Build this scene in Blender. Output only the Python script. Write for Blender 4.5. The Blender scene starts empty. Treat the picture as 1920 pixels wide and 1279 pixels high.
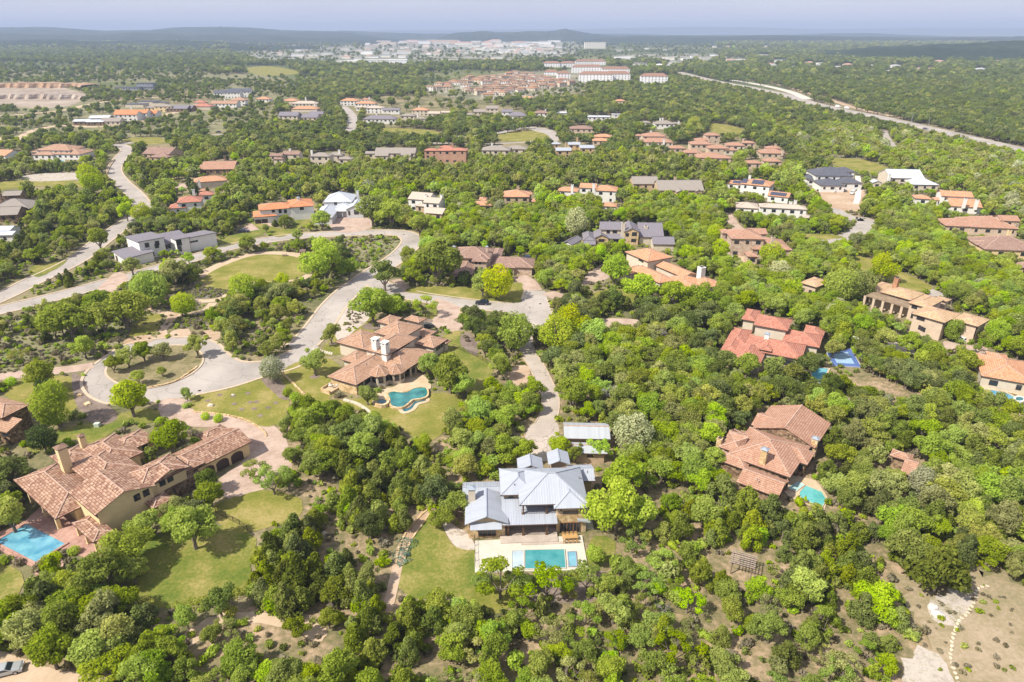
import bpy, math, random
import numpy as np
from mathutils import Vector, Matrix
from mathutils.geometry import tessellate_polygon
# ---- camera, sky, sun, exposure
SC = bpy.context.scene
COL = SC.collection
CAM_H = 90.0
PITCH = math.radians(24.5)
FOC = 1280.0                                   # focal length in photo pixels (1920 wide)
cam_d = bpy.data.cameras.new('camera')
cam_d.sensor_width = 36.0
cam_d.lens = 24.0
cam_d.clip_start = 1.0
cam_d.clip_end = 90000.0
cam = bpy.data.objects.new('camera', cam_d)
COL.objects.link(cam)
cam.location = (0,0, CAM_H)
cam.rotation_euler = (math.pi / 2 - PITCH, 0,0)
SC.camera = cam
SUN_EL = math.radians(48)
SUN_DIR = Vector((-0.87,-0.49,0)).normalized() * math.cos(SUN_EL) + Vector((0,0, math.sin(SUN_EL)))   # towards the sun
world = bpy.data.worlds.new('World')
SC.world = world
world.use_nodes = True
wn = world.node_tree.nodes
wl = world.node_tree.links
wn.clear()
w_out = wn.new('ShaderNodeOutputWorld')
w_bg = wn.new('ShaderNodeBackground')
w_sky = wn.new('ShaderNodeTexSky')
w_sky.sky_type = 'NISHITA'
w_sky.sun_disc = False
w_sky.sun_elevation = SUN_EL
w_sky.sun_rotation = math.atan2(SUN_DIR.x, SUN_DIR.y)
w_sky.altitude = 300
w_sky.air_density = 1.0
w_sky.dust_density = 1.0
w_sky.ozone_density = 4.0
w_bg.inputs['Strength'].default_value = 0.15
w_tint = wn.new('ShaderNodeMix')
w_tint.data_type = 'RGBA'
w_tint.blend_type = 'MULTIPLY'
w_tint.inputs[0].default_value = 1.0
w_tint.inputs[7].default_value = (0.80,0.735,0.78,1)      # the pale lavender of a hazy morning
wl.new(w_sky.outputs[0], w_tint.inputs[6])
w_tc = wn.new('ShaderNodeTexCoord')
w_map = wn.new('ShaderNodeMapping')
w_map.inputs['Scale'].default_value = (1.0,1.0,6.0)
wl.new(w_tc.outputs['Generated'], w_map.inputs[0])
w_nz = wn.new('ShaderNodeTexNoise')
w_nz.inputs['Scale'].default_value = 2.2
w_nz.inputs['Detail'].default_value = 4
wl.new(w_map.outputs[0], w_nz.inputs['Vector'])
w_rp = wn.new('ShaderNodeValToRGB')
w_rp.color_ramp.elements[0].position = 0.35
w_rp.color_ramp.elements[0].color = (1.46,1.49,1.80,1)
w_rp.color_ramp.elements[1].position = 0.65
w_rp.color_ramp.elements[1].color = (1.66,1.68,1.96,1)
wl.new(w_nz.outputs['Fac'], w_rp.inputs[0])
w_veil = wn.new('ShaderNodeMix')
w_veil.data_type = 'RGBA'
w_veil.inputs[0].default_value = 0.93
wl.new(w_tint.outputs[2], w_veil.inputs[6])
wl.new(w_rp.outputs[0], w_veil.inputs[7])
wl.new(w_veil.outputs[2], w_bg.inputs[0])
wl.new(w_bg.outputs[0], w_out.inputs[0])
sun_d = bpy.data.lights.new('sun', 'SUN')
sun_d.energy = 2.7
sun_d.angle = math.radians(1.5)
sun_d.color = (1.0,0.94,0.83)
sun = bpy.data.objects.new('sun', sun_d)
COL.objects.link(sun)
sun.rotation_euler = SUN_DIR.to_track_quat('Z', 'Y').to_euler()
SC.view_settings.view_transform = 'Standard'
SC.view_settings.look = 'None'
SC.view_settings.exposure = 1.52
SC.view_settings.gamma = 1.0
SC.view_settings.use_curve_mapping = False
SC.render.engine = 'CYCLES'
cy = SC.cycles
cy.use_denoising = True
try:
	cy.denoiser = 'OPENIMAGEDENOISE'
except Exception:
	pass
cy.max_bounces = 6
cy.diffuse_bounces = 5
cy.glossy_bounces = 2
cy.transmission_bounces = 3
cy.volume_bounces = 0
cy.transparent_max_bounces = 4
cy.sample_clamp_indirect = 4.0
HAZE = 1.25e-4
# ---- photo pixel <-> place
CP, SP = math.cos(PITCH), math.sin(PITCH)
def ray(px, py):
	x = (px - 960.0) / FOC
	y = (639.5 - py) / FOC
	return Vector((x, CP + y * SP, -SP + y * CP))
def G(px, py, h=0.0):
	d = ray(px, py)
	t = (h - CAM_H) / d.z
	return Vector((d.x * t, d.y * t, h))
def project(X, Y, Z):
	"""world -> photo pixel (numpy)"""
	dz = Z - CAM_H
	f = Y * CP - dz * SP
	u = Y * SP + dz * CP
	f = np.where(f < 0.1,0.1, f)
	return 960.0 + FOC * X / f, 639.5 - FOC * u / f
def zoomer(ox, oy, s):
	def f(p):
		return (ox + p[0] / s, oy + p[1] / s)
	return f
RNG = random.Random(7)
NR = np.random.default_rng(11)
def link(o, parent=None):
	COL.objects.link(o)
	if parent is not None:
		o.parent = parent
	return o
def tag(o, label=None, cat=None, group=None, kind=None):
	if label:
		o['label'] = label
	if cat:
		o['category'] = cat
	if group:
		o['group'] = group
	if kind:
		o['kind'] = kind
	return o
def empty(name, loc, rz=0.0):
	o = bpy.data.objects.new(name, None)
	o.empty_display_size = 0.5
	o.location = loc
	o.rotation_euler = (0,0, rz)
	return link(o)
class MB:
	"""collects polygons; build() links them as one mesh object"""
	def __init__(self):
		self.v = []
		self.f = []
		self.uv = []
	def poly(self, pts, uv=None):
		n = len(self.v)
		self.v += [tuple(p) for p in pts]
		self.f.append(tuple(range(n, n + len(pts))))
		self.uv += (uv if uv else [(0,0)] * len(pts))
	def box(self, x0, y0, z0, x1, y1, z1):
		a = [(x0, y0, z0),(x1, y0, z0),(x1, y1, z0),(x0, y1, z0),(x0, y0, z1),(x1, y0, z1),(x1, y1, z1),(x0, y1, z1)]
		for q in ((3,2,1,0),(4,5,6,7),(0,1,5,4),(1,2,6,5),(2,3,7,6),(3,0,4,7)):
			p = [a[i] for i in q]
			if q[0] == 3 and q[3] == 0 or q == (4,5,6,7):
				uv = [(c[0], c[1]) for c in p]
			elif p[0][1] == p[1][1] and p[0][1] == p[2][1]:
				uv = [(c[0], c[2]) for c in p]
			else:
				uv = [(c[1], c[2]) for c in p]
			self.poly(p, uv)
	def obox(self, c, rz, sx, sy, z0, z1):
		"""box centred at c (x, y), turned by rz"""
		k = len(self.v)
		self.box(-sx / 2,-sy / 2, z0, sx / 2, sy / 2, z1)
		co, si = math.cos(rz), math.sin(rz)
		for i in range(k, len(self.v)):
			x, y, z = self.v[i]
			self.v[i] = (c[0] + x * co - y * si, c[1] + x * si + y * co, z)
	def bar(self, p, q, r, r2=None, n=5):
		p, q = Vector(p), Vector(q)
		r2 = r if r2 is None else r2
		d = (q - p)
		if d.length < 1e-6:
			return
		d.normalize()
		a = d.orthogonal().normalized()
		b = d.cross(a)
		k = len(self.v)
		for (c, rr) in ((p, r),(q, r2)):
			for i in range(n):
				t = 2 * math.pi * i / n
				self.v.append(tuple(c + (a * math.cos(t) + b * math.sin(t)) * rr))
		for i in range(n):
			j = (i + 1) % n
			self.f.append((k + i, k + j, k + n + j, k + n + i))
			self.uv += [(0,0)] * 4
		self.f.append(tuple(k + n + i for i in range(n)))
		self.uv += [(0,0)] * n
	def mesh(self, name, mat):
		m = bpy.data.meshes.new(name)
		m.from_pydata(self.v, [], self.f)
		if self.uv:
			l = m.uv_layers.new(name='UVMap')
			l.data.foreach_set('uv', np.array(self.uv, dtype=np.float32).ravel())
		if mat:
			m.materials.append(mat)
		m.update()
		return m
	def build(self, name, mat, parent=None):
		return link(bpy.data.objects.new(name, self.mesh(name, mat)), parent)
# ---- materials
MATS = {}
ALB = 0.85
def nt(name):
	m = bpy.data.materials.new(name)
	m.use_nodes = True
	n = m.node_tree.nodes
	n.clear()
	out = n.new('ShaderNodeOutputMaterial')
	return m, n, m.node_tree.links, out
def ramp(n, l, fac, stops):
	r = n.new('ShaderNodeValToRGB')
	e = r.color_ramp.elements
	while len(e) < len(stops):
		e.new(0.5)
	for i, (p, c) in enumerate(stops):
		e[i].position = p
		e[i].color = (*c, 1) if len(c) == 3 else c
	l.new(fac, r.inputs[0])
	return r.outputs[0]
def noise(n, l, vec, scale, detail=3.0, rough=0.55):
	t = n.new('ShaderNodeTexNoise')
	t.inputs['Scale'].default_value = scale
	t.inputs['Detail'].default_value = detail
	t.inputs['Roughness'].default_value = rough
	if vec is not None:
		l.new(vec, t.inputs['Vector'])
	return t.outputs['Fac']
def mixc(n, l, fac, a, b, mode='MIX'):
	m = n.new('ShaderNodeMix')
	m.data_type = 'RGBA'
	m.blend_type = mode
	m.clamp_factor = True
	if isinstance(fac, (int, float)):
		m.inputs[0].default_value = fac
	else:
		l.new(fac, m.inputs[0])
	for s, v in ((m.inputs[6], a),(m.inputs[7], b)):
		if isinstance(v, tuple):
			s.default_value = (*v, 1)
		else:
			l.new(v, s)
	return m.outputs[2]
def math_n(n, l, op, a, b=None, c=None):
	m = n.new('ShaderNodeMath')
	m.operation = op
	for i, v in enumerate((a, b, c)):
		if v is None:
			continue
		if isinstance(v, (int, float)):
			m.inputs[i].default_value = v
		else:
			l.new(v, m.inputs[i])
	return m.outputs[0]
def bsdf(n, l, out, col, rough=0.85, spec=0.25, bump=None, bs=0.3, bd=0.1, metal=0.0):
	b = n.new('ShaderNodeBsdfPrincipled')
	if isinstance(col, tuple):
		b.inputs['Base Color'].default_value = (*[c * ALB for c in col], 1)
	else:
		l.new(mixc(n, l, 1.0, col, (ALB, ALB, ALB), 'MULTIPLY'), b.inputs['Base Color'])
	b.inputs['Roughness'].default_value = rough
	b.inputs['Specular IOR Level'].default_value = spec
	b.inputs['Metallic'].default_value = metal
	if bump is not None:
		u = n.new('ShaderNodeBump')
		u.inputs['Strength'].default_value = bs
		u.inputs['Distance'].default_value = bd
		l.new(bump, u.inputs['Height'])
		l.new(u.outputs[0], b.inputs['Normal'])
	l.new(b.outputs[0], out.inputs[0])
	return b
def geo_pos(n):
	return n.new('ShaderNodeNewGeometry').outputs['Position']
def mat_mottle(name, c1, c2, c3=None, s1=0.08, s2=1.3, rough=0.95, bump=0.3, bd=0.15):
	"""ground-like: big and small noise in world metres"""
	if name in MATS:
		return MATS[name]
	m, n, l, out = nt(name)
	p = geo_pos(n)
	a = noise(n, l, p, s1,5,0.6)
	b = noise(n, l, p, s2,4,0.7)
	f = math_n(n, l, 'ADD', math_n(n, l, 'MULTIPLY', a, 0.6), math_n(n, l, 'MULTIPLY', b, 0.4))
	st = [(0.40, c1),(0.60, c2)] if c3 is None else [(0.38, c1),(0.5, c2),(0.62, c3)]
	col = ramp(n, l, f, st)
	bsdf(n, l, out, col, rough, 0.1, b, bump, bd)
	MATS[name] = m
	return m
def mat_plain(name, c, rough=0.8, var=0.12, spec=0.25, metal=0.0, s=0.6, spread=0.0):
	if name in MATS:
		return MATS[name]
	m, n, l, out = nt(name)
	p = geo_pos(n)
	a = noise(n, l, p, s, 4,0.6)
	k1 = tuple(v * (1 - var) for v in c)
	k2 = tuple(min(1, v * (1 + var)) for v in c)
	col = ramp(n, l, a, [(0.35, k1),(0.65, k2)])
	if spread:
		oi = n.new('ShaderNodeObjectInfo')
		hs = n.new('ShaderNodeHueSaturation')
		l.new(col, hs.inputs['Color'])
		l.new(math_n(n, l, 'MULTIPLY_ADD', oi.outputs['Random'], 2 * spread, 1 - spread), hs.inputs['Value'])
		col = hs.outputs[0]
	bsdf(n, l, out, col, rough, spec, a, 0.15,0.05, metal)
	MATS[name] = m
	return m
def mat_tile(name, c1, c2, c3, blotch=0.0, line=0.45):
	"""clay tiles: columns down the slope (u), courses across (v), every tile its own tone"""
	if name in MATS:
		return MATS[name]
	m, n, l, out = nt(name)
	uv = n.new('ShaderNodeUVMap').outputs[0]
	sep = n.new('ShaderNodeSeparateXYZ')
	l.new(uv, sep.inputs[0])
	U = math_n(n, l, 'MULTIPLY', sep.outputs[0], 1 / 0.42)
	V = math_n(n, l, 'MULTIPLY', sep.outputs[1], 1 / 0.52)
	fu, fv = math_n(n, l, 'FLOOR', U), math_n(n, l, 'FLOOR', V)
	cmb = n.new('ShaderNodeCombineXYZ')
	l.new(fu, cmb.inputs[0])
	l.new(fv, cmb.inputs[1])
	wnz = n.new('ShaderNodeTexWhiteNoise')
	wnz.noise_dimensions = '2D'
	l.new(cmb.outputs[0], wnz.inputs['Vector'])
	col = ramp(n, l, wnz.outputs['Value'], [(0.0, c1),(0.5, c2),(1.0, c3)])
	big = noise(n, l, geo_pos(n), 0.35,3,0.6)
	col = mixc(n, l, math_n(n, l, 'MULTIPLY', big, 0.5), col, c2)
	pv = math_n(n, l, 'FRACT', V)
	pu = math_n(n, l, 'FRACT', U)
	lap = math_n(n, l, 'LESS_THAN', pv, 0.24)
	trough = math_n(n, l, 'LESS_THAN', pu, 0.22)
	dirt = math_n(n, l, 'MAXIMUM', math_n(n, l, 'MULTIPLY', lap, 1 - line), math_n(n, l, 'MULTIPLY', trough, (1 - line) * 0.6))  # darker lines at the course laps and in the column troughs
	col = mixc(n, l, dirt, col, tuple(v * 0.25 for v in c1))
	wave = math_n(n, l, 'SINE', math_n(n, l, 'MULTIPLY', U, 2 * math.pi))
	hgt = math_n(n, l, 'ADD', math_n(n, l, 'MULTIPLY', wave, 0.5), math_n(n, l, 'MULTIPLY', pv, -0.8))
	bsdf(n, l, out, col, 0.85,0.2, hgt, 0.55,0.06)
	MATS[name] = m
	return m
def mat_shingle(name, c, c2):
	if name in MATS:
		return MATS[name]
	m, n, l, out = nt(name)
	uv = n.new('ShaderNodeUVMap').outputs[0]
	sep = n.new('ShaderNodeSeparateXYZ')
	l.new(uv, sep.inputs[0])
	V = math_n(n, l, 'MULTIPLY', sep.outputs[1], 1 / 0.3)
	U = math_n(n, l, 'MULTIPLY', sep.outputs[0], 1 / 0.5)
	cmb = n.new('ShaderNodeCombineXYZ')
	l.new(math_n(n, l, 'FLOOR', U), cmb.inputs[0])
	l.new(math_n(n, l, 'FLOOR', V), cmb.inputs[1])
	wnz = n.new('ShaderNodeTexWhiteNoise')
	l.new(cmb.outputs[0], wnz.inputs['Vector'])
	col = mixc(n, l, wnz.outputs['Value'], c, c2)
	bsdf(n, l, out, col, 0.9,0.15, math_n(n, l, 'FRACT', V), 0.3,0.02)
	MATS[name] = m
	return m
def mat_metalroof(name, c):
	if name in MATS:
		return MATS[name]
	m, n, l, out = nt(name)
	uv = n.new('ShaderNodeUVMap').outputs[0]
	sep = n.new('ShaderNodeSeparateXYZ')
	l.new(uv, sep.inputs[0])
	U = math_n(n, l, 'MULTIPLY', sep.outputs[0], 1 / 0.5)
	wnz = n.new('ShaderNodeTexWhiteNoise')
	wnz.noise_dimensions = '1D'
	l.new(math_n(n, l, 'FLOOR', U), wnz.inputs['W'])
	big = noise(n, l, geo_pos(n), 0.5,4,0.6)
	col = mixc(n, l, wnz.outputs['Value'], tuple(v * 0.92 for v in c), tuple(min(1, v * 1.08) for v in c))
	col = mixc(n, l, math_n(n, l, 'MULTIPLY', big, 0.35), col, tuple(v * 0.75 for v in c))
	bsdf(n, l, out, col, 0.5,0.45, big, 0.1,0.02,0.0)
	MATS[name] = m
	return m
def mat_stone(name, c1, c2, c3, s=1.6):
	if name in MATS:
		return MATS[name]
	m, n, l, out = nt(name)
	t = n.new('ShaderNodeTexVoronoi')
	t.inputs['Scale'].default_value = s
	l.new(geo_pos(n), t.inputs['Vector'])
	sep = n.new('ShaderNodeSeparateColor')
	l.new(t.outputs['Color'], sep.inputs[0])
	col = ramp(n, l, sep.outputs[0], [(0.1, c1),(0.5, c2),(0.9, c3)])
	bsdf(n, l, out, col, 0.9,0.15, t.outputs['Distance'], 0.5,0.08)
	MATS[name] = m
	return m
def mat_road(name, c):
	if name in MATS:
		return MATS[name]
	m, n, l, out = nt(name)
	p = geo_pos(n)
	a = noise(n, l, p, 0.06,5,0.65)
	b = noise(n, l, p, 2.5,3,0.7)
	v = n.new('ShaderNodeTexVoronoi')
	v.feature = 'DISTANCE_TO_EDGE'
	v.inputs['Scale'].default_value = 0.09
	nz = n.new('ShaderNodeTexNoise')
	nz.inputs['Scale'].default_value = 0.25
	l.new(p, nz.inputs['Vector'])
	vm = n.new('ShaderNodeVectorMath')
	vm.operation = 'MULTIPLY_ADD'
	l.new(nz.outputs['Color'], vm.inputs[0])
	vm.inputs[1].default_value = (5,5,5)
	l.new(p, vm.inputs[2])
	l.new(vm.outputs[0], v.inputs['Vector'])
	crack = math_n(n, l, 'LESS_THAN', v.outputs['Distance'], 0.006)
	f = math_n(n, l, 'ADD', math_n(n, l, 'MULTIPLY', a, 0.7), math_n(n, l, 'MULTIPLY', b, 0.3))
	col = ramp(n, l, f, [(0.36, tuple(x * 0.76 for x in c)),(0.62, tuple(x * 1.14 for x in c))])
	col = mixc(n, l, math_n(n, l, 'MULTIPLY', crack, 0.6), col, tuple(x * 0.4 for x in c))
	bsdf(n, l, out, col, 0.9,0.15, b, 0.15,0.02)
	MATS[name] = m
	return m
def mat_leaf(name, c1, c2, c3, trans=0.3, vspread=0.26, hspread=0.013):
	"""leaf colours: each leaf clump has its own tone (attribute 'tone'), each tree its own hue"""
	if name in MATS:
		return MATS[name]
	m, n, l, out = nt(name)
	at = n.new('ShaderNodeAttribute')
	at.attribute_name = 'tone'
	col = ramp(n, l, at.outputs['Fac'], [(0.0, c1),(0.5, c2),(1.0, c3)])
	oi = n.new('ShaderNodeObjectInfo')
	r = oi.outputs['Random']
	hs = n.new('ShaderNodeHueSaturation')
	l.new(col, hs.inputs['Color'])
	l.new(math_n(n, l, 'MULTIPLY_ADD', r, 2 * hspread, 0.5 - hspread), hs.inputs['Hue'])
	r2 = math_n(n, l, 'FRACT', math_n(n, l, 'MULTIPLY', r, 37.7))
	l.new(math_n(n, l, 'MULTIPLY_ADD', r2,2 * vspread, 1 - vspread), hs.inputs['Value'])
	r3 = math_n(n, l, 'FRACT', math_n(n, l, 'MULTIPLY', r, 91.3))
	l.new(math_n(n, l, 'MULTIPLY_ADD', r3,0.3,0.85), hs.inputs['Saturation'])
	d = n.new('ShaderNodeBsdfDiffuse')
	t = n.new('ShaderNodeBsdfTranslucent')
	l.new(hs.outputs[0], d.inputs[0])
	l.new(hs.outputs[0], t.inputs[0])
	mx = n.new('ShaderNodeMixShader')
	mx.inputs[0].default_value = trans
	l.new(d.outputs[0], mx.inputs[1])
	l.new(t.outputs[0], mx.inputs[2])
	l.new(mx.outputs[0], out.inputs[0])
	MATS[name] = m
	return m
def mat_water(name, c, c2=None):
	if name in MATS:
		return MATS[name]
	m, n, l, out = nt(name)
	p = geo_pos(n)
	nz = noise(n, l, p, 0.9,4,0.6)
	col = ramp(n, l, noise(n, l, p, 0.35,3,0.6), [(0.35, c),(0.65, c2 or tuple(min(1, x * 1.35) for x in c))])
	b = bsdf(n, l, out, col, 0.08,0.5, nz, 0.25,0.05)
	MATS[name] = m
	return m
def mat_glass(name='window_glass', c=(0.025,0.035,0.045)):
	if name in MATS:
		return MATS[name]
	m, n, l, out = nt(name)
	bsdf(n, l, out, c, 0.12,0.6)
	MATS[name] = m
	return m
M_GLASS = mat_glass()
M_BARK = mat_plain('bark', (0.20,0.165,0.13), 0.95,0.3, s=3)
M_DEADBARK = mat_plain('grey_dead_bark', (0.34,0.31,0.29), 0.95,0.2, s=3)
# ---- ground, roads, lawns
M_GROUND = mat_mottle('dry_grassland', (0.11,0.12,0.05),(0.215,0.19,0.095),(0.34,0.27,0.17), 0.035,0.7)
M_FOREST = mat_mottle('forest_floor', (0.12,0.125,0.05),(0.25,0.20,0.11),(0.46,0.33,0.22), 0.10,0.8)
M_MEADOW = mat_mottle('meadow_grass', (0.15,0.165,0.075),(0.23,0.215,0.115),(0.30,0.26,0.16), 0.05,1.0)
M_LAWN = mat_mottle('lawn_grass', (0.155,0.175,0.028),(0.235,0.22,0.05),(0.36,0.29,0.11), 0.13,1.6, bump=0.25)
M_LAWNG = mat_mottle('green_lawn_grass', (0.095,0.145,0.02),(0.185,0.195,0.038),(0.34,0.28,0.10), 0.12,1.6, bump=0.25)
M_ROAD = mat_road('road_asphalt', (0.42,0.375,0.335))
M_ROADC = mat_road('pale_concrete_drive', (0.48,0.41,0.35))
M_PAVER = mat_mottle('pink_pavers', (0.38,0.27,0.21),(0.47,0.35,0.28),(0.54,0.42,0.34), 0.25,1.5, bump=0.2, bd=0.03)
M_KERB = mat_plain('kerb_concrete', (0.56,0.44,0.32), 0.9,0.12, s=1.0)
M_PATH = mat_mottle('crushed_granite', (0.50,0.37,0.25),(0.58,0.45,0.32), None, 0.2,1.5, bump=0.1)
M_DIRT = mat_mottle('orange_dirt', (0.36,0.23,0.14),(0.46,0.33,0.225),(0.54,0.42,0.31), 0.06,0.5)
M_MULCH = mat_mottle('dark_mulch', (0.17,0.13,0.105),(0.29,0.225,0.185), None, 0.3,1.5)
M_GRAVEL = mat_mottle('pale_gravel', (0.42,0.36,0.30),(0.58,0.50,0.43),(0.30,0.25,0.20), 0.2,1.1, bump=0.4)
M_SAGE = mat_mottle('sage_beds', (0.12,0.12,0.085),(0.21,0.19,0.155),(0.27,0.22,0.18), 0.2,1.1, bump=0.6, bd=0.4)
M_DECK = mat_mottle('cream_stone_deck', (0.56,0.51,0.42),(0.64,0.585,0.49), None, 0.3,1.5, bump=0.05)
M_TERRA = mat_mottle('pink_stamped_deck', (0.34,0.19,0.15),(0.47,0.28,0.22),(0.55,0.37,0.30), 0.2,0.9, bump=0.2)
M_SANDDECK = mat_mottle('sandstone_deck', (0.52,0.39,0.25),(0.62,0.50,0.35), None, 0.3,1.5, bump=0.2)
M_CAL = mat_mottle('white_caliche', (0.36,0.31,0.25),(0.52,0.46,0.40),(0.30,0.26,0.16), 0.25,1.4)
def mat_farfield():
	"""fields, scrub and woods as seen from far"""
	m, n, l, out = nt('far_land')
	p = geo_pos(n)
	a = noise(n, l, p, 0.0022,6,0.6)
	b = noise(n, l, p, 0.02,5,0.7)
	f = math_n(n, l, 'ADD', math_n(n, l, 'MULTIPLY', a, 0.65), math_n(n, l, 'MULTIPLY', b, 0.35))
	col = ramp(n, l, f, [(0.40,(0.06,0.08,0.03)),(0.50,(0.12,0.14,0.055)),(0.57,(0.20,0.20,0.09)),(0.66,(0.32,0.28,0.17))])
	bsdf(n, l, out, col, 0.95,0.05, b, 0.8,3.0)
	return m
def mat_farwood():
	m, n, l, out = nt('far_woods')
	p = geo_pos(n)
	a = noise(n, l, p, 0.0022,6,0.6)
	b = noise(n, l, p, 0.03,5,0.7)
	f = math_n(n, l, 'ADD', math_n(n, l, 'MULTIPLY', a, 0.5), math_n(n, l, 'MULTIPLY', b, 0.5))
	col = ramp(n, l, f, [(0.38,(0.015,0.028,0.012)),(0.52,(0.03,0.05,0.02)),(0.62,(0.07,0.085,0.045)),(0.70,(0.17,0.155,0.11))])
	bsdf(n, l, out, col, 0.95,0.05, b, 1.0,8.0)
	return m
M_FARLAND = mat_farfield()
M_FARWOOD = mat_farwood()
gx = np.array([-17000,-9000,-4500,-2200,-1000,-500,-250,0,250,500,1000,2200,4500,9000,17000.0])
gy = np.array([-800,-200,0,100,250,500,800,1200,1800,2600,4000,7000,12000,18000,26000.0])
gv = [(x, y, 0.0) for y in gy for x in gx]
gf, gm = [], []
for j in range(len(gy) - 1):
	for i in range(len(gx) - 1):
		a = j * len(gx) + i
		gf.append((a, a + 1, a + 1 + len(gx), a + len(gx)))
		gm.append(0 if gy[j] < 1100 else 1)
me = bpy.data.meshes.new('ground')
me.from_pydata(gv, [], gf)
me.materials.append(M_GROUND)
me.materials.append(M_FARLAND)
me.polygons.foreach_set('material_index', gm)
ground = link(bpy.data.objects.new('ground', me))
tag(ground, kind='structure')
CLEAR = []          # (polygon in photo pixels, how much a crown may overlap 0..1)
NOTREE = []         # polygons in world where no trunk stands
def catmull(pts, closed, k=6):
	pts = [Vector(p) for p in pts]
	n = len(pts)
	out = []
	rng = range(n) if closed else range(n - 1)
	for i in rng:
		p0 = pts[(i - 1) % n] if closed or i > 0 else pts[0]
		p1, p2 = pts[i], pts[(i + 1) % n]
		p3 = pts[(i + 2) % n] if closed or i + 2 < n else pts[-1]
		for j in range(k):
			t = j / k
			out.append(0.5 * ((2 * p1) + (p2 - p0) * t + (2 * p0 - 5 * p1 + 4 * p2 - p3) * t * t + (3 * p1 - p0 - 3 * p2 + p3) * t ** 3))
	if not closed:
		out.append(pts[-1])
	return out
def to_px(pts):
	a = np.array([tuple(p) for p in pts])
	x, y = project(a[:, 0], a[:, 1], a[:, 2])
	return np.stack([x, y], 1)
def sheet_obj(name, pts, mat, z, parent=None, kind='structure', thick=0.0, side=None):
	"""flat polygon (optionally a slab) on the ground"""
	pts = [Vector((p[0], p[1], z)) for p in pts]
	tri = tessellate_polygon([pts])
	mb = MB()
	area = sum(pts[i].x * pts[(i + 1) % len(pts)].y - pts[(i + 1) % len(pts)].x * pts[i].y for i in range(len(pts)))
	for t in tri:
		q = [pts[i] for i in t]
		if (q[1] - q[0]).cross(q[2] - q[0]).z < 0:
			q.reverse()
		mb.poly(q, [(p.x, p.y) for p in q])
	if thick:
		n = len(pts)
		for i in range(n):
			a, b = pts[i], pts[(i + 1) % n]
			if area < 0:
				a, b = b, a
			mb.poly([Vector((a.x, a.y, z - thick)), Vector((b.x, b.y, z - thick)), b, a])
	o = mb.build(name, mat, parent)
	if kind:
		tag(o, kind=kind)
	return o
LAYER = [0.02]
ROADPOLY = []
KERBS = []
def patch(name, px, mat, smooth=True, z=None, clear=0.45, notree=True, parent=None, thick=0.0, closed=True, kind='structure', edge=None):
	w = [G(*p) for p in px]
	if smooth:
		w = catmull(w, True, 5)
	rag = {'forest_floor': 3.0, 'meadow': 2.5, 'lawn': 0.35, 'bare_ground': 0.7, 'caliche_ground': 1.0, 'dry_field': 1, 'orange_bed': 0.4, 'park_lawn': 0.25, 'mulch_bed': 0.15, 'quarry_floor': 2, 'dirt_track': 0.4, 'construction_yard': 1, 'gravel_yard': 0.3, 'dry_grass_verge': 0.6}.get(name, 0)
	if rag and smooth:
		q = []
		L = sum((w[i] - w[i - 1]).length for i in range(len(w)))
		st = max(0.8, L / 400)
		for i in range(len(w)):
			a, b = w[i], w[(i + 1) % len(w)]
			k = max(1, int((b - a).length / st))
			for j in range(k):
				p = a.lerp(b, j / k)
				q.append(Vector((p.x + RNG.gauss(0,0.45) * rag * (0.4 if k == 1 else 1), p.y + RNG.gauss(0,0.45) * rag, 0)))
		w = q
	if z is None:
		LAYER[0] += 0.0009
		z = LAYER[0]
	o = sheet_obj(name, w, mat, z, parent, kind, thick)
	if name.startswith('road') or name == 'driveway':
		ROADPOLY.append((o.name, np.array([(p.x, p.y) for p in w])))
	if clear is not None:
		CLEAR.append((to_px(w), clear))
	if notree:
		NOTREE.append(np.array([(p.x, p.y) for p in w]))
	if edge:
		ew, em, en = edge
		strip(en, None, ew, em, world=w + [w[0]], z=z + 0.05, thick=0.1, parent=o, kind=None)
	return o
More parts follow.
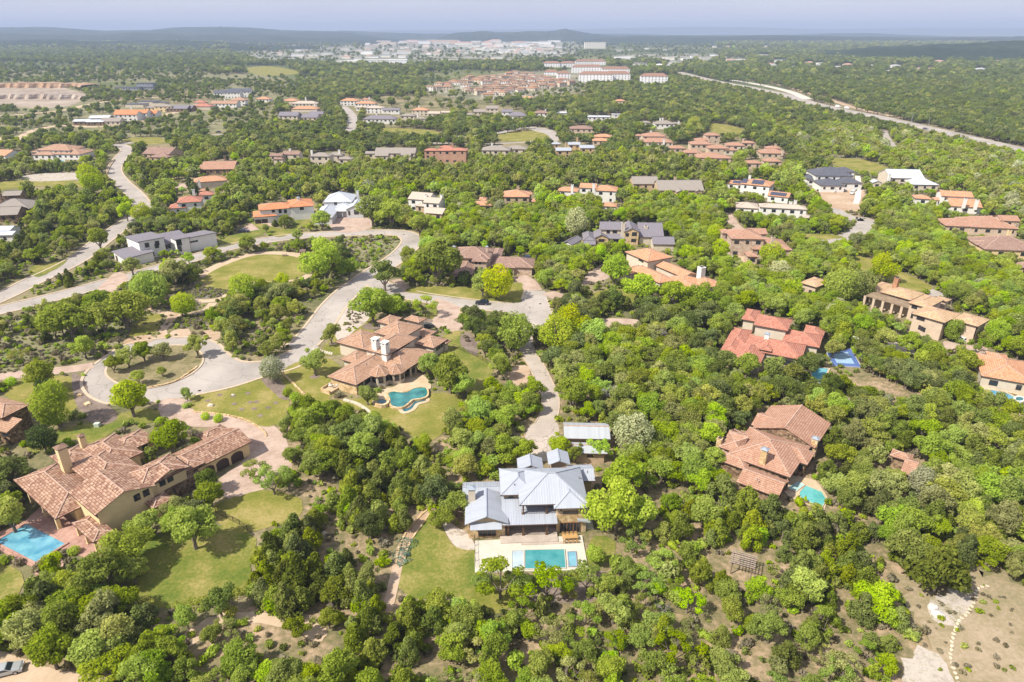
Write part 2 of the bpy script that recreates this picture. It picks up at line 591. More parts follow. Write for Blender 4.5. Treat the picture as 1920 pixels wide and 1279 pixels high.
def strip(name, px, width, mat, z=None, kerb=None, smooth=True, clear=0.5, notree=True, world=None, thick=0.0, parent=None, kind='structure', k=6):
	c = world if world is not None else [G(*p) for p in px]
	if world is None and smooth:
		c = catmull(c, False, k)
	if z is None:
		LAYER[0] += 0.0009
		z = LAYER[0]
	n = len(c)
	L, R = [], []
	for i in range(n):
		d = (c[min(n - 1, i + 1)] - c[max(0, i - 1)])
		d.z = 0
		d.normalize()
		nrm = Vector((-d.y, d.x, 0))
		w = width if not isinstance(width, (list, tuple)) else width[0] + (width[1] - width[0]) * i / (n - 1)
		L.append(c[i] + nrm * w / 2)
		R.append(c[i] - nrm * w / 2)
	def band(A, B, nm, mt, zz, th, par, kd):
		mb = MB()
		for i in range(n - 1):
			q = [Vector((p.x, p.y, zz)) for p in (B[i], B[i + 1], A[i + 1], A[i])]
			mb.poly(q, [(p.x, p.y) for p in q])
			if th:
				for (a, b) in ((B[i], B[i + 1]),(A[i + 1], A[i])):
					mb.poly([Vector((a.x, a.y, zz - th)), Vector((b.x, b.y, zz - th)), Vector((b.x, b.y, zz)), Vector((a.x, a.y, zz))])
		o = mb.build(nm, mt, par)
		if kd:
			tag(o, kind=kd)
		return o
	o = band(L, R, name, mat, z, thick, parent, kind)
	if name in ('road', 'driveway') and world is None:
		for i in range(n - 1):
			ROADPOLY.append((o.name, np.array([(p.x, p.y) for p in (L[i], L[i + 1], R[i + 1], R[i])])))
	if kerb:
		for (E, s) in ((L, 1),(R, -1)):
			out = []
			for i in range(n):
				d = (L[i] - R[i]).normalized()
				out.append(E[i] + d * s * kerb)
			KERBS.append((o, out, E, z) if s > 0 else (o, E, out, z))
	poly = L + R[::-1]
	if clear is not None and world is None:
		for i in range(0, n - 1,4):
			j = min(n - 1, i + 4)
			CLEAR.append((to_px(L[i:j + 1] + R[i:j + 1][::-1]), clear))
	if notree and world is None:
		for i in range(0, n - 1,4):
			j = min(n - 1, i + 4)
			wide = 2.6 if kerb and kerb > 0.3 else 0.5
			A_ = [l_ + (l_ - r_).normalized() * wide for l_, r_ in zip(L[i:j + 1], R[i:j + 1])]
			B_ = [r_ - (l_ - r_).normalized() * wide for l_, r_ in zip(L[i:j + 1], R[i:j + 1])]
			NOTREE.append(np.array([(p.x, p.y) for p in A_ + B_[::-1]]))
	return o
patch('town_ground', [(430,112),(520,86),(700,76),(1060,76),(1080,96),(1000,112),(760,122),(560,112)], mat_mottle('town_ground', (0.09,0.12,0.06),(0.22,0.22,0.16),(0.5,0.46,0.40), 0.01,0.05), clear=None, notree=False)
patch('town_ground', [(1150,104),(1320,100),(1460,106),(1500,122),(1330,128),(1180,126)], MATS['town_ground'], clear=None, notree=False)
patch('townhouse_ground', [(800,170),(835,155),(900,142),(990,134),(1100,130),(1240,150),(1100,170),(960,184),(880,186)], mat_mottle('townhouse_ground', (0.10,0.12,0.05),(0.22,0.21,0.13),(0.42,0.37,0.30), 0.02,0.1), clear=None, notree=False)
patch('forest_floor', [(560,740),(700,760),(860,800),(1000,640),(1180,610),(1330,700),(1560,700),(1960,760),(1990,1040),(1760,1080),(1700,1400),(-80,1400),(-60,1170),(180,1150),(450,1150),(500,1000),(420,920),(520,800)], M_FOREST, clear=None, notree=False)
patch('meadow', [(-30,600),(90,590),(230,560),(300,600),(200,650),(160,690),(110,660),(30,700),(-30,700)], M_MEADOW, clear=None, notree=False)
patch('meadow', [(620,452),(700,445),(745,450),(735,472),(680,505),(620,560),(560,600),(520,640),(440,668),(410,640),(380,600),(420,560),(560,530),(600,500)], M_MEADOW, clear=None, notree=False)
patch('meadow', [(-30,215),(120,190),(330,195),(520,200),(520,225),(400,250),(230,260),(120,275),(-30,265)], M_MEADOW, clear=None, notree=False)
patch('meadow', [(300,105),(150,130),(-30,128),(-30,160),(200,150),(330,160),(420,190),(560,190),(540,150),(420,130)], M_MEADOW, clear=None, notree=False)
patch('meadow', [(1400,190),(1560,300),(1640,330),(1700,340),(1620,290),(1500,240),(1440,205)], M_MEADOW, clear=None, notree=False)
M_TANMEADOW = mat_mottle('tan_meadow', (0.20,0.19,0.09),(0.31,0.25,0.15),(0.42,0.33,0.23), 0.07,1.3)
patch('meadow', [(1690,1090),(1780,1070),(1900,1090),(1960,1150),(1960,1400),(1740,1400),(1700,1290),(1730,1200)], M_TANMEADOW, clear=0.5)
patch('caliche_ground', [(1740,1130),(1790,1100),(1820,1112),(1815,1145),(1785,1170),(1750,1165)], M_CAL)
patch('caliche_ground', [(1720,1215),(1770,1240),(1790,1300),(1740,1320),(1690,1270)], M_CAL)
patch('bare_ground', [(1590,705),(1640,708),(1700,735),(1720,755),(1640,738),(1600,722)], M_FOREST, clear=0.7)
patch('quarry_floor', [(-40,160),(60,156),(125,166),(160,180),(130,198),(60,202),(-40,188)], mat_mottle('quarry_dust', (0.24,0.19,0.14),(0.36,0.29,0.225),(0.46,0.385,0.31), 0.02,0.1), clear=0.95)
ROAD_A = [(-120,610),(-40,575),(10,553),(60,528),(110,505),(150,483),(190,452),(228,424),(258,404),(268,388),(252,364),(226,340),(214,318),(226,296),(238,280),(218,270)]
strip('road', ROAD_A, 8.6, M_ROAD, kerb=0.8, clear=0.3)
ROAD_B = [(-80,600),(20,577),(110,555),(190,533),(250,517),(310,500),(370,482),(420,466),(490,452),(560,443),(640,438),(710,436),(755,438),(772,450),(760,470),(735,490),(700,512),(655,545),(625,575),(600,610),(575,640),(560,652)]
strip('road', ROAD_B, 8.8, M_ROAD, kerb=0.8, clear=0.25)
ROAD_C = [(688,520),(730,543),(790,557),(860,567),(930,575),(1000,580)]
strip('road', ROAD_C, 8.4, M_ROAD, kerb=0.5, clear=0.4)
patch('road_turning_court', [(984,545),(1022,545),(1026,560),(1034,580),(1036,600),(1015,612),(990,612),(975,596),(950,588),(945,570),(978,567)], M_ROAD, clear=0.3, smooth=False)
patch('road_turning_circle', [(153,723),(157,705),(172,688),(200,667),(240,645),(310,634),(367,633),(407,643),(430,664),(455,678),(490,678),(530,664),(570,640),(598,655),(560,688),(493,708),(433,727),(367,741),(300,753),(245,760),(200,757),(167,743)], M_ROAD, clear=0.5)
EXTRA_KERB = [[(545,658),(515,671),(490,678),(455,678),(430,664),(407,643),(367,633),(310,634),(240,645),(200,667),(172,688),(157,705),(153,723),(167,743),(200,757),(245,760),(300,753)], [(367,741),(433,727),(493,708),(560,688),(590,665)], [(945,588),(975,597),(990,612)], [(1015,612),(1036,600),(1034,580),(1026,560),(1022,545)], [(984,545),(978,562)]]
patch('traffic_island', [(208,712),(198,697),(210,680),(245,663),(300,650),(350,649),(377,662),(380,680),(363,699),(333,714),(283,728),(240,727)], mat_mottle('island_grass', (0.13,0.13,0.05),(0.25,0.21,0.11),(0.32,0.26,0.15), 0.2,1.0), clear=None, notree=False, z=0.16, thick=0.14, edge=(0.6, M_KERB, 'kerb'))
DRIVE_A = [(1000,606),(985,632),(990,660),(1008,690),(1022,720),(1032,745),(1030,775),(1018,800),(1008,825),(1002,850)]
strip('driveway', DRIVE_A, 4.4, M_ROADC, kerb=0.25, clear=0.6)
patch('driveway', [(992,800),(1022,790),(1046,795),(1046,830),(1040,860),(1010,862),(985,835)], M_ROADC, clear=0.4)
strip('highway', [(1270,135),(1330,150),(1400,163),(1470,178),(1520,193),(1570,205),(1640,218),(1720,236),(1790,252),(1860,268),(1960,290)], [24,19], M_ROAD, clear=0.5)
strip('highway', [(1370,150),(1430,160),(1480,172),(1515,186)], 15, mat_plain('new_concrete', (0.60,0.55,0.48), 0.9,0.06, s=0.1), clear=0.45)
strip('highway_verge', [(1340,143),(1430,152),(1520,176),(1620,207),(1700,222)], 10, M_DIRT, clear=0.9)
strip('road', [(1655,245),(1660,258),(1668,268),(1675,280)], 8, M_ROAD, clear=0.8)
strip('road', [(-40,252),(25,264),(60,246),(110,236),(180,238),(240,232),(290,220),(350,206)], 9, M_PATH, clear=0.9)
strip('road', [(-40,220),(60,213),(130,205),(170,195),(240,186),(340,180),(390,176),(470,172)], 9, M_PATH, clear=0.9)
strip('road', [(218,272),(280,262),(330,258),(420,252),(480,246),(560,244),(620,244),(700,248),(780,252),(860,256),(930,250),(980,240),(1020,242),(1045,258)], 8, M_ROAD, clear=0.9)
strip('road', [(655,250),(662,230),(655,212),(642,200)], 12, M_ROAD, clear=0.9)
strip('road', [(800,268),(900,270),(960,268),(1040,262)], 5, M_ROAD, clear=0.9)
patch('road_junction', [(985,236),(1010,240),(1040,246),(1048,262),(1035,265),(1010,250)], M_ROAD, clear=0.8)
strip('road', [(1515,452),(1550,452),(1600,440),(1620,425),(1622,412),(1600,410),(1570,398),(1565,385),(1570,360)], 8.5, M_ROAD, clear=0.7)
patch('construction_yard', [(1530,355),(1600,350),(1618,352),(1620,385),(1600,398),(1570,392),(1545,385),(1528,370)], M_DIRT, clear=0.8)
strip('dirt_trench', [(1608,330),(1610,350),(1608,372),(1604,382)], 3.2, mat_plain('pale_trench_gravel', (0.70,0.64,0.56), 0.95), clear=0.8)
strip('road', [(1670,628),(1690,650),(1700,665)], 7, M_ROADC, clear=0.6)
patch('driveway', [(1770,640),(1800,645),(1850,652),(1840,668),(1800,660),(1775,655)], M_PAVER, clear=0.5)
strip('road', [(1700,535),(1740,545),(1760,556)], 6, M_ROAD, clear=0.8)
strip('driveway', [(1125,605),(1160,604),(1200,606)], 6.5, M_PAVER, clear=0.5)
strip('driveway', [(1028,548),(1045,556),(1060,560)], 6, M_PAVER, clear=0.5)
strip('driveway', [(1000,545),(990,530),(972,518)], 7, M_PAVER, clear=0.45)
strip('driveway', [(768,548),(758,538),(742,524)], 4.2, M_PAVER, clear=0.45)
patch('driveway', [(815,560),(860,575),(866,592),(850,600),(868,610),(856,622),(830,618),(800,606),(795,596),(822,590)], M_PAVER, clear=0.45)
strip('driveway', [(330,752),(325,775),(375,785),(430,788),(470,800),(500,830),(505,860)], [7,9], M_PAVER, clear=0.5)
patch('driveway', [(300,752),(345,748),(350,765),(400,775),(460,790),(500,810),(535,850),(548,880),(520,905),(450,935),(420,930),(405,905),(470,850),(455,812),(400,795),(330,790),(305,785)], M_PAVER, clear=0.5)
strip('driveway', [(-40,712),(30,703),(90,697),(150,690),(175,685)], 5, M_PAVER, clear=0.6)
patch('driveway', [(180,548),(205,520),(222,510),(240,520),(225,540),(200,555)], M_PAVER, clear=0.6)
patch('driveway', [(455,428),(480,418),(510,420),(500,432),(470,445),(440,452)], M_PAVER, clear=0.6)
patch('driveway', [(620,410),(680,405),(700,425),(660,436),(625,432)], M_PAVER, clear=0.6)
strip('driveway', [(1360,400),(1375,420),(1385,430)], 6, M_PAVER, clear=0.7)
patch('driveway', [(1120,500),(1140,498),(1142,520),(1115,530),(1085,540),(1100,515)], M_PAVER, clear=0.5)
patch('driveway', [(330,345),(350,345),(352,352),(320,352)], M_PAVER, clear=0.6)
patch('gravel_yard', [(-60,1215),(40,1235),(75,1240),(100,1256),(180,1268),(240,1320),(-60,1400)], M_PATH, clear=0.4)
patch('playground_sand', [(560,474),(600,470),(625,474),(618,486),(590,492),(560,488),(545,482)], M_PATH, clear=0.9)
patch('park_lawn', [(372,518),(395,500),(430,488),(475,479),(530,478),(575,486),(578,505),(560,520),(520,530),(470,535),(440,543),(395,540)], M_LAWN, clear=0.8)
patch('sage_bed', [(325,545),(345,538),(400,540),(432,548),(415,556),(380,560),(335,557)], M_SAGE, clear=0.8)
patch('sage_bed', [(312,578),(335,565),(375,568),(365,580),(330,585)], M_SAGE, clear=0.8)
patch('sage_bed', [(325,606),(340,592),(375,590),(400,602),(380,608),(345,610)], M_SAGE, clear=0.8)
strip('footpath', [(590,486),(540,476),(480,476),(430,490),(395,505),(370,521)], 4.4, M_PATH, clear=0.5)
strip('footpath', [(580,515),(560,525),(520,530),(480,532),(440,545),(415,560),(380,565),(330,560),(320,552)], 3.2, M_PATH, clear=0.6)
strip('footpath', [(400,568),(385,582),(350,590),(325,590),(300,585),(265,580)], 3.0, M_PATH, clear=0.6)
strip('footpath', [(325,588),(318,605),(304,618),(306,634)], 3.2, M_DIRT, clear=0.6)
patch('bare_ground', [(230,642),(262,628),(285,630),(292,636),(262,646)], M_DIRT, clear=0.8)
patch('bare_ground', [(320,622),(345,617),(358,622),(354,632),(325,633)], M_DIRT, clear=0.8)
patch('bare_ground', [(378,624),(395,618),(412,624),(410,636),(390,637)], M_DIRT, clear=0.8)
patch('dry_grass_verge', [(260,600),(300,590),(298,620),(270,628),(240,630)], M_LAWN, clear=0.8)
patch('lawn', [(360,742),(420,732),(490,712),(520,728),(540,745),(540,770),(520,795),(490,800),(430,780),(365,770)], M_LAWN, clear=0.75)
patch('mulch_bed', [(490,712),(510,706),(530,722),(545,745),(530,750),(512,735)], M_MULCH, clear=0.7)
patch('lawn', [(766,540),(800,537),(880,538),(970,530),(980,540),(978,562),(960,568),(880,562),(800,552),(764,548)], M_LAWN, clear=0.35)
patch('lawn', [(536,690),(600,668),(640,690),(650,720),(620,745),(600,760),(560,745),(530,715)], M_LAWN, clear=0.8)
patch('lawn', [(660,600),(700,575),(700,625),(670,650),(640,665),(600,660)], M_LAWN, clear=0.8)
patch('gravel_bed', [(640,590),(660,570),(690,560),(700,575),(690,600),(665,620),(640,640),(628,625)], M_GRAVEL, clear=0.6)
patch('lawn', [(796,590),(812,580),(820,584),(812,598),(798,601),(788,597)], M_LAWNG, clear=None)
patch('lawn', [(860,620),(866,650),(900,665),(925,690),(910,730),(880,740),(850,700),(820,690),(820,640)], M_LAWNG, clear=0.8)
patch('mulch_bed', [(870,625),(885,628),(895,650),(895,668),(872,655),(862,640)], M_MULCH, clear=0.6)
patch('lawn', [(560,745),(640,750),(700,745),(860,740),(840,800),(800,830),(760,810),(700,780),(640,760)], M_LAWN, clear=0.8)
patch('lawn', [(790,985),(822,978),(850,1022),(895,1032),(893,1080),(900,1130),(830,1125),(775,1120),(745,1095),(760,1040),(775,1005)], M_LAWNG, clear=0.8)
patch('lawn', [(900,1085),(990,1085),(980,1110),(940,1150),(880,1140)], M_LAWN, clear=0.7)
patch('lawn', [(1110,1010),(1150,1012),(1150,1045),(1120,1065),(1100,1060)], M_LAWNG, clear=0.7)
patch('gravel_bed', [(826,955),(850,985),(876,1000),(892,1030),(860,1028),(842,1010),(828,980)], M_GRAVEL, clear=0.6, z=LAYER[0] + 0.004)
patch('mulch_bed', [(985,1085),(1060,1080),(1130,1070),(1140,1110),(1090,1130),(1000,1125)], M_MULCH, clear=None, notree=False)
patch('lawn', [(230,1040),(300,1000),(380,985),(440,990),(480,1010),(470,1060),(470,1110),(420,1120),(340,1140),(260,1130),(235,1090)], M_LAWNG, clear=0.8)
patch('lawn', [(400,950),(450,930),(500,920),(560,935),(560,970),(500,990),(450,1000),(410,980)], M_LAWN, clear=0.75)
patch('lawn', [(-60,1040),(10,1060),(45,1085),(20,1130),(-60,1170)], M_LAWNG, clear=0.8)
patch('lawn', [(100,810),(180,790),(280,765),(300,790),(230,800),(180,830),(130,825),(60,850),(50,820)], M_LAWNG, clear=0.8)
patch('lawn', [(30,715),(120,705),(150,720),(160,745),(130,775),(80,790),(40,760),(10,740)], M_LAWN, clear=0.8)
patch('mulch_bed', [(135,700),(160,715),(170,745),(205,762),(220,785),(190,798),(160,785),(140,750)], M_MULCH, clear=0.7)
patch('dirt_track', [(345,1190),(380,1165),(440,1150),(500,1148),(560,1150),(600,1165),(615,1190),(590,1205),(550,1180),(470,1170),(400,1185),(350,1215)], M_PATH, clear=None, notree=False)
patch('lawn', [(1595,480),(1640,488),(1690,510),(1750,540),(1700,545),(1650,520),(1600,500)], M_LAWN, clear=0.9)
patch('lawn', [(1500,440),(1560,440),(1580,446),(1540,450),(1505,450)], M_LAWN, clear=0.8)
patch('lawn', [(1560,298),(1620,300),(1670,318),(1640,325),(1570,312)], M_LAWN, clear=0.9)
patch('lawn', [(1335,232),(1380,238),(1400,250),(1360,252),(1330,245)], M_LAWN, clear=0.9)
patch('lawn', [(460,128),(500,124),(545,130),(560,138),(500,142),(470,136)], M_LAWN, clear=0.9)
patch('lawn', [(710,240),(800,244),(830,252),(740,252)], M_LAWN, clear=0.9)
patch('lawn', [(940,252),(1000,246),(1030,258),(980,266),(930,262)], M_LAWN, clear=0.8)
patch('lawn', [(470,415),(520,445),(580,420),(600,405),(560,400),(540,430)], M_LAWNG, clear=0.6)
patch('lawn', [(400,458),(440,440),(500,430),(480,445),(420,463)], M_LAWNG, clear=0.6)
patch('lawn', [(225,262),(270,270),(310,268),(300,258),(250,258)], M_LAWN, clear=0.7)
patch('lawn', [(-30,345),(60,338),(150,340),(160,352),(60,350),(-30,360)], M_LAWN, clear=0.8)
patch('dry_field', [(50,328),(150,324),(160,336),(60,340)], M_CAL, clear=0.9)
patch('lawn', [(1070,570),(1090,560),(1150,540),(1200,560),(1150,580)], M_LAWN, clear=None)
patch('lawn', [(60,500),(110,490),(125,478),(120,495),(70,520)], M_LAWNG, clear=0.6)
patch('bare_ground', [(780,655),(820,655),(815,680),(800,700),(775,690)], M_MULCH, clear=None, notree=False)
patch('orange_bed', [(962,690),(990,688),(990,715),(975,725),(955,715)], M_DIRT, clear=0.5)
strip('mulch_path', [(800,958),(785,980),(770,1000),(755,1025),(748,1050),(738,1095),(725,1150)], 1.9, M_DIRT, clear=0.5)
M_STEP = mat_plain('limestone_slab', (0.62,0.54,0.40), 0.95,0.1, spread=0.08)
steps_px = [(1850,1100),(1835,1103),(1828,1112),(1829,1122),(1824,1132),(1818,1144),(1810,1155),(1798,1165),(1792,1177),(1788,1190),(1785,1205),(1783,1220),(1783,1235),(1787,1250),(1792,1265),(1796,1280),(1800,1300)]
stp = catmull([G(*p) for p in steps_px], False, 8)
acc = 0
path_root = empty('stepping_stone_path', stp[len(stp) // 2])
tag(path_root, 'curving line of cream limestone stepping stones across the dry grass at the lower right', 'stone path')
prev = stp[0]
stone_meshes = []
for k in range(4):
	mb = MB()
	r = random.Random(k)
	pts = [(math.cos(a) * r.uniform(0.36,0.5), math.sin(a) * r.uniform(0.26,0.38)) for a in [i * math.pi / 3.5 for i in range(7)]]
	mb.poly([(x, y, 0.09) for x, y in pts])
	for i in range(7):
		a, b = pts[i], pts[(i + 1) % 7]
		mb.poly([(a[0], a[1], -0.03),(b[0], b[1], -0.03),(b[0], b[1], 0.09),(a[0], a[1], 0.09)])
	stone_meshes.append(mb.mesh('stepping_stone', M_STEP))
for i, p in enumerate(stp):
	acc += (p - prev).length
	prev = p
	if acc > 0.85 or i == 0:
		acc = 0
		o = bpy.data.objects.new('stone', stone_meshes[i % 4])
		link(o, path_root)
		o.location = (p.x - path_root.location.x + RNG.uniform(-.1, .1), p.y - path_root.location.y, 0.10)
		o.rotation_euler = (0,0, RNG.uniform(0,6))
		o.scale = (0.8,0.8,1)
def in_road(x, y, own):
	for nm, q in ROADPOLY:
		if nm != own and q[:, 0].min() <= x <= q[:, 0].max() and q[:, 1].min() <= y <= q[:, 1].max():
			c = False
			for i in range(len(q)):
				(x1, y1),(x2, y2) = q[i - 1], q[i]
				if (y1 > y) != (y2 > y) and x < (x2 - x1) * (y - y1) / (y2 - y1) + x1:
					c = not c
			if c:
				return True
	return False
circle = [o for o in COL.objects if o.name == 'road_turning_circle'][0]
for px in EXTRA_KERB:
	c = catmull([G(*p) for p in px], False, 5)
	A_, B_ = [], []
	for i in range(len(c)):
		d = c[min(len(c) - 1, i + 1)] - c[max(0, i - 1)]
		d.normalize()
		A_.append(c[i] + Vector((-d.y, d.x, 0)) * 0.4)
		B_.append(c[i] - Vector((-d.y, d.x, 0)) * 0.4)
	KERBS.append((circle, A_, B_, 0.05))
for (o, A_, B_, z) in KERBS:
	mb = MB()
	for i in range(len(A_) - 1):
		m_ = (A_[i] + A_[i + 1] + B_[i] + B_[i + 1]) / 4
		if in_road(m_.x, m_.y, o.name):
			continue
		zz = z + 0.12
		mb.poly([Vector((p.x, p.y, zz)) for p in (B_[i], B_[i + 1], A_[i + 1], A_[i])])
		for (a, b) in ((B_[i], B_[i + 1]),(A_[i + 1], A_[i])):
			mb.poly([Vector((a.x, a.y, -0.02)), Vector((b.x, b.y, -0.02)), Vector((b.x, b.y, zz)), Vector((a.x, a.y, zz))])
	if mb.f:
		mb.build('kerb', M_KERB, o)
# ---- hills on the horizon
def ridge(name, D, depth, prof, mat, seed, base=0.0, rough=0.06):
	"""prof: (photo x, photo y of the crest); D distance of the crest; depth front-to-back size"""
	rs = np.random.default_rng(seed)
	xs = np.array([p[0] for p in prof], float)
	ys = np.array([p[1] for p in prof], float)
	nx, ny = 110,14
	px = np.linspace(xs[0], xs[-1], nx)
	py = np.interp(px, xs, ys)
	jit = np.convolve(rs.normal(0,1, nx), np.ones(4) / 4, 'same')
	V = []
	for j in range(ny):
		t = j / (ny - 1)
		f = math.sin(min(1.0, t / 0.6) * math.pi / 2) if t < 0.6 else math.cos((t - 0.6) / 0.4 * math.pi / 2)
		for i in range(nx):
			d = ray(px[i], py[i])
			s = D / d.y
			crest = max(2.0, CAM_H + d.z * s + jit[i] * rough * 60)
			wob = 1 + 0.10 * math.sin(i * 0.55 + j * 1.3 + seed) + 0.06 * math.sin(i * 1.7 - j * 0.7)
			fall = 1.0
			z = base - 3 + (crest + 3) * (f if f >= 0.999 else f * wob if f * wob < 1 else f)
			V.append((d.x * s * (1 + (t - 0.6) * depth / D), D + (t - 0.6) * depth, z))
	F = [(j * nx + i, j * nx + i + 1,(j + 1) * nx + i + 1,(j + 1) * nx + i) for j in range(ny - 1) for i in range(nx - 1)]
	m = bpy.data.meshes.new(name)
	m.from_pydata(V, [], F)
	m.materials.append(mat)
	m.polygons.foreach_set('use_smooth', [True] * len(F))
	o = link(bpy.data.objects.new(name, m))
	tag(o, kind='structure')
	return o
ridge('hills', 8200,4200, [(-420,60),(-200,54),(60,50),(110,52),(200,57),(290,55),(330,51),(430,50),(480,53),(560,57),(620,58),(680,64),(760,74)], M_FARWOOD, 3)
ridge('hills', 7500,2200, [(820,72),(850,62),(900,58),(945,60),(1000,58),(1035,58),(1062,54),(1090,60),(1130,65),(1200,72),(1260,80)], M_FARWOOD, 5)
ridge('hills', 9500,3000, [(560,66),(640,57),(700,60),(800,63),(860,62),(960,61),(1200,64),(1300,66),(1500,65),(1560,62),(1640,62),(1750,67),(1900,72),(2300,75)], M_FARWOOD, 7)
ridge('hills', 19000,4000, [(500,58),(900,56),(1100,54),(1300,50),(1400,51),(1560,55),(1700,52),(1900,53),(2400,55)], M_FARWOOD, 9)
ridge('hills', 6000,2000, [(1080,80),(1120,72),(1180,68),(1300,67),(1450,66),(1600,68),(1700,70),(1960,68),(2300,66)], M_FARWOOD, 11)
ridge('hills', 2900,1300, [(1430,104),(1500,99),(1600,92),(1700,85),(1800,81),(1900,77),(2000,74),(2400,70)], M_FARWOOD, 13)
ridge('hills', 4300,1500, [(-300,78),(-60,76),(80,73),(200,77),(330,75),(430,80),(520,86),(600,92)], M_FARWOOD, 21)
ridge('hills', 6000,1800, [(-300,66),(0,62),(150,65),(260,61),(400,64),(520,68),(640,72),(720,80)], M_FARWOOD, 23)
# ---- house building
T_SALMON = mat_tile('salmon_clay_tiles', (0.36,0.205,0.13),(0.47,0.285,0.185),(0.58,0.385,0.27))
T_BROWN = mat_tile('brown_mixed_clay_tiles', (0.19,0.095,0.065),(0.37,0.21,0.14),(0.62,0.43,0.31))
T_RED = mat_tile('red_clay_tiles', (0.42,0.16,0.105),(0.52,0.22,0.15),(0.60,0.31,0.23))
T_ORANGE = mat_tile('orange_clay_tiles', (0.52,0.235,0.12),(0.64,0.33,0.185),(0.72,0.43,0.27))
T_BRIGHT = mat_tile('bright_orange_clay_tiles', (0.58,0.20,0.085),(0.68,0.27,0.12),(0.72,0.36,0.2))
T_TAN = mat_tile('tan_clay_tiles', (0.46,0.29,0.15),(0.60,0.41,0.24),(0.68,0.50,0.33))
T_DUSTY = mat_tile('dusty_brown_tiles', (0.27,0.165,0.13),(0.35,0.225,0.175),(0.43,0.29,0.23))
T_PINK = mat_tile('pinkish_clay_tiles', (0.38,0.205,0.135),(0.47,0.265,0.18),(0.57,0.35,0.25))
R_GREY = mat_shingle('grey_shingles', (0.22,0.215,0.235),(0.28,0.27,0.285))
R_BROWNGREY = mat_shingle('taupe_shingles', (0.27,0.235,0.205),(0.34,0.30,0.26))
R_DARK = mat_shingle('charcoal_shingles', (0.085,0.09,0.115),(0.13,0.135,0.16))
R_SLATE = mat_shingle('slate_purple_shingles', (0.19,0.175,0.20),(0.24,0.22,0.245))
R_METAL = mat_metalroof('blue_grey_metal_roof', (0.41,0.44,0.495))
R_WHITE = mat_metalroof('pale_metal_roof', (0.56,0.59,0.63))
R_TAN = mat_shingle('tan_shingles', (0.46,0.38,0.31),(0.55,0.46,0.38))
M_RIDGE_TILE = mat_plain('ridge_tile_clay', (0.50,0.34,0.26), 0.85,0.2, s=2)
M_RIDGE_RED = mat_plain('red_ridge_clay', (0.50,0.24,0.17), 0.85,0.2, s=2)
M_RIDGE_METAL = mat_plain('metal_ridge_cap', (0.48,0.51,0.57), 0.45,0.05,0.5,0.35)
M_RIDGE_DARK = mat_plain('dark_ridge_shingle', (0.15,0.145,0.155), 0.9,0.1)
M_RIDGE_TAN = mat_plain('tan_ridge_shingle', (0.42,0.36,0.30), 0.9,0.1)
M_FASCIA = mat_plain('brown_fascia', (0.12,0.075,0.055), 0.7,0.1)
M_FASCIAW = mat_plain('pale_fascia', (0.62,0.59,0.55), 0.7,0.05)
W_CREAM = mat_plain('cream_stucco', (0.62,0.54,0.43), 0.9,0.06)
W_YELLOW = mat_plain('yellow_stucco', (0.74,0.57,0.32), 0.9,0.06)
W_WHITE = mat_plain('white_stucco', (0.76,0.74,0.70), 0.9,0.04)
W_TAN = mat_plain('tan_stucco', (0.52,0.39,0.26), 0.9,0.08)
W_BEIGE = mat_plain('beige_stucco', (0.58,0.45,0.34), 0.9,0.08)
W_PINK = mat_stone('pinkish_limestone', (0.46,0.33,0.24),(0.54,0.40,0.30),(0.60,0.48,0.38), 1.2)
W_STONE = mat_stone('honey_limestone', (0.46,0.31,0.15),(0.60,0.43,0.23),(0.70,0.54,0.35), 1.8)
W_DARKSTONE = mat_stone('brown_fieldstone', (0.11,0.075,0.05),(0.23,0.15,0.095),(0.38,0.27,0.17), 1.8)
W_GREY = mat_plain('pale_grey_siding', (0.60,0.60,0.60), 0.8,0.05)
M_WOOD = mat_plain('dark_stained_wood', (0.13,0.07,0.04), 0.6,0.2)
M_FRAME = mat_plain('dark_window_frame', (0.06,0.045,0.04), 0.5,0.1)
M_FRAMEW = mat_plain('white_window_frame', (0.7,0.68,0.64), 0.5,0.05)
M_CAP = mat_plain('galvanised_cap', (0.45,0.5,0.56), 0.4,0.05,0.5,0.5)
M_GARAGE = mat_plain('dark_garage_door', (0.065,0.045,0.04), 0.6,0.1)
M_DARKIN = mat_plain('shaded_room_wall', (0.16,0.11,0.08), 0.9,0.1)
M_VENT = mat_plain('roof_vent_metal', (0.30,0.27,0.26), 0.6,0.1)
RIDGE_OF = {}
for _t in (T_SALMON, T_BROWN, T_ORANGE, T_BRIGHT, T_TAN, T_DUSTY, T_PINK):
	RIDGE_OF[_t.name] = M_RIDGE_TILE
RIDGE_OF[T_RED.name] = M_RIDGE_RED
RIDGE_OF[R_METAL.name] = RIDGE_OF[R_WHITE.name] = M_RIDGE_METAL
for _t in (R_GREY, R_DARK, R_SLATE, R_BROWNGREY):
	RIDGE_OF[_t.name] = M_RIDGE_DARK
RIDGE_OF[R_TAN.name] = M_RIDGE_TAN
HOUSES = []
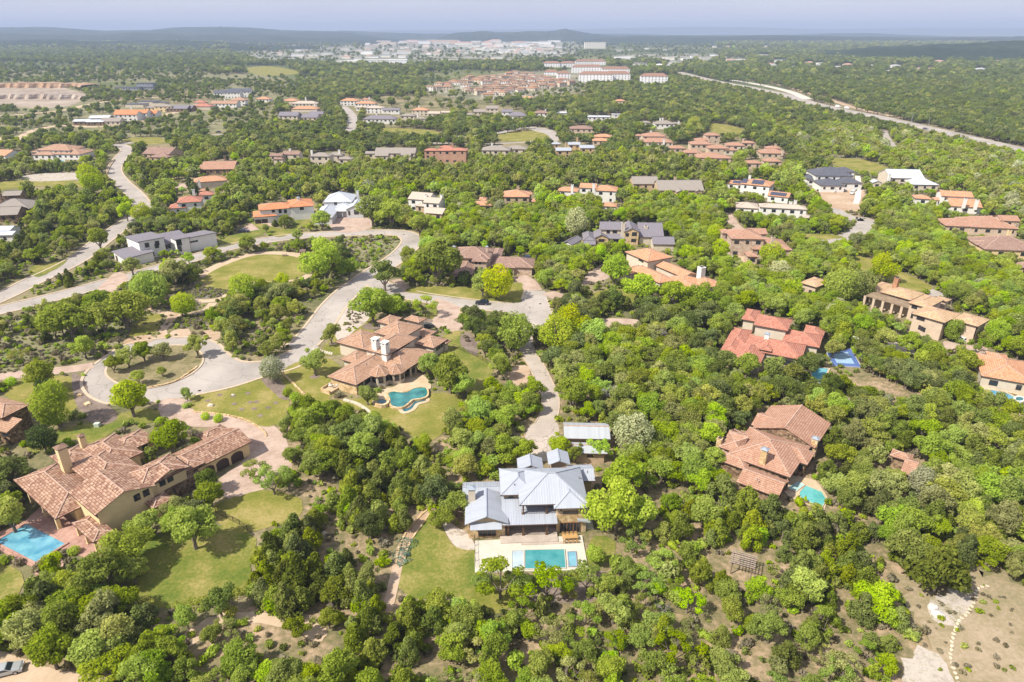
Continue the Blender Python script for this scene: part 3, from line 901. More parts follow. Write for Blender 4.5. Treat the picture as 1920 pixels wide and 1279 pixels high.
class House:
	"""px, py in photo pixels. ref: two photo points on a wall-parallel line at height ref_h -> the u axis.
	Everything is stored in the house's own frame (u, v) around its base."""
	def __init__(self, name, label, cat='house', ref=None, ref_h=3.3, rot=None, roof=None, wall=None, zoom=None, group=None, pitch=0.38, over=0.6, at=None, fascia=None, far=False, win=None, base=None):
		self.z = zoom or (lambda p: p)
		if rot is None:
			a, b = G(*self.z(ref[0]), ref_h), G(*self.z(ref[1]), ref_h)
			rot = math.atan2(b.y - a.y, b.x - a.x)
		else:
			rot = math.radians(rot)
		self.rot = rot
		self.U = Vector((math.cos(rot), math.sin(rot), 0))
		self.V = Vector((-math.sin(rot), math.cos(rot), 0))
		self.label = label
		self.name = name
		self.cat = cat
		self.group = group
		self.roofm, self.wallm = roof, wall
		self.pitch, self.over = pitch, over
		self.fascia = fascia or M_FASCIA
		self.far = far
		self.autowin = win
		self.origin = None
		if at is not None:
			g = G(*self.z(at))
			self.origin = Vector((g.x, g.y, 0))
		self.root = None
		self.wings = []
		self.tops = []
		self.frame = M_FRAME
		self.seen = []
		self.maxdepth = 0
		HOUSES.append(self)
	def loc(self, p, h):
		g = G(*self.z(p), h)
		if self.origin is None:
			self.origin = Vector((g.x, g.y, 0))
		if self.root is None:
			self.root = empty(self.name, self.origin, self.rot)
			tag(self.root, self.label, self.cat, self.group)
		d = g - self.origin
		return d.dot(self.U), d.dot(self.V)
	def world(self, u, v, z=0.0):
		w = self.origin + self.U * u + self.V * v
		return Vector((w.x, w.y, z))
	def part(self, mb, name, mat, parent=None):
		return mb.build(name, mat, parent or self.root)
	# -------------------------------------------------- wing
	def wing(self, h, *pts, kind='hip', ridge=None, z0=0.0, pitch=None, over=None, roof=None, wall=None, inset=(0,0,0,0), high=None, wins=None, stone=None, base=True, minv=None):
		q = [self.loc(p, h) for p in pts]
		us, vs = [a[0] for a in q], [a[1] for a in q]
		return self.wing_uv(h, min(us), min(vs), max(us), max(vs) if minv is None else max(max(vs), min(vs) + minv), kind, ridge, z0, pitch, over, roof, wall, inset, high, wins, stone)
	def wing_uv(self, h, u0, v0, u1, v1, kind='hip', ridge=None, z0=0.0, pitch=None, over=None, roof=None, wall=None, inset=(0,0,0,0), high=None, wins=None, stone=None):
		pitch = self.pitch if pitch is None else pitch
		over = self.over if over is None else over
		roofm = roof or self.roofm
		wallm = wall or self.wallm
		if self.maxdepth and abs(math.degrees(self.rot)) < 24:
			d = min(v1 - v0, max(6.5, self.maxdepth * (u1 - u0)), 15.0 if self.maxdepth < 1 else 19.0)
			v1 = v0 + d
		U, V = u1 - u0, v1 - v0
		if ridge is None:
			ridge = 'u' if U >= V else 'v'
		half = (V if ridge == 'u' else U) / 2
		rise = half * pitch
		t = 0.16
		mb, cap = MB(), MB()
		def face(p):
			"""roof face with uv measured along its eave and up its slope"""
			P = [Vector(x) for x in p]
			e = (P[1] - P[0])
			e.normalize()
			nrm = Vector((0,0,0))
			for i in range(1, len(P) - 1):
				nrm += (P[i] - P[0]).cross(P[i + 1] - P[0])
			nrm.normalize()
			s = nrm.cross(e)
			mb.poly(P, [((x - P[0]).dot(e) + 100,(x - P[0]).dot(s) + 100) for x in P])
		def cappr(a, b):
			cap.bar(a, b, 0.17, n=4)
		if kind == 'hip':
			if ridge == 'u':
				a, b = (u0 + half, (v0 + v1) / 2, h + rise),(u1 - half, (v0 + v1) / 2, h + rise)
				A, B, C, D = (u0, v0, h),(u1, v0, h),(u1, v1, h),(u0, v1, h)
				face((A, B, b, a)); face((B, C, b)); face((C, D, a, b)); face((D, A, a))
				for x, y in ((A, a),(D, a),(B, b),(C, b),(a, b)):
					cappr(x, y)
			else:
				a, b = ((u0 + u1) / 2, v0 + half, h + rise),((u0 + u1) / 2, v1 - half, h + rise)
				A, B, C, D = (u0, v0, h),(u1, v0, h),(u1, v1, h),(u0, v1, h)
				face((A, B, a)); face((B, C, b, a)); face((C, D, b)); face((D, A, a, b))
				for x, y in ((A, a),(B, a),(C, b),(D, b),(a, b)):
					cappr(x, y)
		elif kind == 'gable':
			if ridge == 'u':
				a, b = (u0,(v0 + v1) / 2, h + rise),(u1,(v0 + v1) / 2, h + rise)
				face(((u0, v0, h),(u1, v0, h), b, a)); face(((u1, v1, h),(u0, v1, h), a, b))
				face(((u1, v0, h - t),(u1, v0, h), b, (u1, b[1], b[2] - t)))
				face(((u1, b[1], b[2] - t), b, (u1, v1, h),(u1, v1, h - t)))
				face(((u0, v0, h - t),(u0, v0, h), a, (u0, a[1], a[2] - t)))
				face(((u0, a[1], a[2] - t), a, (u0, v1, h),(u0, v1, h - t)))
				face(((u0, v0, h - t),(u1, v0, h - t),(u1, b[1], b[2] - t),(u0, a[1], a[2] - t)))
				face(((u0, v1, h - t),(u1, v1, h - t),(u1, b[1], b[2] - t),(u0, a[1], a[2] - t)))
			else:
				a, b = ((u0 + u1) / 2, v0, h + rise),((u0 + u1) / 2, v1, h + rise)
				face(((u1, v0, h),(u1, v1, h), b, a)); face(((u0, v1, h),(u0, v0, h), a, b))
				face(((u0, v0, h - t),(u0, v0, h), a, (a[0], v0, a[2] - t)))
				face(((a[0], v0, a[2] - t), a, (u1, v0, h),(u1, v0, h - t)))
				face(((u0, v1, h - t),(u0, v1, h), b, (b[0], v1, b[2] - t)))
				face(((b[0], v1, b[2] - t), b, (u1, v1, h),(u1, v1, h - t)))
				face(((u0, v0, h - t),(u0, v1, h - t),(b[0], v1, b[2] - t),(a[0], v0, a[2] - t)))
				face(((u1, v0, h - t),(u1, v1, h - t),(b[0], v1, b[2] - t),(a[0], v0, a[2] - t)))
			cappr(a, b)
		elif kind == 'shed':
			hi = high or 'v1'
			r = (V if hi[0] == 'v' else U) * pitch
			z = {'v1': (h, h, h + r, h + r), 'v0': (h + r, h + r, h, h), 'u1': (h, h + r, h + r, h), 'u0': (h + r, h, h, h + r)}[hi]
			A, B, C, D = [(x, y, zz) for (x, y), zz in zip(((u0, v0),(u1, v0),(u1, v1),(u0, v1)), z)]
			if hi[0] == 'v':
				face((A, B, C, D))
			else:
				face((B, C, D, A))
			dn = lambda p: (p[0], p[1], p[2] - 0.3)
			for p, q in ((A, B),(B, C),(C, D),(D, A)):
				mb.poly([dn(p), dn(q), q, p])
			mb.poly([dn(D), dn(C), dn(B), dn(A)])
			rise = r
		elif kind == 'flat':
			mb.box(u0, v0, h - 0.15, u1, v1, h + 0.12)
			rise = 0.1
		nm = self.part(mb, 'roof', roofm)
		if cap.f and not self.far:
			cap.build('ridge_cap', RIDGE_OF.get(roofm.name, M_RIDGE_TILE), nm)
		if kind in ('hip', 'gable'):
			ring = []       # eave boards and soffit
			o = 0.04
			for (a, b, c, d) in ((u0 - o, v0 - o, u1 + o, v0 + 0.10),(u0 - o, v1 - 0.10, u1 + o, v1 + o),(u0 - o, v0 + 0.101, u0 + 0.10, v1 - 0.101),(u1 - 0.10, v0 + 0.101, u1 + o, v1 - 0.101)):
				if kind == 'gable' and ((ridge == 'u') == (c - a < 0.3)):
					continue
				ring.append((a, b, h - 0.24, c, d, h - 0.01))
			if kind == 'hip':
				e = MB()
				for q in ring:
					e.box(*q)
				e.poly([(u0 + .1, v0 + .1, h - 0.12),(u0 + .1, v1 - .1, h - 0.12),(u1 - .1, v1 - .1, h - 0.12),(u1 - .1, v0 + .1, h - 0.12)])
				e.build('fascia', self.fascia, nm)
			else:
				for q in ring:
					e = MB()
					e.box(*q)
					e.build('fascia', self.fascia, nm)
		a0, b0, a1, b1 = u0 + over + inset[3], v0 + over + inset[0], u1 - over - inset[1], v1 - over - inset[2]
		wm = MB()
		top = h - 0.13
		def wtop(u, v):
			if kind == 'gable':
				c = (v0 + v1) / 2 if ridge == 'u' else (u0 + u1) / 2
				return h + (half - abs((v if ridge == 'u' else u) - c)) * pitch - t - 0.03
			if kind == 'shed':
				hi = high or 'v1'
				f = {'v1': v - v0, 'v0': v1 - v, 'u1': u - u0, 'u0': u1 - u}[hi]
				return h + f * pitch - 0.31
			return top
		cs = [(a0, b0),(a1, b0),(a1, b1),(a0, b1)]
		for i in range(4):
			p, q = cs[i], cs[(i + 1) % 4]
			pts = [(p[0], p[1], z0),(q[0], q[1], z0),(q[0], q[1], wtop(*q))]
			if kind == 'gable':
				mid = ((p[0] + q[0]) / 2,(v0 + v1) / 2) if ridge == 'u' and i in (1,3) else ((u0 + u1) / 2,(p[1] + q[1]) / 2) if ridge == 'v' and i in (0,2) else None
				if mid:
					pts.append((mid[0], mid[1], wtop(*mid)))
			pts.append((p[0], p[1], wtop(*p)))
			L = math.hypot(q[0] - p[0], q[1] - p[1])
			wm.poly(pts, [(0, x[2]) for x in pts])
		self.part(wm, 'wall', wallm)
		w = dict(u0=a0, v0=b0, u1=a1, v1=b1, h=h, top=h + rise, e=(u0, v0, u1, v1), z0=z0, kind=kind)
		self.wings.append(w)
		for (u, v, z) in ((u0, v0, h),(u1, v0, h),(u1, v1, h),(u0, v1, h),(u0, v0, z0),(u1, v0, z0),((u0 + u1) / 2,(v0 + v1) / 2, h + rise)):
			self.seen.append(self.world(u, v, z))
		if stone:
			sm = MB()
			z = z0 + stone[1]
			o = 0.06
			for i in range(4):
				p, q = cs[i], cs[(i + 1) % 4]
				sm.box(min(p[0], q[0]) - o, min(p[1], q[1]) - o, z0, max(p[0], q[0]) + o, max(p[1], q[1]) + o, z) if False else None
			sm.box(a0 - o, b0 - o, z0, a1 + o, b1 + o, z)
			self.part(sm, 'stone_base', stone[0])
		wins = self.autowin if wins is None else wins
		if wins:
			for side in wins:
				self.win_row(w, side)
		return w
	# -------------------------------------------------- features on walls
	def side_frame(self, w, side, off=0.0):
		"""origin, direction along wall, outward normal in house coordinates"""
		if side == 'S':
			return Vector((w['u0'], w['v0'] - off, 0)), Vector((1,0,0)), Vector((0,-1,0)), w['u1'] - w['u0']
		if side == 'E':
			return Vector((w['u1'] + off, w['v0'], 0)), Vector((0,1,0)), Vector((1,0,0)), w['v1'] - w['v0']
		if side == 'W':
			return Vector((w['u0'] - off, w['v1'], 0)), Vector((0,-1,0)), Vector((-1,0,0)), w['v1'] - w['v0']
		return Vector((w['u1'], w['v1'] + off, 0)), Vector((-1,0,0)), Vector((0,1,0)), w['u1'] - w['u0']
	def window(self, w, side, along, zc, ww, hh, name='window', mat=None, pane=None, arch=False, mull=1, off=0.0):
		o, d, n, L = self.side_frame(w, side, off)
		c = o + d * along
		ob = window_obj(name, ww, hh, mat or self.frame, pane or M_GLASS, arch, mull, self.far)
		link(ob[0], self.root)
		ob[0].location = (c.x, c.y, zc)
		ob[0].rotation_euler = (0,0, math.atan2(d.y, d.x))
		if ob[1]:
			link(ob[1], ob[0])
		return ob[0]
	def at_px(self, w, side, p, off=0.0):
		"""photo pixel on a wall plane -> (along, z)"""
		o, d, n, L = self.side_frame(w, side, off)
		ow = self.world(o.x, o.y)
		dw = self.U * d.x + self.V * d.y
		nw = self.U * n.x + self.V * n.y
		r = ray(*self.z(p))
		cpos = Vector((0,0, CAM_H))
		t = (ow - cpos).dot(nw) / r.dot(nw)
		hit = cpos + r * t
		return (hit - ow).dot(dw), hit.z
	def win(self, w, side, p, ww, hh, **k):
		a, z = self.at_px(w, side, p, k.get('off', 0.0))
		z = max(w['z0'] + hh / 2 + 0.05, min(z, w['h'] - hh / 2 - 0.2)) if not k.pop('free', False) else z
		L = self.side_frame(w, side)[3]
		a = max(ww / 2 + 0.1, min(L - ww / 2 - 0.1, a))
		return self.window(w, side, a, z, ww, hh, **k)
	def win_row(self, w, side):
		L = self.side_frame(w, side)[3]
		fl = []
		if w['h'] - w['z0'] > 5.2:
			fl = [w['z0'] + 1.6, w['h'] - 1.6]
		else:
			fl = [w['h'] - 1.65]
		n = max(1, int(L / 4.2))
		for z in fl:
			for i in range(n):
				a = (i + 0.5) * L / n
				ww = 1.9 if (i + int(L)) % 2 else 1.3
				if L > ww + 0.5:
					self.window(w, side, a, z, ww, 1.5)
	def door(self, w, side, p, ww, hh, mat=None, arch=False, name='garage_door'):
		a, z = self.at_px(w, side, p)
		L = self.side_frame(w, side)[3]
		a = max(ww / 2 + 0.1, min(L - ww / 2 - 0.1, a))
		return self.window(w, side, a, w['z0'] + hh / 2 + 0.02, ww, hh, name=name, mat=M_FASCIA if mat is None else mat, pane=M_GARAGE, arch=arch, mull=0)
	def post(self, u, v, z0, z1, mat=None, s=0.35, name='column'):
		mb = MB()
		mb.box(u - s / 2, v - s / 2, z0, u + s / 2, v + s / 2, z1)
		mb.box(u - s / 2 - .08, v - s / 2 - .08, z0, u + s / 2 + .08, v + s / 2 + .08, z0 + 0.35)
		mb.box(u - s / 2 - .06, v - s / 2 - .06, z1 - 0.25, u + s / 2 + .06, v + s / 2 + .06, z1 - 0.005)
		return self.part(mb, name, mat or self.wallm)
	def porch(self, w, side, n, h=None, mat=None, s=0.35, span=(0.02,0.98)):
		"""row of columns under the eave of a wing"""
		u0, v0, u1, v1 = w['e']
		h = h or w['h'] - 0.25
		for i in range(n):
			f = span[0] + (span[1] - span[0]) * (i / max(1, n - 1))
			if side == 'S':
				self.post(u0 + 0.4 + (u1 - u0 - 0.8) * f, v0 + 0.45, w['z0'], h, mat, s)
			elif side == 'E':
				self.post(u1 - 0.45, v0 + 0.4 + (v1 - v0 - 0.8) * f, w['z0'], h, mat, s)
			else:
				self.post(u0 + 0.45, v0 + 0.4 + (v1 - v0 - 0.8) * f, w['z0'], h, mat, s)
	def chimney(self, base, top, hb, width=1.1, mat=None, cap='flat'):
		"""base: photo point where the stack meets the roof at height hb; top: photo point of its top"""
		u, v = self.loc(base, hb)
		wpt = self.world(u, v)
		ty = self.z(top)[1]
		best = hb + 1.5
		for k in range(200):
			zt = hb + 0.3 + k * 0.05
			_, yy = project(np.array(wpt.x), np.array(wpt.y), np.array(zt))
			if yy <= ty:
				best = zt
				break
		zt = best
		wd = width / 2
		mb = MB()
		mb.box(u - wd, v - wd, max(0, hb - 3), u + wd, v + wd, zt)
		c = self.part(mb, 'chimney', mat or self.wallm)
		cb = MB()
		if cap == 'metal':
			cb.box(u - wd * .8, v - wd * .8, zt, u + wd * .8, v + wd * .8, zt + 0.3)
			a = (u, v, zt + 0.75)
			q = [(u - wd * 1.25, v - wd * 1.25, zt + 0.3),(u + wd * 1.25, v - wd * 1.25, zt + 0.3),(u + wd * 1.25, v + wd * 1.25, zt + 0.3),(u - wd * 1.25, v + wd * 1.25, zt + 0.3)]
			for i in range(4):
				cb.poly([q[i], q[(i + 1) % 4], a])
			cb.build('chimney_cap', M_CAP, c)
		elif cap == 'tower':
			cb.box(u - wd * 1.15, v - wd * 1.15, zt - 0.9, u + wd * 1.15, v + wd * 1.15, zt - 0.7)
			cb.box(u - wd * 1.2, v - wd * 1.2, zt, u + wd * 1.2, v + wd * 1.2, zt + 0.2)
			cb.build('chimney_cap', mat or self.wallm, c)
			fl = MB()
			for (x, y) in ((-1,0),(1,0),(0,-1),(0,1)):
				fl.box(u + x * wd - 0.22 * (1 if y else 0.1), v + y * wd - 0.22 * (1 if x else 0.1), zt - 0.6, u + x * wd + 0.22 * (1 if y else 0.1), v + y * wd + 0.22 * (1 if x else 0.1), zt - 0.15)
			fl.build('flue_opening', M_FRAME, c)
		elif cap == 'tile':
			cb.box(u - wd * .7, v - wd * .7, zt, u + wd * .7, v + wd * .7, zt + 0.4)
			q = [(u - wd * 1.3, v - wd * 1.3, zt + 0.4),(u + wd * 1.3, v - wd * 1.3, zt + 0.4),(u + wd * 1.3, v + wd * 1.3, zt + 0.4),(u - wd * 1.3, v + wd * 1.3, zt + 0.4)]
			a = (u, v, zt + 0.95)
			for i in range(4):
				cb.poly([q[i], q[(i + 1) % 4], a])
			cb.build('chimney_cap', self.roofm, c)
		else:
			cb.box(u - wd * 1.12, v - wd * 1.12, zt, u + wd * 1.12, v + wd * 1.12, zt + 0.15)
			cb.build('chimney_cap', mat or self.wallm, c)
			fl = MB()
			fl.box(u - wd * .6, v - wd * .6, zt + 0.15, u + wd * .6, v + wd * .6, zt + 0.32)
			fl.build('flue_opening', M_FRAME, c)
		self.seen.append(self.world(u, v, zt))
	def vents(self, pts, h):
		for p in pts:
			u, v = self.loc(p, h)
			mb = MB()
			mb.bar((u, v, h - 0.3),(u, v, h + 0.35), 0.12, n=6)
			self.part(mb, 'roof_vent', M_VENT)
	def bay(self, c, r, h, roof=None, wall=None, n=8, rise=None):
		"""polygonal bay or turret"""
		u, v = self.loc(c, h)
		rr = r + self.over
		rise = rise or rr * 0.55
		mb, cp = MB(), MB()
		a = (u, v, h + rise)
		for i in range(n):
			t0, t1 = 2 * math.pi * (i - .5) / n, 2 * math.pi * (i + .5) / n
			p, q = (u + rr * math.cos(t0), v + rr * math.sin(t0), h),(u + rr * math.cos(t1), v + rr * math.sin(t1), h)
			mb.poly([p, q, a], [(100,100),(100 + 2 * rr * math.sin(math.pi / n), 100),(100 + rr * math.sin(math.pi / n), 100 + rr)])
			cp.bar(p, a, 0.13, n=4)
			mb.poly([(q[0], q[1], h - .2),(p[0], p[1], h - .2),(p[0], p[1], h),(q[0], q[1], h)])
		ro = self.part(mb, 'roof', roof or self.roofm)
		cp.build('ridge_cap', RIDGE_OF.get((roof or self.roofm).name, M_RIDGE_TILE), ro)
		wm = MB()
		for i in range(n):
			t0, t1 = 2 * math.pi * (i - .5) / n, 2 * math.pi * (i + .5) / n
			p, q = (u + r * math.cos(t0), v + r * math.sin(t0)),(u + r * math.cos(t1), v + r * math.sin(t1))
			wm.poly([(p[0], p[1], 0),(q[0], q[1], 0),(q[0], q[1], h - .1),(p[0], p[1], h - .1)])
		self.part(wm, 'wall', wall or self.wallm)
		for i in range(n):
			t = 2 * math.pi * i / n
			rm = r * math.cos(math.pi / n)
			w = window_obj('window', 1.3 * r / 2.7,1.8, self.frame, M_GLASS, False, 1, False)
			link(w[0], self.root)
			w[0].location = (u + rm * math.cos(t), v + rm * math.sin(t), h - 1.5)
			w[0].rotation_euler = (0,0, t + math.pi / 2)
			if w[1]:
				link(w[1], w[0])
		self.seen.append(self.world(u, v, h))
WIN_CACHE = {}
def window_obj(name, ww, hh, frame, pane, arch, mull, far):
	ww, hh = round(ww * 4) / 4, round(hh * 4) / 4
	ww, hh = max(ww, 0.5), max(hh, 0.5)
	key = (name, ww, hh, frame.name, pane.name, arch, mull, far)
	if key not in WIN_CACHE:
		fw = 0.10
		fm, pm = MB(), MB()
		x, z = ww / 2, hh / 2
		d0, d1 = -0.09,0.02
		fm.box(-x, d0,-z, -x + fw, d1, z)
		fm.box(x - fw, d0,-z, x, d1, z)
		fm.box(-x + fw, d0,-z, x - fw, d1,-z + fw)
		if not arch:
			fm.box(-x + fw, d0, z - fw, x - fw, d1, z)
		for i in range(mull):
			c = -x + ww * (i + 1) / (mull + 1)
			fm.box(c - 0.04, d0 + 0.01,-z + fw, c + 0.04, d1, z - fw)
		if name == 'garage_door':
			k = max(3, int(hh / 0.55))
			for i in range(1, k):
				zz = -z + hh * i / k
				fm.box(-x + fw, d0 + 0.03, zz - 0.02, x - fw, d1, zz + 0.02)
		if arch:
			n = 8
			pts = [(x * math.cos(math.pi * i / n), z + x * 0.55 * math.sin(math.pi * i / n)) for i in range(n + 1)]
			for i in range(n):
				a, b = pts[i], pts[i + 1]
				ia, ib = (a[0] * 0.86, z + (a[1] - z) * 0.8),(b[0] * 0.86, z + (b[1] - z) * 0.8)
				fm.poly([(ia[0], d0, ia[1]),(ib[0], d0, ib[1]),(b[0], d0, b[1]),(a[0], d0, a[1])])
				fm.poly([(a[0], d0, a[1]),(b[0], d0, b[1]),(b[0], d1, b[1]),(a[0], d1, a[1])])
			pm.poly([(p[0] * 0.87,-0.05, z + (p[1] - z) * 0.82) for p in pts])
		pm.box(-x + fw, -0.05,-z + fw, x - fw, 0.0, z - (0 if arch else fw))
		WIN_CACHE[key] = (fm.mesh(name, frame), pm.mesh('pane' if name == 'window' else 'door_panel', pane))
	a, b = WIN_CACHE[key]
	return bpy.data.objects.new(name, a), bpy.data.objects.new(b.name.split('.')[0], b)
def pool(name, label, px, mat, h=0.0, cope=None, smooth=False, cope_w=0.45, cat='swimming pool', group=None, deep=0.35, parent_extra=None):
	"""water surface sunk a little inside a raised coping ring"""
	w = [G(*p, h) for p in px]
	if smooth:
		w = catmull(w, True, 5)
	c = sum((p for p in w), Vector()) / len(w)
	root = empty(name, (c.x, c.y, 0))
	tag(root, label, cat, group)
	loc = [p - Vector((c.x, c.y, 0)) for p in w]
	area = sum(loc[i].x * loc[(i + 1) % len(loc)].y - loc[(i + 1) % len(loc)].x * loc[i].y for i in range(len(loc)))
	if area < 0:
		loc.reverse()
	n = len(loc)
	sheet_obj('water', loc, mat, h + 0.13, root, None)
	mb = MB()
	for i in range(n):
		a, b = loc[i], loc[(i + 1) % n]
		pa, nb = loc[i - 1], loc[(i + 2) % n]
		def off(q0, q1, q2, w):
			d1, d2 = (q1 - q0),(q2 - q1)
			d1.z = d2.z = 0
			d1.normalize(); d2.normalize()
			n1, n2 = Vector((d1.y, -d1.x, 0)), Vector((d2.y, -d2.x, 0))
			m = (n1 + n2)
			m.normalize()
			return q1 + m * (w / max(0.5, m.dot(n1)))
		oa, ob = off(pa, a, b, cope_w), off(a, b, nb, cope_w)
		z = h + 0.22
		f = lambda p, zz: (p.x, p.y, zz)
		mb.poly([f(a, z), f(oa, z), f(ob, z), f(b, z)])
		mb.poly([f(oa, 0), f(ob, 0), f(ob, z), f(oa, z)])
		mb.poly([f(b, h + 0.05), f(a, h + 0.05), f(a, z), f(b, z)])
	mb.build('coping', cope or M_DECK, root)
	CLEAR.append((to_px(w), 0.25))
	NOTREE.append(np.array([(p.x, p.y) for p in w]))
	return root
def finish_house(H, clear=0.35, low=0.45):
	"""register what must stay visible and where no trunk can stand"""
	if H.origin is None:
		return
	pts = []
	for w in H.wings:
		u0, v0, u1, v1 = w['e']
		zl = w['z0'] + (w['h'] - w['z0']) * low
		ws = [H.world(u0, v0, zl), H.world(u1, v0, zl), H.world(u1, v0, w['h']), H.world(u1, v1, w['h']), H.world(u0, v1, w['h']), H.world(u0, v0, w['h'])]
		ws.append(H.world((u0 + u1) / 2,(v0 + v1) / 2, w['top']))
		CLEAR.append((hull(to_px(ws)), clear))
		NOTREE.append(np.array([tuple(H.world(u, v))[:2] for u, v in ((u0 - 1, v0 - 1),(u1 + 1, v0 - 1),(u1 + 1, v1 + 1),(u0 - 1, v1 + 1))]))
def hull(p):
	p = sorted(map(tuple, p))
	def half(pts):
		h = []
		for q in pts:
			while len(h) > 1 and (h[-1][0] - h[-2][0]) * (q[1] - h[-2][1]) - (h[-1][1] - h[-2][1]) * (q[0] - h[-2][0]) <= 0:
				h.pop()
			h.append(q)
		return h
	a, b = half(p), half(p[::-1])
	return np.array(a[:-1] + b[:-1])
# ==== house with the grey metal roof (centre)
ZA = zoomer(740,780,3.762)
H = House('metal_roof_house', 'stone house with blue grey standing seam metal roof above a cream pool deck', rot=2.6, roof=R_METAL, wall=W_TAN, zoom=ZA, pitch=0.42, over=0.7)
H.frame = mat_plain('red_brown_window_frame', (0.24,0.12,0.06), 0.6,0.1)
patch('pool_deck', [ZA(p) for p in ((566,888),(1322,850),(1366,1092),(566,1112))], M_DECK, smooth=False, z=0.30, thick=0.3, clear=0.75)
main = H.wing(3.4,(760,762),(1150,760),(760,470), kind='gable', ridge='u', pitch=0.30, inset=(2.6,0,0,0))
main_l = H.wing(3.5,(482,590),(850,590),(482,468), kind='gable', ridge='u', pitch=0.34)
west = H.wing(3.9,(497,762),(803,757),(500,560), kind='gable', ridge='v', wins=None, stone=(W_STONE, 2.2))
up1 = H.wing(6.4,(745,556),(1010,552),(738,372), kind='hip')
up2 = H.wing(6.6,(880,625),(1366,615),(900,372), kind='hip', pitch=0.5, inset=(3.0,0,0,0))
up3 = H.wing(6.35,(1125,655),(1363,645),(1230,480), kind='hip', pitch=0.5)
tower_s = MB()
u0, v0, u1, v1 = up3['u0'], up3['v0'], up3['u1'], up3['v1']
tower_s.box(u0 - 0.08, v0 - 0.08,0, u1 + 0.08, v1,4.4)
H.part(tower_s, 'stone_base', W_STONE)
g1 = H.wing(5.2,(869,382),(1050,375),(872,300), kind='gable', ridge='v')
g2 = H.wing(5.6,(1085,345),(1238,335),(1086,258), kind='gable', ridge='v')
rt = H.wing(4.6,(1230,462),(1415,456),(1280,345), kind='gable', ridge='u')
low = H.wing(3.0,(1290,750),(1380,745),(1330,560), kind='shed', high='u0', pitch=0.2)
aw = MB()
a = west
aw.poly([(a['u0'] + 0.3, a['v0'] - 1.3,3.0),(a['u1'] - 0.6, a['v0'] - 1.3,3.0),(a['u1'] - 0.6, a['v0'], 3.75),(a['u0'] + 0.3, a['v0'], 3.75)], [(100,100),(106,100),(106,101),(100,101)])
aw.box(a['u0'] + 0.3, a['v0'] - 1.3,2.9, a['u1'] - 0.6, a['v0'] - 1.25,3.0)
H.part(aw, 'awning_roof', R_METAL)
H.win(west, 'S', (652,825), 3.6,1.5, mull=3, off=0.07)
H.win(west, 'S', (650,712), 0.5,0.6, free=True)
H.win(up1, 'S', (820,566), 0.9,1.0)
H.win(up3, 'S', (1240,682), 3.0,0.9, mull=3)
H.win(up3, 'S', (1174,664), 0.6,0.6)
H.win(up3, 'S', (1312,660), 0.6,0.6)
for x in (1190,1237,1282):
	H.win(up3, 'S', (x, 795), 1.5,2.4, name='patio_door', off=0.10)
for x in (850,940,1000,1090):
	H.win(main, 'S', (x, 790), 1.7,2.3, name='patio_door')
for x in (965,1035,1100):
	H.win(up2, 'S', (x, 655), 1.6,2.0, name='patio_door')
H.win(rt, 'E', (1390,480), 1.2,1.2)
mu0, mv0, mu1, mv1 = main['e']
for px_ in (800,908,1075):
	u, v = H.loc((px_, 765), 3.2)
	H.post(u, mv0 + 0.5,0.3,3.1, M_WOOD, 0.35, 'post')
uu0, uv0, uu1, uv1 = up2['e']
for px_ in (908,1075):
	u, v = H.loc((px_, 630), 6.4)
	H.post(u, uv0 + 0.5,3.9,6.4, M_WOOD, 0.3, 'post')
bl = MB()
bl.box(uu0 + 0.4, uv0 + 0.4,3.9, up3['u0'], uv0 + 4.0,4.1)
H.part(bl, 'balcony_floor', M_WOOD)
for (a0, a1, vv, zz) in ((uu0 + 0.4, up3['u0'], uv0 + 0.45,4.1),(H.loc((800,765), 3.2)[0], H.loc((1135,760), 3.2)[0], mv0 + 0.5,0.35)):
	rl = MB()
	rl.box(a0, vv - 0.03, zz + 0.95, a1, vv + 0.03, zz + 1.02)
	rl.box(a0, vv - 0.02, zz + 0.15, a1, vv + 0.02, zz + 0.19)
	k = int((a1 - a0) / 0.35)
	for i in range(k + 1):
		x = a0 + (a1 - a0) * i / k
		rl.box(x - 0.012, vv - 0.012, zz + 0.19, x + 0.012, vv + 0.012, zz + 0.95)
	H.part(rl, 'railing', M_FRAME)
tr = MB()
tu0 = H.loc((745,885), 0.3)[0]
tr.box(tu0, mv0 - 1.6,0, up3['u0'], mv0 + 3.2,0.5)
tr.box(tu0 + 4.0, mv0 - 2.2,0, up3['u0'] + 1.0, mv0 - 1.61,0.40)
H.part(tr, 'terrace', M_TERRA if False else mat_mottle('grey_stone_terrace', (0.42,0.35,0.29),(0.52,0.44,0.37), None, 0.3,1.5))
rp = MB()
rp.box(up3['u1'] + 0.1, up3['v0'] + 0.5,0, up3['u1'] + 2.3, up3['v0'] + 9,0.4)
H.part(rp, 'side_terrace', M_DECK)
seam = MB()
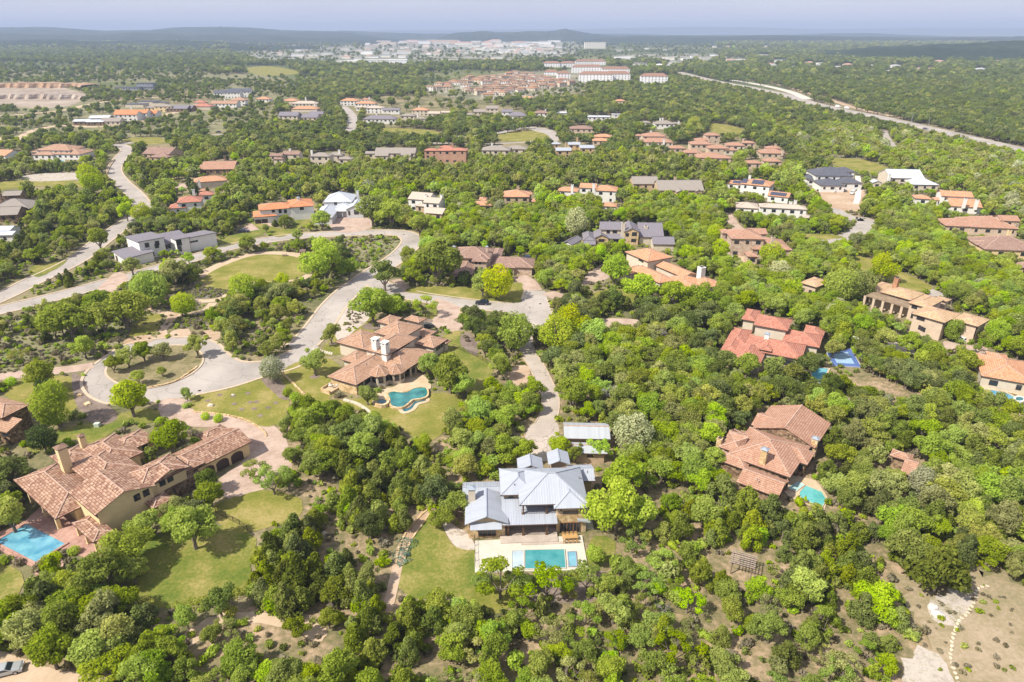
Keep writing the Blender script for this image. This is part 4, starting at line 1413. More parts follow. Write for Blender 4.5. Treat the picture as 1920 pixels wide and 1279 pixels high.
def seams(w, ridge_dir, kind):
	u0, v0, u1, v1 = w['e']
	h = w['h']
	rise = w['top'] - h
	half = (v1 - v0) / 2 if ridge_dir == 'u' else (u1 - u0) / 2
	s = 0.5
	def rib(p, q):
		d = (Vector(q) - Vector(p))
		if d.length < 0.4:
			return
		seam.bar(Vector(p) + Vector((0,0,0.03)), Vector(q) + Vector((0,0,0.03)), 0.035, n=3)
	if kind == 'gable':
		if ridge_dir == 'u':
			x = u0 + 0.2
			while x < u1:
				rib((x, v0, h),(x, (v0 + v1) / 2, h + rise)); rib((x, v1, h),(x, (v0 + v1) / 2, h + rise))
				x += s
		else:
			y = v0 + 0.2
			while y < v1:
				rib((u0, y, h),((u0 + u1) / 2, y, h + rise)); rib((u1, y, h),((u0 + u1) / 2, y, h + rise))
				y += s
	else:
		pit = rise / half
		x = u0 + 0.3
		while x < u1:
			m = min(x - u0, u1 - x, (v1 - v0) / 2)
			rib((x, v0, h),(x, v0 + m, h + m * pit)); rib((x, v1, h),(x, v1 - m, h + m * pit))
			x += s
		y = v0 + 0.3
		while y < v1:
			m = min(y - v0, v1 - y, (u1 - u0) / 2)
			rib((u0, y, h),(u0 + m, y, h + m * pit)); rib((u1, y, h),(u1 - m, y, h + m * pit))
			y += s
for w, r, k in ((main, 'u', 'gable'),(west, 'v', 'gable'),(up1, 'u', 'hip'),(up2, 'u', 'hip'),(up3, 'u', 'hip'),(g1, 'v', 'gable'),(g2, 'v', 'gable'),(rt, 'u', 'gable'),(main_l, 'u', 'gable')):
	seams(w, r, k)
tag(seam.build('standing_seams', M_RIDGE_METAL, H.root), kind='stuff')
H.chimney((545,592),(545,515), 4.4,1.4, W_CREAM, 'metal')
H.vents([(845,490),(985,460),(1100,460),(1360,395),(1300,435)], 7.2)
finish_house(H, 0.35,0.0)
pool('swimming_pool', 'turquoise rectangular swimming pool in the cream deck below the metal roofed house', [ZA(p) for p in ((920,950),(1196,945),(1206,1075),(920,1082))], mat_water('turquoise_water', (0.045,0.25,0.27),(0.09,0.34,0.34)), h=0.3, cope=M_DECK, cope_w=0.12)
pool('pool_tanning_shelf', 'pale shallow tanning shelf at the left end of the turquoise pool', [ZA(p) for p in ((828,957),(908,952),(908,1082),(830,1086))], mat_water('shelf_water', (0.36,0.44,0.48)), h=0.3, cope=M_DECK, cope_w=0.12, cat='pool shelf')
sp = pool('hot_tub', 'small square blue spa at the right end of the turquoise pool', [ZA(p) for p in ((1222,965),(1275,962),(1283,1062),(1230,1064))], mat_water('spa_water', (0.16,0.34,0.42)), h=0.3, cope=mat_plain('grey_coping', (0.3,0.34,0.4)), cat='spa', cope_w=0.14)
H = House('metal_roof_garage', 'long garage with grey metal gable roof standing at the end of the curved driveway', cat='garage', rot=-2, roof=mat_metalroof('pale_garage_roof', (0.43,0.45,0.475)), wall=W_TAN, zoom=ZA, pitch=0.35)
w = H.wing(3.4,(1195,158),(1522,160),(1195,45), kind='gable', ridge='u')
w2 = H.wing(3.0,(1255,262),(1500,262),(1262,185), kind='gable', ridge='u')
H.win(w2, 'S', (1380,275), 1.6,1.2)
H.door(w, 'W', (1150,120), 2.6,2.2)
finish_house(H, 0.5)
# ==== salmon tile house with the curved pool
ZB = zoomer(600,570,5.815)
H = House('salmon_tile_house', 'cream house with salmon tile roofs and two tall white chimneys beside a curved pool', rot=-29, roof=T_SALMON, wall=W_CREAM, zoom=ZB, pitch=0.36, over=0.7)
b1 = H.wing(6.4,(465,490),(748,553),(1010,352))
b2 = H.wing(6.1,(585,310),(968,332),(1075,232))
b3 = H.wing(5.6,(925,160),(1080,205),(1152,155))
b3b = H.wing(4.6,(618,192),(760,225),(860,140))
b4 = H.wing(4.2,(270,440),(475,492),(440,275))
l1 = H.wing(3.6,(115,770),(395,885),(850,570))
l1b = H.wing(3.3,(232,605),(420,640),(400,500))
l1c = H.wing(3.2,(185,830),(338,868),(420,760))
l2 = H.wing(3.6,(560,620),(905,742),(1190,510), inset=(0,2.6,0,0))
l3 = H.wing(3.7,(1030,430),(1255,472),(1375,380))
gar = H.wing(3.1,(1010,330),(1195,345),(1245,290))
H.wing(3.0,(1300,420),(1375,435),(1412,395), roof=T_SALMON)
H.bay((650,735), 2.7,3.7)
H.bay((822,715), 2.5,3.6)
H.chimney((612,480),(612,378), 7.0,1.7, W_WHITE, 'tower')
H.chimney((722,600),(714,418), 4.6,1.7, W_WHITE, 'tower')
for x, y in ((500,850),(530,825),(430,885),(455,875)):
	H.win(l1, 'E', (x, y), 1.3,1.7)
for x, y in ((268,878),(297,884)):
	H.win(l1c, 'S', (x, y), 0.9,1.2)
for x, y in ((1275,485),(1300,468),(1325,447)):
	H.win(l3, 'E', (x, y), 1.1,1.6)
for x, y in ((905,440),(930,425),(955,408),(850,480),(800,510)):
	H.win(b1, 'E', (x, y), 1.7,0.8)
for x, y in ((890,770),(970,720)):
	H.win(l2, 'E', (x, y), 2.4,2.2, name='patio_door')
H.porch(l2, 'E', 5, span=(0.25,0.95), s=0.4)
st = MB()
st.box(l1['u0'] - .05, l1['v0'] - 0.06,0, l1['u1'] + 0.06, l1['v0'] + 1.8,2.4)
H.part(st, 'stone_base', W_STONE)
for x in (335,345):
	pass
H.vents([(505,660),(640,250),(985,215),(1120,375),(590,590)], 5.6)
finish_house(H, 0.35,0.0)
patch('pool_patio', [ZB(p) for p in ((585,1040),(640,960),(720,920),(820,900),(1000,760),(1110,770),(1200,860),(1200,930),(1100,920),(900,960),(760,985),(740,1060),(760,1100),(620,1130),(570,1090))], M_SANDDECK, clear=0.6, z=0.15, thick=0.13)
pool('swimming_pool', 'curved freeform teal pool with raised stone edge behind the salmon tile house', [ZB(p) for p in ((745,985),(800,960),(870,968),(950,965),(1030,925),(1130,915),(1165,940),(1165,1000),(1110,1030),(1010,1045),(960,1085),(900,1125),(820,1125),(775,1100),(765,1040))], mat_water('teal_water', (0.02,0.13,0.14),(0.06,0.27,0.26)), h=0.55, cope=W_STONE, smooth=True)
pool('hot_tub', 'small round spa with stone rim at the left end of the curved pool', [ZB((675 + 52 * math.cos(t), 1070 + 26 * math.sin(t))) for t in [i * math.pi / 6 for i in range(12)]], mat_water('dark_spa_water', (0.05,0.16,0.19)), h=0.9, cope=W_STONE, cat='spa', cope_w=0.7)
pool('pool_catch_basin', 'narrow curved catch basin below the raised edge of the curved pool', [ZB(p) for p in ((900,1155),(960,1140),(1000,1110),(1040,1065),(1110,1055),(1150,1040),(1150,1062),(1080,1080),(1040,1100),(1000,1150),(930,1180))], mat_water('basin_water', (0.03,0.12,0.15)), h=0.0, cope=M_SANDDECK, smooth=True, cat='pool basin', cope_w=1.0)
H2 = House('raised_stone_terrace', 'small raised stone terrace with low wall at the left corner of the salmon tile house', cat='terrace', rot=-29, roof=M_SANDDECK, wall=W_STONE, zoom=ZB, over=0.0)
u0, v0 = H2.loc((20,935), 0.8)
u1, v1 = H2.loc((215,900), 0.8)
_, v1 = H2.loc((150,830), 0.8)
t = MB(); t.box(u0, v0,0, u1, v1,0.7); H2.part(t, 'terrace_floor', M_SANDDECK)
t = MB()
for q in ((u0 - .25, v0 - .25, u1, v0),(u0 - .25, v0, u0, v1),(u0, v1, u1, v1 + .25)):
	t.box(q[0], q[1], 0, q[2], q[3], 1.35)
H2.part(t, 'low_wall', W_STONE)
CLEAR.append((hull(to_px([H2.world(a, b, 1) for a in (u0, u1) for b in (v0, v1)])), 0.3))
for k in range(4):
	q = H2.world(u0 + (u1 - u0) * (0.2 + 0.2 * k),(v0 + v1) / 2 + (0.5 if k % 2 else -0.5), 0.7)
	c = empty('patio_chair', q, k)
	tag(c, ['white patio chair nearest the outer corner of the raised stone terrace', 'white patio chair at the middle front of the raised stone terrace', 'white patio chair at the middle back of the raised stone terrace', 'white patio chair closest to the house on the raised stone terrace'][k], 'chair', 'white chairs on the raised terrace')
	s = MB(); s.box(-.3,-.3, .4, .3, .3, .48); s.build('seat', W_WHITE, c)
	s = MB(); s.box(-.3, .26, .48, .3, .32,1.0); s.build('backrest', W_WHITE, c)
	for (x, y) in ((-.26,-.26),(.26,-.26),(-.26, .26),(.26, .26)):
		s = MB(); s.box(x - .03, y - .03,0, x + .03, y + .03, .4); s.build('leg', W_WHITE, c)
# ==== yellow house, lower left
ZC = zoomer(0,780,4.0)
H = House('yellow_stucco_house', 'sprawling yellow stucco house with mottled brown tile roofs and three garage doors', rot=-37.5, roof=T_BROWN, wall=W_YELLOW, zoom=ZC, pitch=0.34, over=0.6)
c1 = H.wing(3.5,(120,497),(590,690),(455,335), inset=(3.0,0,0,0), wall=W_YELLOW)
c2 = H.wing(4.9,(500,365),(850,478),(1000,340), kind='hip', ridge='u')
c2b = H.wing(4.4,(375,305),(560,350),(590,215), kind='hip')
c3 = H.wing(4.4,(560,255),(925,318),(1070,272), kind='hip', ridge='u')
c3b = H.wing(3.8,(810,240),(1040,230),(1055,95), kind='hip', ridge='v')
c4 = H.wing(6.2,(515,575),(790,707),(1135,497), kind='gable', ridge='u')
c5 = H.wing(6.2,(900,450),(1150,510),(1365,345), kind='hip', ridge='v')
c6 = H.wing(6.2,(1060,440),(1150,512),(1363,347), kind='gable', ridge='u')
c7 = H.wing(3.7,(1290,285),(1490,386),(1830,155), kind='gable', ridge='v')
c7b = H.wing(4.3,(1250,330),(1440,395),(1500,330), kind='hip')
c8 = H.wing(3.2,(1470,145),(1620,150),(1650,60), kind='hip')
c9 = H.wing(3.0,(540,805),(775,910),(720,745), kind='hip', pitch=0.25, inset=(1.5,0,0,0))
c10 = H.wing(3.3,(1080,645),(1180,680),(1260,590), kind='hip')
for (x, y) in ((1018,577),(1083,530),(1217,500),(1273,460)):
	H.win(c4 if x < 1100 else c6, 'E', (x, y), 1.2,1.5)
for (x, y) in ((660,668),(712,692)):
	H.win(c4, 'S', (x, y), 0.9,1.3)
for (x, y) in ((1560,405),(1665,335),(1768,255)):
	H.door(c7, 'E', (x, y), 2.9,1.7, arch=True)
for (x, y) in ((1080,690),(1240,635),(1330,580),(1390,520)):
	H.win(c5, 'E', (x, y), 1.1,1.8)
H.win(c1, 'W', (170,560), 1.5,1.6)
H.win(c3b, 'E', (1060,130), 1.2,1.4)
for f in (0.05,0.28,0.62,0.92):
	u0, v0, u1, v1 = c1['e']
	H.post(u0 + (u1 - u0) * f, v0 + 0.6,0,3.2, W_YELLOW if f > 0.1 else W_DARKSTONE, 0.7)
H.porch(c9, 'S', 3, s=0.45)
sb = MB()
sb.box(c5['u1'] - 3, c5['v0'] + 4,0, c5['u1'] + 0.09, c5['v1'] + 3.0,3.3)
H.part(sb, 'stone_base', W_DARKSTONE)
sb = MB()
sb.box(c1['u0'] - 0.06, c1['v0'] - 0.1,0, c1['u0'] + 3.8, c1['v1'] + 0.06,3.0)
H.part(sb, 'stone_base', W_DARKSTONE)
H.chimney((500,380),(490,245), 5.0,1.8, W_YELLOW, 'tile')
H.chimney((628,220),(625,160), 5.2,1.2, W_YELLOW, 'tile')
H.vents([(950,365)], 5.0)
finish_house(H, 0.35,0.0)
patch('pool_patio', [ZC(p) for p in ((190,790),(330,660),(450,640),(620,700),(640,900),(760,960),(800,1060),(700,1100),(520,1010),(440,1000),(270,1150),(130,1080),(-60,980),(-160,930),(60,850))], M_TERRA, clear=0.7, smooth=False, z=0.15, thick=0.13)
pool('swimming_pool', 'bright blue rectangular pool on the pink patio of the yellow house', [ZC(p) for p in ((-30,945),(205,815),(490,962),(268,1100))], mat_water('bright_blue_water', (0.07,0.27,0.40),(0.20,0.46,0.55)), h=0.15, cope=M_TERRA)
H = House('edge_stone_house', 'brown stone house with tiled roofs cut off by the left edge', rot=-20, roof=T_SALMON, wall=W_DARKSTONE, zoom=zoomer(0,600,3.0), pitch=0.36, over=0.5)
e1 = H.wing(6.0,(-120,520),(80,518),(-60,420))
e1b = H.wing(4.0,(-90,600),(98,602),(-40,540), kind='shed', high='v1', pitch=0.3)
H.win(e1, 'E', (90,560), 1.2,1.4)
H.win(e1b, 'S', (50,640), 2.0,1.5)
finish_house(H)
# ==== right: salmon tile house with turquoise pool
ZD = zoomer(1330,740,5.329)
H = House('gabled_tile_house', 'salmon tiled single storey house with crossing gables above a turquoise pool at the right', rot=-37.5, roof=T_PINK, wall=W_DARKSTONE, zoom=ZD, pitch=0.38, over=0.6)
d1 = H.wing(4.0,(430,330),(950,475),(1215,290), kind='gable', ridge='v')
d1b = H.wing(3.7,(418,300),(600,200),(800,300), kind='gable', ridge='u')
d2 = H.wing(4.0,(170,600),(670,778),(1010,520), kind='hip', ridge='v', inset=(0,1.6,0,0))
d2b = H.wing(3.8,(95,520),(350,560),(420,400), kind='hip', ridge='u')
d3 = H.wing(3.9,(640,500),(945,690),(1060,575), kind='hip', ridge='u')
d4 = H.wing(3.5,(330,790),(615,1000),(800,863), kind='gable', ridge='u')
d5 = H.wing(3.4,(100,590),(330,740),(430,660), kind='hip')
d6 = H.wing(3.2,(172,412),(260,455),(385,400), kind='gable', ridge='u')
H.chimney((540,640),(540,555), 5.4,1.3, W_STONE, 'metal')
H.chimney((1050,500),(1065,445), 4.0,1.3, W_STONE, 'metal')
H.chimney((100,480),(100,440), 3.8,1.1, W_STONE, 'flat')
for (x, y) in ((868,690),(900,712)):
	H.win(d3, 'S', (x, y), 1.5,1.9)
for (x, y) in ((690,935),(720,915),(748,900)):
	H.win(d4, 'E', (x, y), 1.3,2.0)
H.porch(d2, 'E', 3, s=0.4)
H.vents([(785,540),(850,390),(480,850)], 5.0)
finish_house(H, 0.45)
patch('pool_patio', [ZD(p) for p in ((740,960),(800,870),(790,810),(850,770),(930,830),(1060,860),(1130,950),(1180,1030),(1150,1160),(1110,1170),(900,1060),(800,1040))], M_SANDDECK, smooth=False, clear=0.6, z=0.15, thick=0.13)
pool('swimming_pool', 'turquoise angled pool beside the salmon gabled house at the right', [ZD(p) for p in ((965,915),(1120,975),(1165,1050),(1120,1140),(905,1025),(900,980))], mat_water('light_turquoise_water', (0.08,0.36,0.36),(0.15,0.48,0.46)), h=0.15, cope=M_SANDDECK, cope_w=0.12)
pool('pool_tanning_shelf', 'pale sun shelf between the patio and the turquoise pool at the right', [ZD(p) for p in ((885,868),(955,905),(865,975),(775,940))], mat_water('pale_shelf_water', (0.36,0.52,0.50)), h=0.15, cope=M_SANDDECK, cope_w=0.08, cat='pool shelf')
H = House('garden_shed', 'small square tile roofed outbuilding among the trees right of the salmon gabled house', cat='outbuilding', rot=-37, roof=T_PINK, wall=W_DARKSTONE, zoom=zoomer(1280,560,3.0), pitch=0.4)
s1 = H.wing(3.0,(1170,870),(1240,905),(1300,880))
s2 = H.wing(3.0,(1230,960),(1300,1000),(1335,915), kind='gable', ridge='u')
H.win(s2, 'S', (1260,1000), 1.2,1.2)
finish_house(H, 0.3)
# ==== red tile house
ZE = zoomer(1330,560,5.818)
H = House('red_tile_house', 'large cream house under red hipped clay roofs with one white chimney right of centre', rot=-28, roof=T_RED, wall=W_CREAM, zoom=ZE, pitch=0.36, over=0.6)
H.wing(5.9,(490,268),(830,347),(905,232), ridge='u')
H.wing(4.8,(350,220),(480,245),(560,135))
H.wing(4.2,(400,480),(935,655),(1060,505), ridge='u')
H.wing(4.0,(820,400),(1165,528),(1240,400))
H.wing(3.6,(1030,360),(1195,428),(1270,325))
H.wing(3.8,(232,600),(430,690),(640,530))
H.wing(3.8,(130,545),(290,590),(400,400))
H.wing(3.8,(175,465),(300,490),(470,350))
e6 = H.wing(5.0,(545,545),(655,572),(715,490))
H.chimney((622,455),(628,392), 5.6,1.3, W_WHITE, 'metal')
H.win(e6, 'S', (600,590), 1.0,1.4)
H.win(H.wings[2], 'S', (780,680), 2.4,1.8, name='patio_door')
H.win(H.wings[2], 'S', (860,700), 2.4,1.8, name='patio_door')
H.win(H.wings[3], 'E', (1185,480), 1.4,1.4)
H.win(H.wings[5], 'S', (300,690), 1.4,1.4)
finish_house(H, 0.3)
pool('swimming_pool', 'narrow light blue pool half hidden by trees below the red tile house', [ZE(p) for p in ((1115,745),(1300,770),(1215,935),(1150,900),(1110,820))], mat_water('sky_blue_water', (0.08,0.33,0.42),(0.20,0.48,0.55)), h=0.1, cope=M_SANDDECK)
ct = empty('sports_court', G(*ZE((1480,650)), 0))
tag(ct, 'small blue sports court with light blue centre and white edge among trees', 'sports court')
q = [G(*ZE(p), 0) - ct.location for p in ((1275,590),(1540,545),(1665,755),(1345,735))]
CLEAR.append((to_px([p + ct.location for p in q]), 0.5))
NOTREE.append(np.array([tuple(p + ct.location)[:2] for p in q]))
M_COURT = mat_plain('blue_court_paint', (0.10,0.16,0.38), 0.7,0.1)
M_COURTL = mat_plain('light_blue_court_paint', (0.32,0.47,0.62), 0.7,0.06)
sheet_obj('court_surface', q, M_COURT, 0.13, ct, None, 0.12)
c = sum(q, Vector()) / 4
sheet_obj('court_centre', [c + (p - c) * 0.62 for p in q], M_COURTL, 0.138, ct, None)
mb = MB()
for i in range(4):
	a, b = q[i], q[(i + 1) % 4]
	ia, ib = c + (a - c) * 0.975, c + (b - c) * 0.975
	mb.poly([(a.x, a.y, .144),(b.x, b.y, .144),(ib.x, ib.y, .144),(ia.x, ia.y, .144)])
mb.build('court_line', W_WHITE, ct)
hp = G(*ZE((1590,530)), 0) - ct.location
mb = MB()
mb.bar((hp.x, hp.y, 0),(hp.x, hp.y, 3.2), 0.09)
mb.bar((hp.x, hp.y, 3.0),(hp.x - 0.9, hp.y - 0.9,3.3), 0.06)
mb.obox((hp.x - 1.0, hp.y - 1.0), math.radians(-45), 1.7,0.05,2.9,4.0)
mb.build('basketball_hoop', W_WHITE, ct)
# ==== tan two storey house, right
ZF = zoomer(1490,510,5.053)
H = House('tan_courtyard_house', 'long tan stucco mansion with mottled tan tile roofs and a colonnaded terrace at the right', rot=-52, roof=T_TAN, wall=W_BEIGE, zoom=ZF, pitch=0.32, over=0.6)
f1 = H.wing(6.6,(1155,365),(1338,458),(1570,400))
f1b = H.wing(6.6,(1515,435),(1630,488),(1848,452))
f2 = H.wing(6.6,(1105,272),(1225,332),(1420,262))
f3 = H.wing(5.6,(1325,248),(1420,275),(1485,262))
f4 = H.wing(5.2,(883,155),(1100,268),(1210,200), ridge='u')
f5 = H.wing(4.3,(745,192),(1110,350),(930,150), kind='flat', roof=mat_mottle('brown_terrace_floor', (0.24,0.17,0.11),(0.33,0.25,0.17), None, 0.3,1.2), inset=(3.2,0,0,0), over=0.2)
f6 = H.wing(4.4,(690,150),(800,190),(890,110))
H.wing(3.6,(595,62),(680,88),(705,70))
H.chimney((950,150),(958,62), 5.6,1.5, mat_plain('brick_chimney', (0.42,0.22,0.13), 0.9,0.2), 'flat')
for (x, y) in ((1178,410),(1200,422),(1222,432)):
	H.win(f1, 'S', (x, y), 1.1,1.5)
for (x, y) in ((1183,525),(1205,537),(1227,548)):
	H.win(f1, 'S', (x, y), 0.7,1.4)
H.win(f1, 'E', (1365,468), 0.9,0.9)
H.win(f1, 'E', (1472,468), 1.5,1.4)
H.win(f1b, 'S', (1565,480), 0.7,1.0)
H.win(f1b, 'E', (1705,490), 1.5,1.4)
for (x, y) in ((1658,605),(1680,598),(1700,592)):
	H.win(f1b, 'E', (x, y), 0.7,1.4)
H.door(f1b, 'S', (1520,600), 2.8,2.4, arch=True)
H.door(f1, 'E', (1430,560), 2.6,2.2, arch=True)
for (x, y) in ((1128,310),(1150,322)):
	H.win(f2, 'S', (x, y), 1.0,1.5)
for (x, y) in ((915,195),(945,212),(975,228),(1005,242),(1035,255),(1065,262)):
	H.win(f4, 'S', (x, y), 0.9,0.7)
H.win(f2, 'S', (1118,410), 1.0,2.2, name='patio_door')
u0, v0, u1, v1 = f5['e']
for i in range(6):
	H.post(u0 + (u1 - u0) * i / 5.0, v0 + 0.4,0,4.1, W_BEIGE, 0.8)
finish_house(H, 0.3,0.0)
pool('swimming_pool', 'small blue pool glimpsed through trees below the tan mansion terrace', [ZF(p) for p in ((665,345),(700,375),(775,385),(775,430),(720,430),(660,400))], mat_water('azure_water', (0.03,0.38,0.52),(0.08,0.48,0.60)), h=0.05, cope=M_SANDDECK)
H = House('tile_roof_casita', 'small square cream guest house with tan tile roof left of the tan mansion', cat='guest house', rot=-52, roof=T_TAN, wall=W_BEIGE, zoom=ZF, pitch=0.32)
f = H.wing(4.6,(72,88),(170,135),(345,92))
H.door(f, 'S', (148,190), 1.3,2.4, arch=True, name='door')
H.door(f, 'E', (182,190), 1.6,2.2, arch=True, name='door')
finish_house(H, 0.3)
# ==== brown tile house behind the lawn
ZI = zoomer(820,430,6.857)
H = House('brown_tile_house', 'limestone house with dusty brown tile roofs behind the kerbed lawn and parked dark car', rot=-6, roof=T_DUSTY, wall=W_PINK, zoom=ZI, pitch=0.36, over=0.5)
i1 = H.wing(6.8,(190,365),(690,345),(400,235), wins='S')
i2 = H.wing(6.8,(438,412),(640,420),(540,330))
i3 = H.wing(3.8,(195,580),(455,575),(350,420), ridge='v')
i4 = H.wing(4.6,(88,342),(215,350),(200,240))
i5 = H.wing(3.4,(660,478),(1235,478),(900,365), ridge='u')
i6 = H.wing(3.4,(835,492),(1000,492),(930,425))
i7 = H.wing(3.6,(690,365),(812,365),(760,245))
H.win(i2, 'S', (500,432), 0.9,0.9)
H.win(i2, 'S', (545,434), 0.9,0.9)
H.win(i2, 'S', (500,515), 1.0,1.9)
H.win(i2, 'S', (565,515), 1.0,1.9)
H.door(i3, 'S', (255,655), 1.9,2.3, arch=True, name='front_door')
H.win(i3, 'S', (345,630), 1.0,1.6, arch=True)
for x in (750,780,812):
	H.win(i5, 'S', (x, 500), 0.9,1.5)
H.door(i6, 'S', (915,530), 1.8,1.5, arch=True, name='arched_gate')
H.chimney((215,285),(213,230), 6.0,1.2, W_PINK, 'metal')
H.chimney((638,262),(638,232), 8.4,1.0, W_PINK, 'metal')
finish_house(H, 0.3)
# ==== orange roof house, right of centre
ZG = zoomer(1070,400,6.4)
H = House('orange_tile_house', 'cream house with orange clay roofs and a square white chimney right of the turning court', rot=-62, roof=T_ORANGE, wall=W_CREAM, zoom=ZG, pitch=0.32, over=0.6)
o1 = H.wing(6.8,(775,440),(900,570),(1230,525))
o2 = H.wing(3.8,(865,620),(985,800),(1260,800))
o7 = H.wing(3.7,(1200,800),(1420,850),(1380,720))
o3 = H.wing(4.6,(1000,600),(1345,768),(1530,735), kind='gable', ridge='u')
o4 = H.wing(3.5,(1440,830),(1400,960),(1640,900), kind='gable', ridge='u')
o5 = H.wing(3.5,(1400,800),(1700,880),(1808,835))
o6 = H.wing(3.4,(570,665),(760,720),(860,640))
for (x, y) in ((825,555),(845,565),(865,578)):
	H.win(o1, 'S', (x, y), 0.9,0.9)
for (x, y) in ((1200,700),(1230,715),(1260,728),(1290,745)):
	H.win(o3, 'S', (x, y), 0.9,0.5)
H.door(o2, 'E', (1150,810), 2.4,2.0, name='patio_door')
H.win(o4, 'E', (1590,945), 1.4,1.0)
H.win(o4, 'E', (1665,930), 0.6,1.8)
H.win(o5, 'E', (1745,870), 0.8,0.8)
H.chimney((1560,760),(1560,650), 4.6,2.2, W_WHITE, 'flat')
finish_house(H, 0.35)
H = House('grey_gable_house', 'house with purple grey shingle roofs, pale chimneys and a stone front gable', rot=-3, roof=R_SLATE, wall=W_CREAM, zoom=ZG, pitch=0.5, over=0.4)
h1 = H.wing(6.4,(352,192),(650,200),(450,130), kind='gable', ridge='u')
h1b = H.wing(6.6,(430,150),(530,150),(480,110), kind='gable', ridge='v')
h2 = H.wing(6.4,(640,222),(826,215),(730,130), kind='gable', ridge='v', wall=W_STONE)
h3 = H.wing(3.4,(275,300),(462,300),(350,225), kind='gable', ridge='v', wall=W_STONE)
h3b = H.wing(3.2,(150,328),(300,300),(250,230))
h4 = H.wing(3.2,(440,302),(650,302),(500,248), kind='shed', high='v1', pitch=0.35, inset=(1.5,0,0,0))
h5 = H.wing(3.6,(820,285),(1122,288),(1000,165), kind='gable', ridge='u')
H.wing(3.2,(985,372),(1230,335),(1100,305), kind='gable', ridge='u')
H.wing(3.0,(160,375),(300,375),(230,340), kind='gable', ridge='u')
H.win(h1, 'S', (450,222), 1.6,1.5, mull=2)
H.win(h1, 'S', (530,218), 2.0,1.5, mull=2)
H.win(h2, 'S', (678,258), 1.6,1.6)
H.win(h2, 'S', (765,248), 2.2,1.8, mull=2)
H.win(h2, 'S', (755,325), 2.2,1.4, mull=2)
H.win(h3, 'S', (370,325), 2.8,1.2, mull=3)
H.win(h4, 'S', (540,320), 2.4,2.0, name='patio_door')
H.chimney((628,210),(630,118), 6.4,1.6, W_CREAM, 'flat')
H.chimney((898,220),(898,158), 4.6,1.5, W_CREAM, 'flat')
finish_house(H, 0.35)
H = House('grey_shingle_outbuilding', 'low grey shingled outbuilding half hidden left of the grey gabled house', cat='outbuilding', rot=-30, roof=R_SLATE, wall=W_GREY, zoom=ZG, pitch=0.5)
H.wing(3.2,(-60,330),(20,380),(30,290), kind='gable')
finish_house(H, 0.5)
# ==== modern white house and its neighbours
ZL = zoomer(180,340,3.5556)
H = House('modern_white_house', 'modern white house with tilted dark grey roofs facing the road at the left', rot=45, roof=R_SLATE, wall=W_WHITE, zoom=ZL, pitch=0.16, over=0.5, fascia=M_FASCIAW)
m1 = H.wing(3.6,(103,466),(203,515),(325,440), kind='shed', high='u1', pitch=0.06)
m2 = H.wing(7.2,(188,368),(292,418),(440,374), kind='shed', high='v0', pitch=0.06)
m3 = H.wing(4.6,(400,400),(500,408),(560,350), kind='shed', high='v1')
m4 = H.wing(7.0,(485,372),(560,385),(585,352), kind='flat')
m5 = H.wing(4.8,(560,372),(665,392),(725,325), kind='shed', high='v0', pitch=0.12)
for (x, y) in ((340,425),(405,400),(405,430)):
	H.win(m2, 'S', (x, y), 1.7,2.0)
H.win(m2, 'S', (360,490), 3.6,1.8, mull=2)
H.win(m4, 'S', (522,392), 2.2,2.8)
H.win(m4, 'S', (535,455), 1.8,2.4, name='front_door')
H.win(m5, 'S', (620,405), 3.6,0.8, mull=2)
for (x, y) in ((460,440),(475,435),(490,432)):
	H.win(m3, 'S', (x, y), 0.9,2.0)
H.door(m1, 'W', (140,515), 2.6,2.2)
finish_house(H, 0.3)
H = House('orange_roof_villa', 'white two storey villa with bright orange roof, arches and dark double garage', rot=20, roof=T_BRIGHT, wall=W_WHITE, zoom=ZL, pitch=0.30, over=0.5)
x1 = H.wing(6.6,(1083,178),(1300,178),(1310,140))
x2 = H.wing(7.0,(1290,175),(1420,155),(1435,115))
x3 = H.wing(3.6,(1047,235),(1210,228),(1190,190))
x4 = H.wing(7.2,(1290,165),(1335,165),(1330,145), kind='flat')
for x in (1078,1125):
	H.door(x3, 'S', (x, 265), 3.0,2.2)
for (x, y) in ((1228,202),(1263,202),(1182,197)):
	H.win(x1, 'S', (x, y), 1.6,1.5, arch=x > 1190)
for (x, y) in ((1237,245),(1270,245)):
	H.win(x1, 'S', (x, y), 1.9,1.8, arch=True)
H.win(x2, 'S', (1372,182), 1.9,1.6, mull=2)
for (x, y) in ((1312,195),(1325,195)):
	H.win(x4, 'S', (x, y), 0.8,2.6, arch=True)
H.chimney((1352,140),(1352,112), 7.6,1.4, W_WHITE, 'metal')
finish_house(H, 0.25)
H = House('white_metal_roof_house', 'white farmhouse style house with pale metal gable roofs right of the orange roofed villa', rot=3, roof=R_WHITE, wall=W_GREY, zoom=ZL, pitch=0.45, over=0.4, fascia=M_FASCIAW)
y1 = H.wing(6.6,(1518,132),(1700,135),(1740,88))
y2 = H.wing(3.8,(1450,232),(1575,240),(1600,168))
y3 = H.wing(3.6,(1560,200),(1720,198),(1700,150), inset=(1.5,0,0,0))
y4 = H.wing(4.8,(1662,188),(1785,185),(1722,140), kind='gable', ridge='v')
y5 = H.wing(3.8,(1740,182),(1838,172),(1800,118))
H.win(y1, 'S', (1597,148), 1.5,1.4)
H.win(y1, 'S', (1648,157), 2.2,1.4, mull=2)
H.win(y4, 'S', (1736,205), 2.4,2.6, mull=2)
H.win(y4, 'S', (1688,212), 1.1,2.2, name='front_door')
H.porch(y3, 'S', 5, s=0.3)
H.chimney((1745,95),(1745,64), 7.0,1.3, W_GREY, 'flat')
finish_house(H, 0.3)
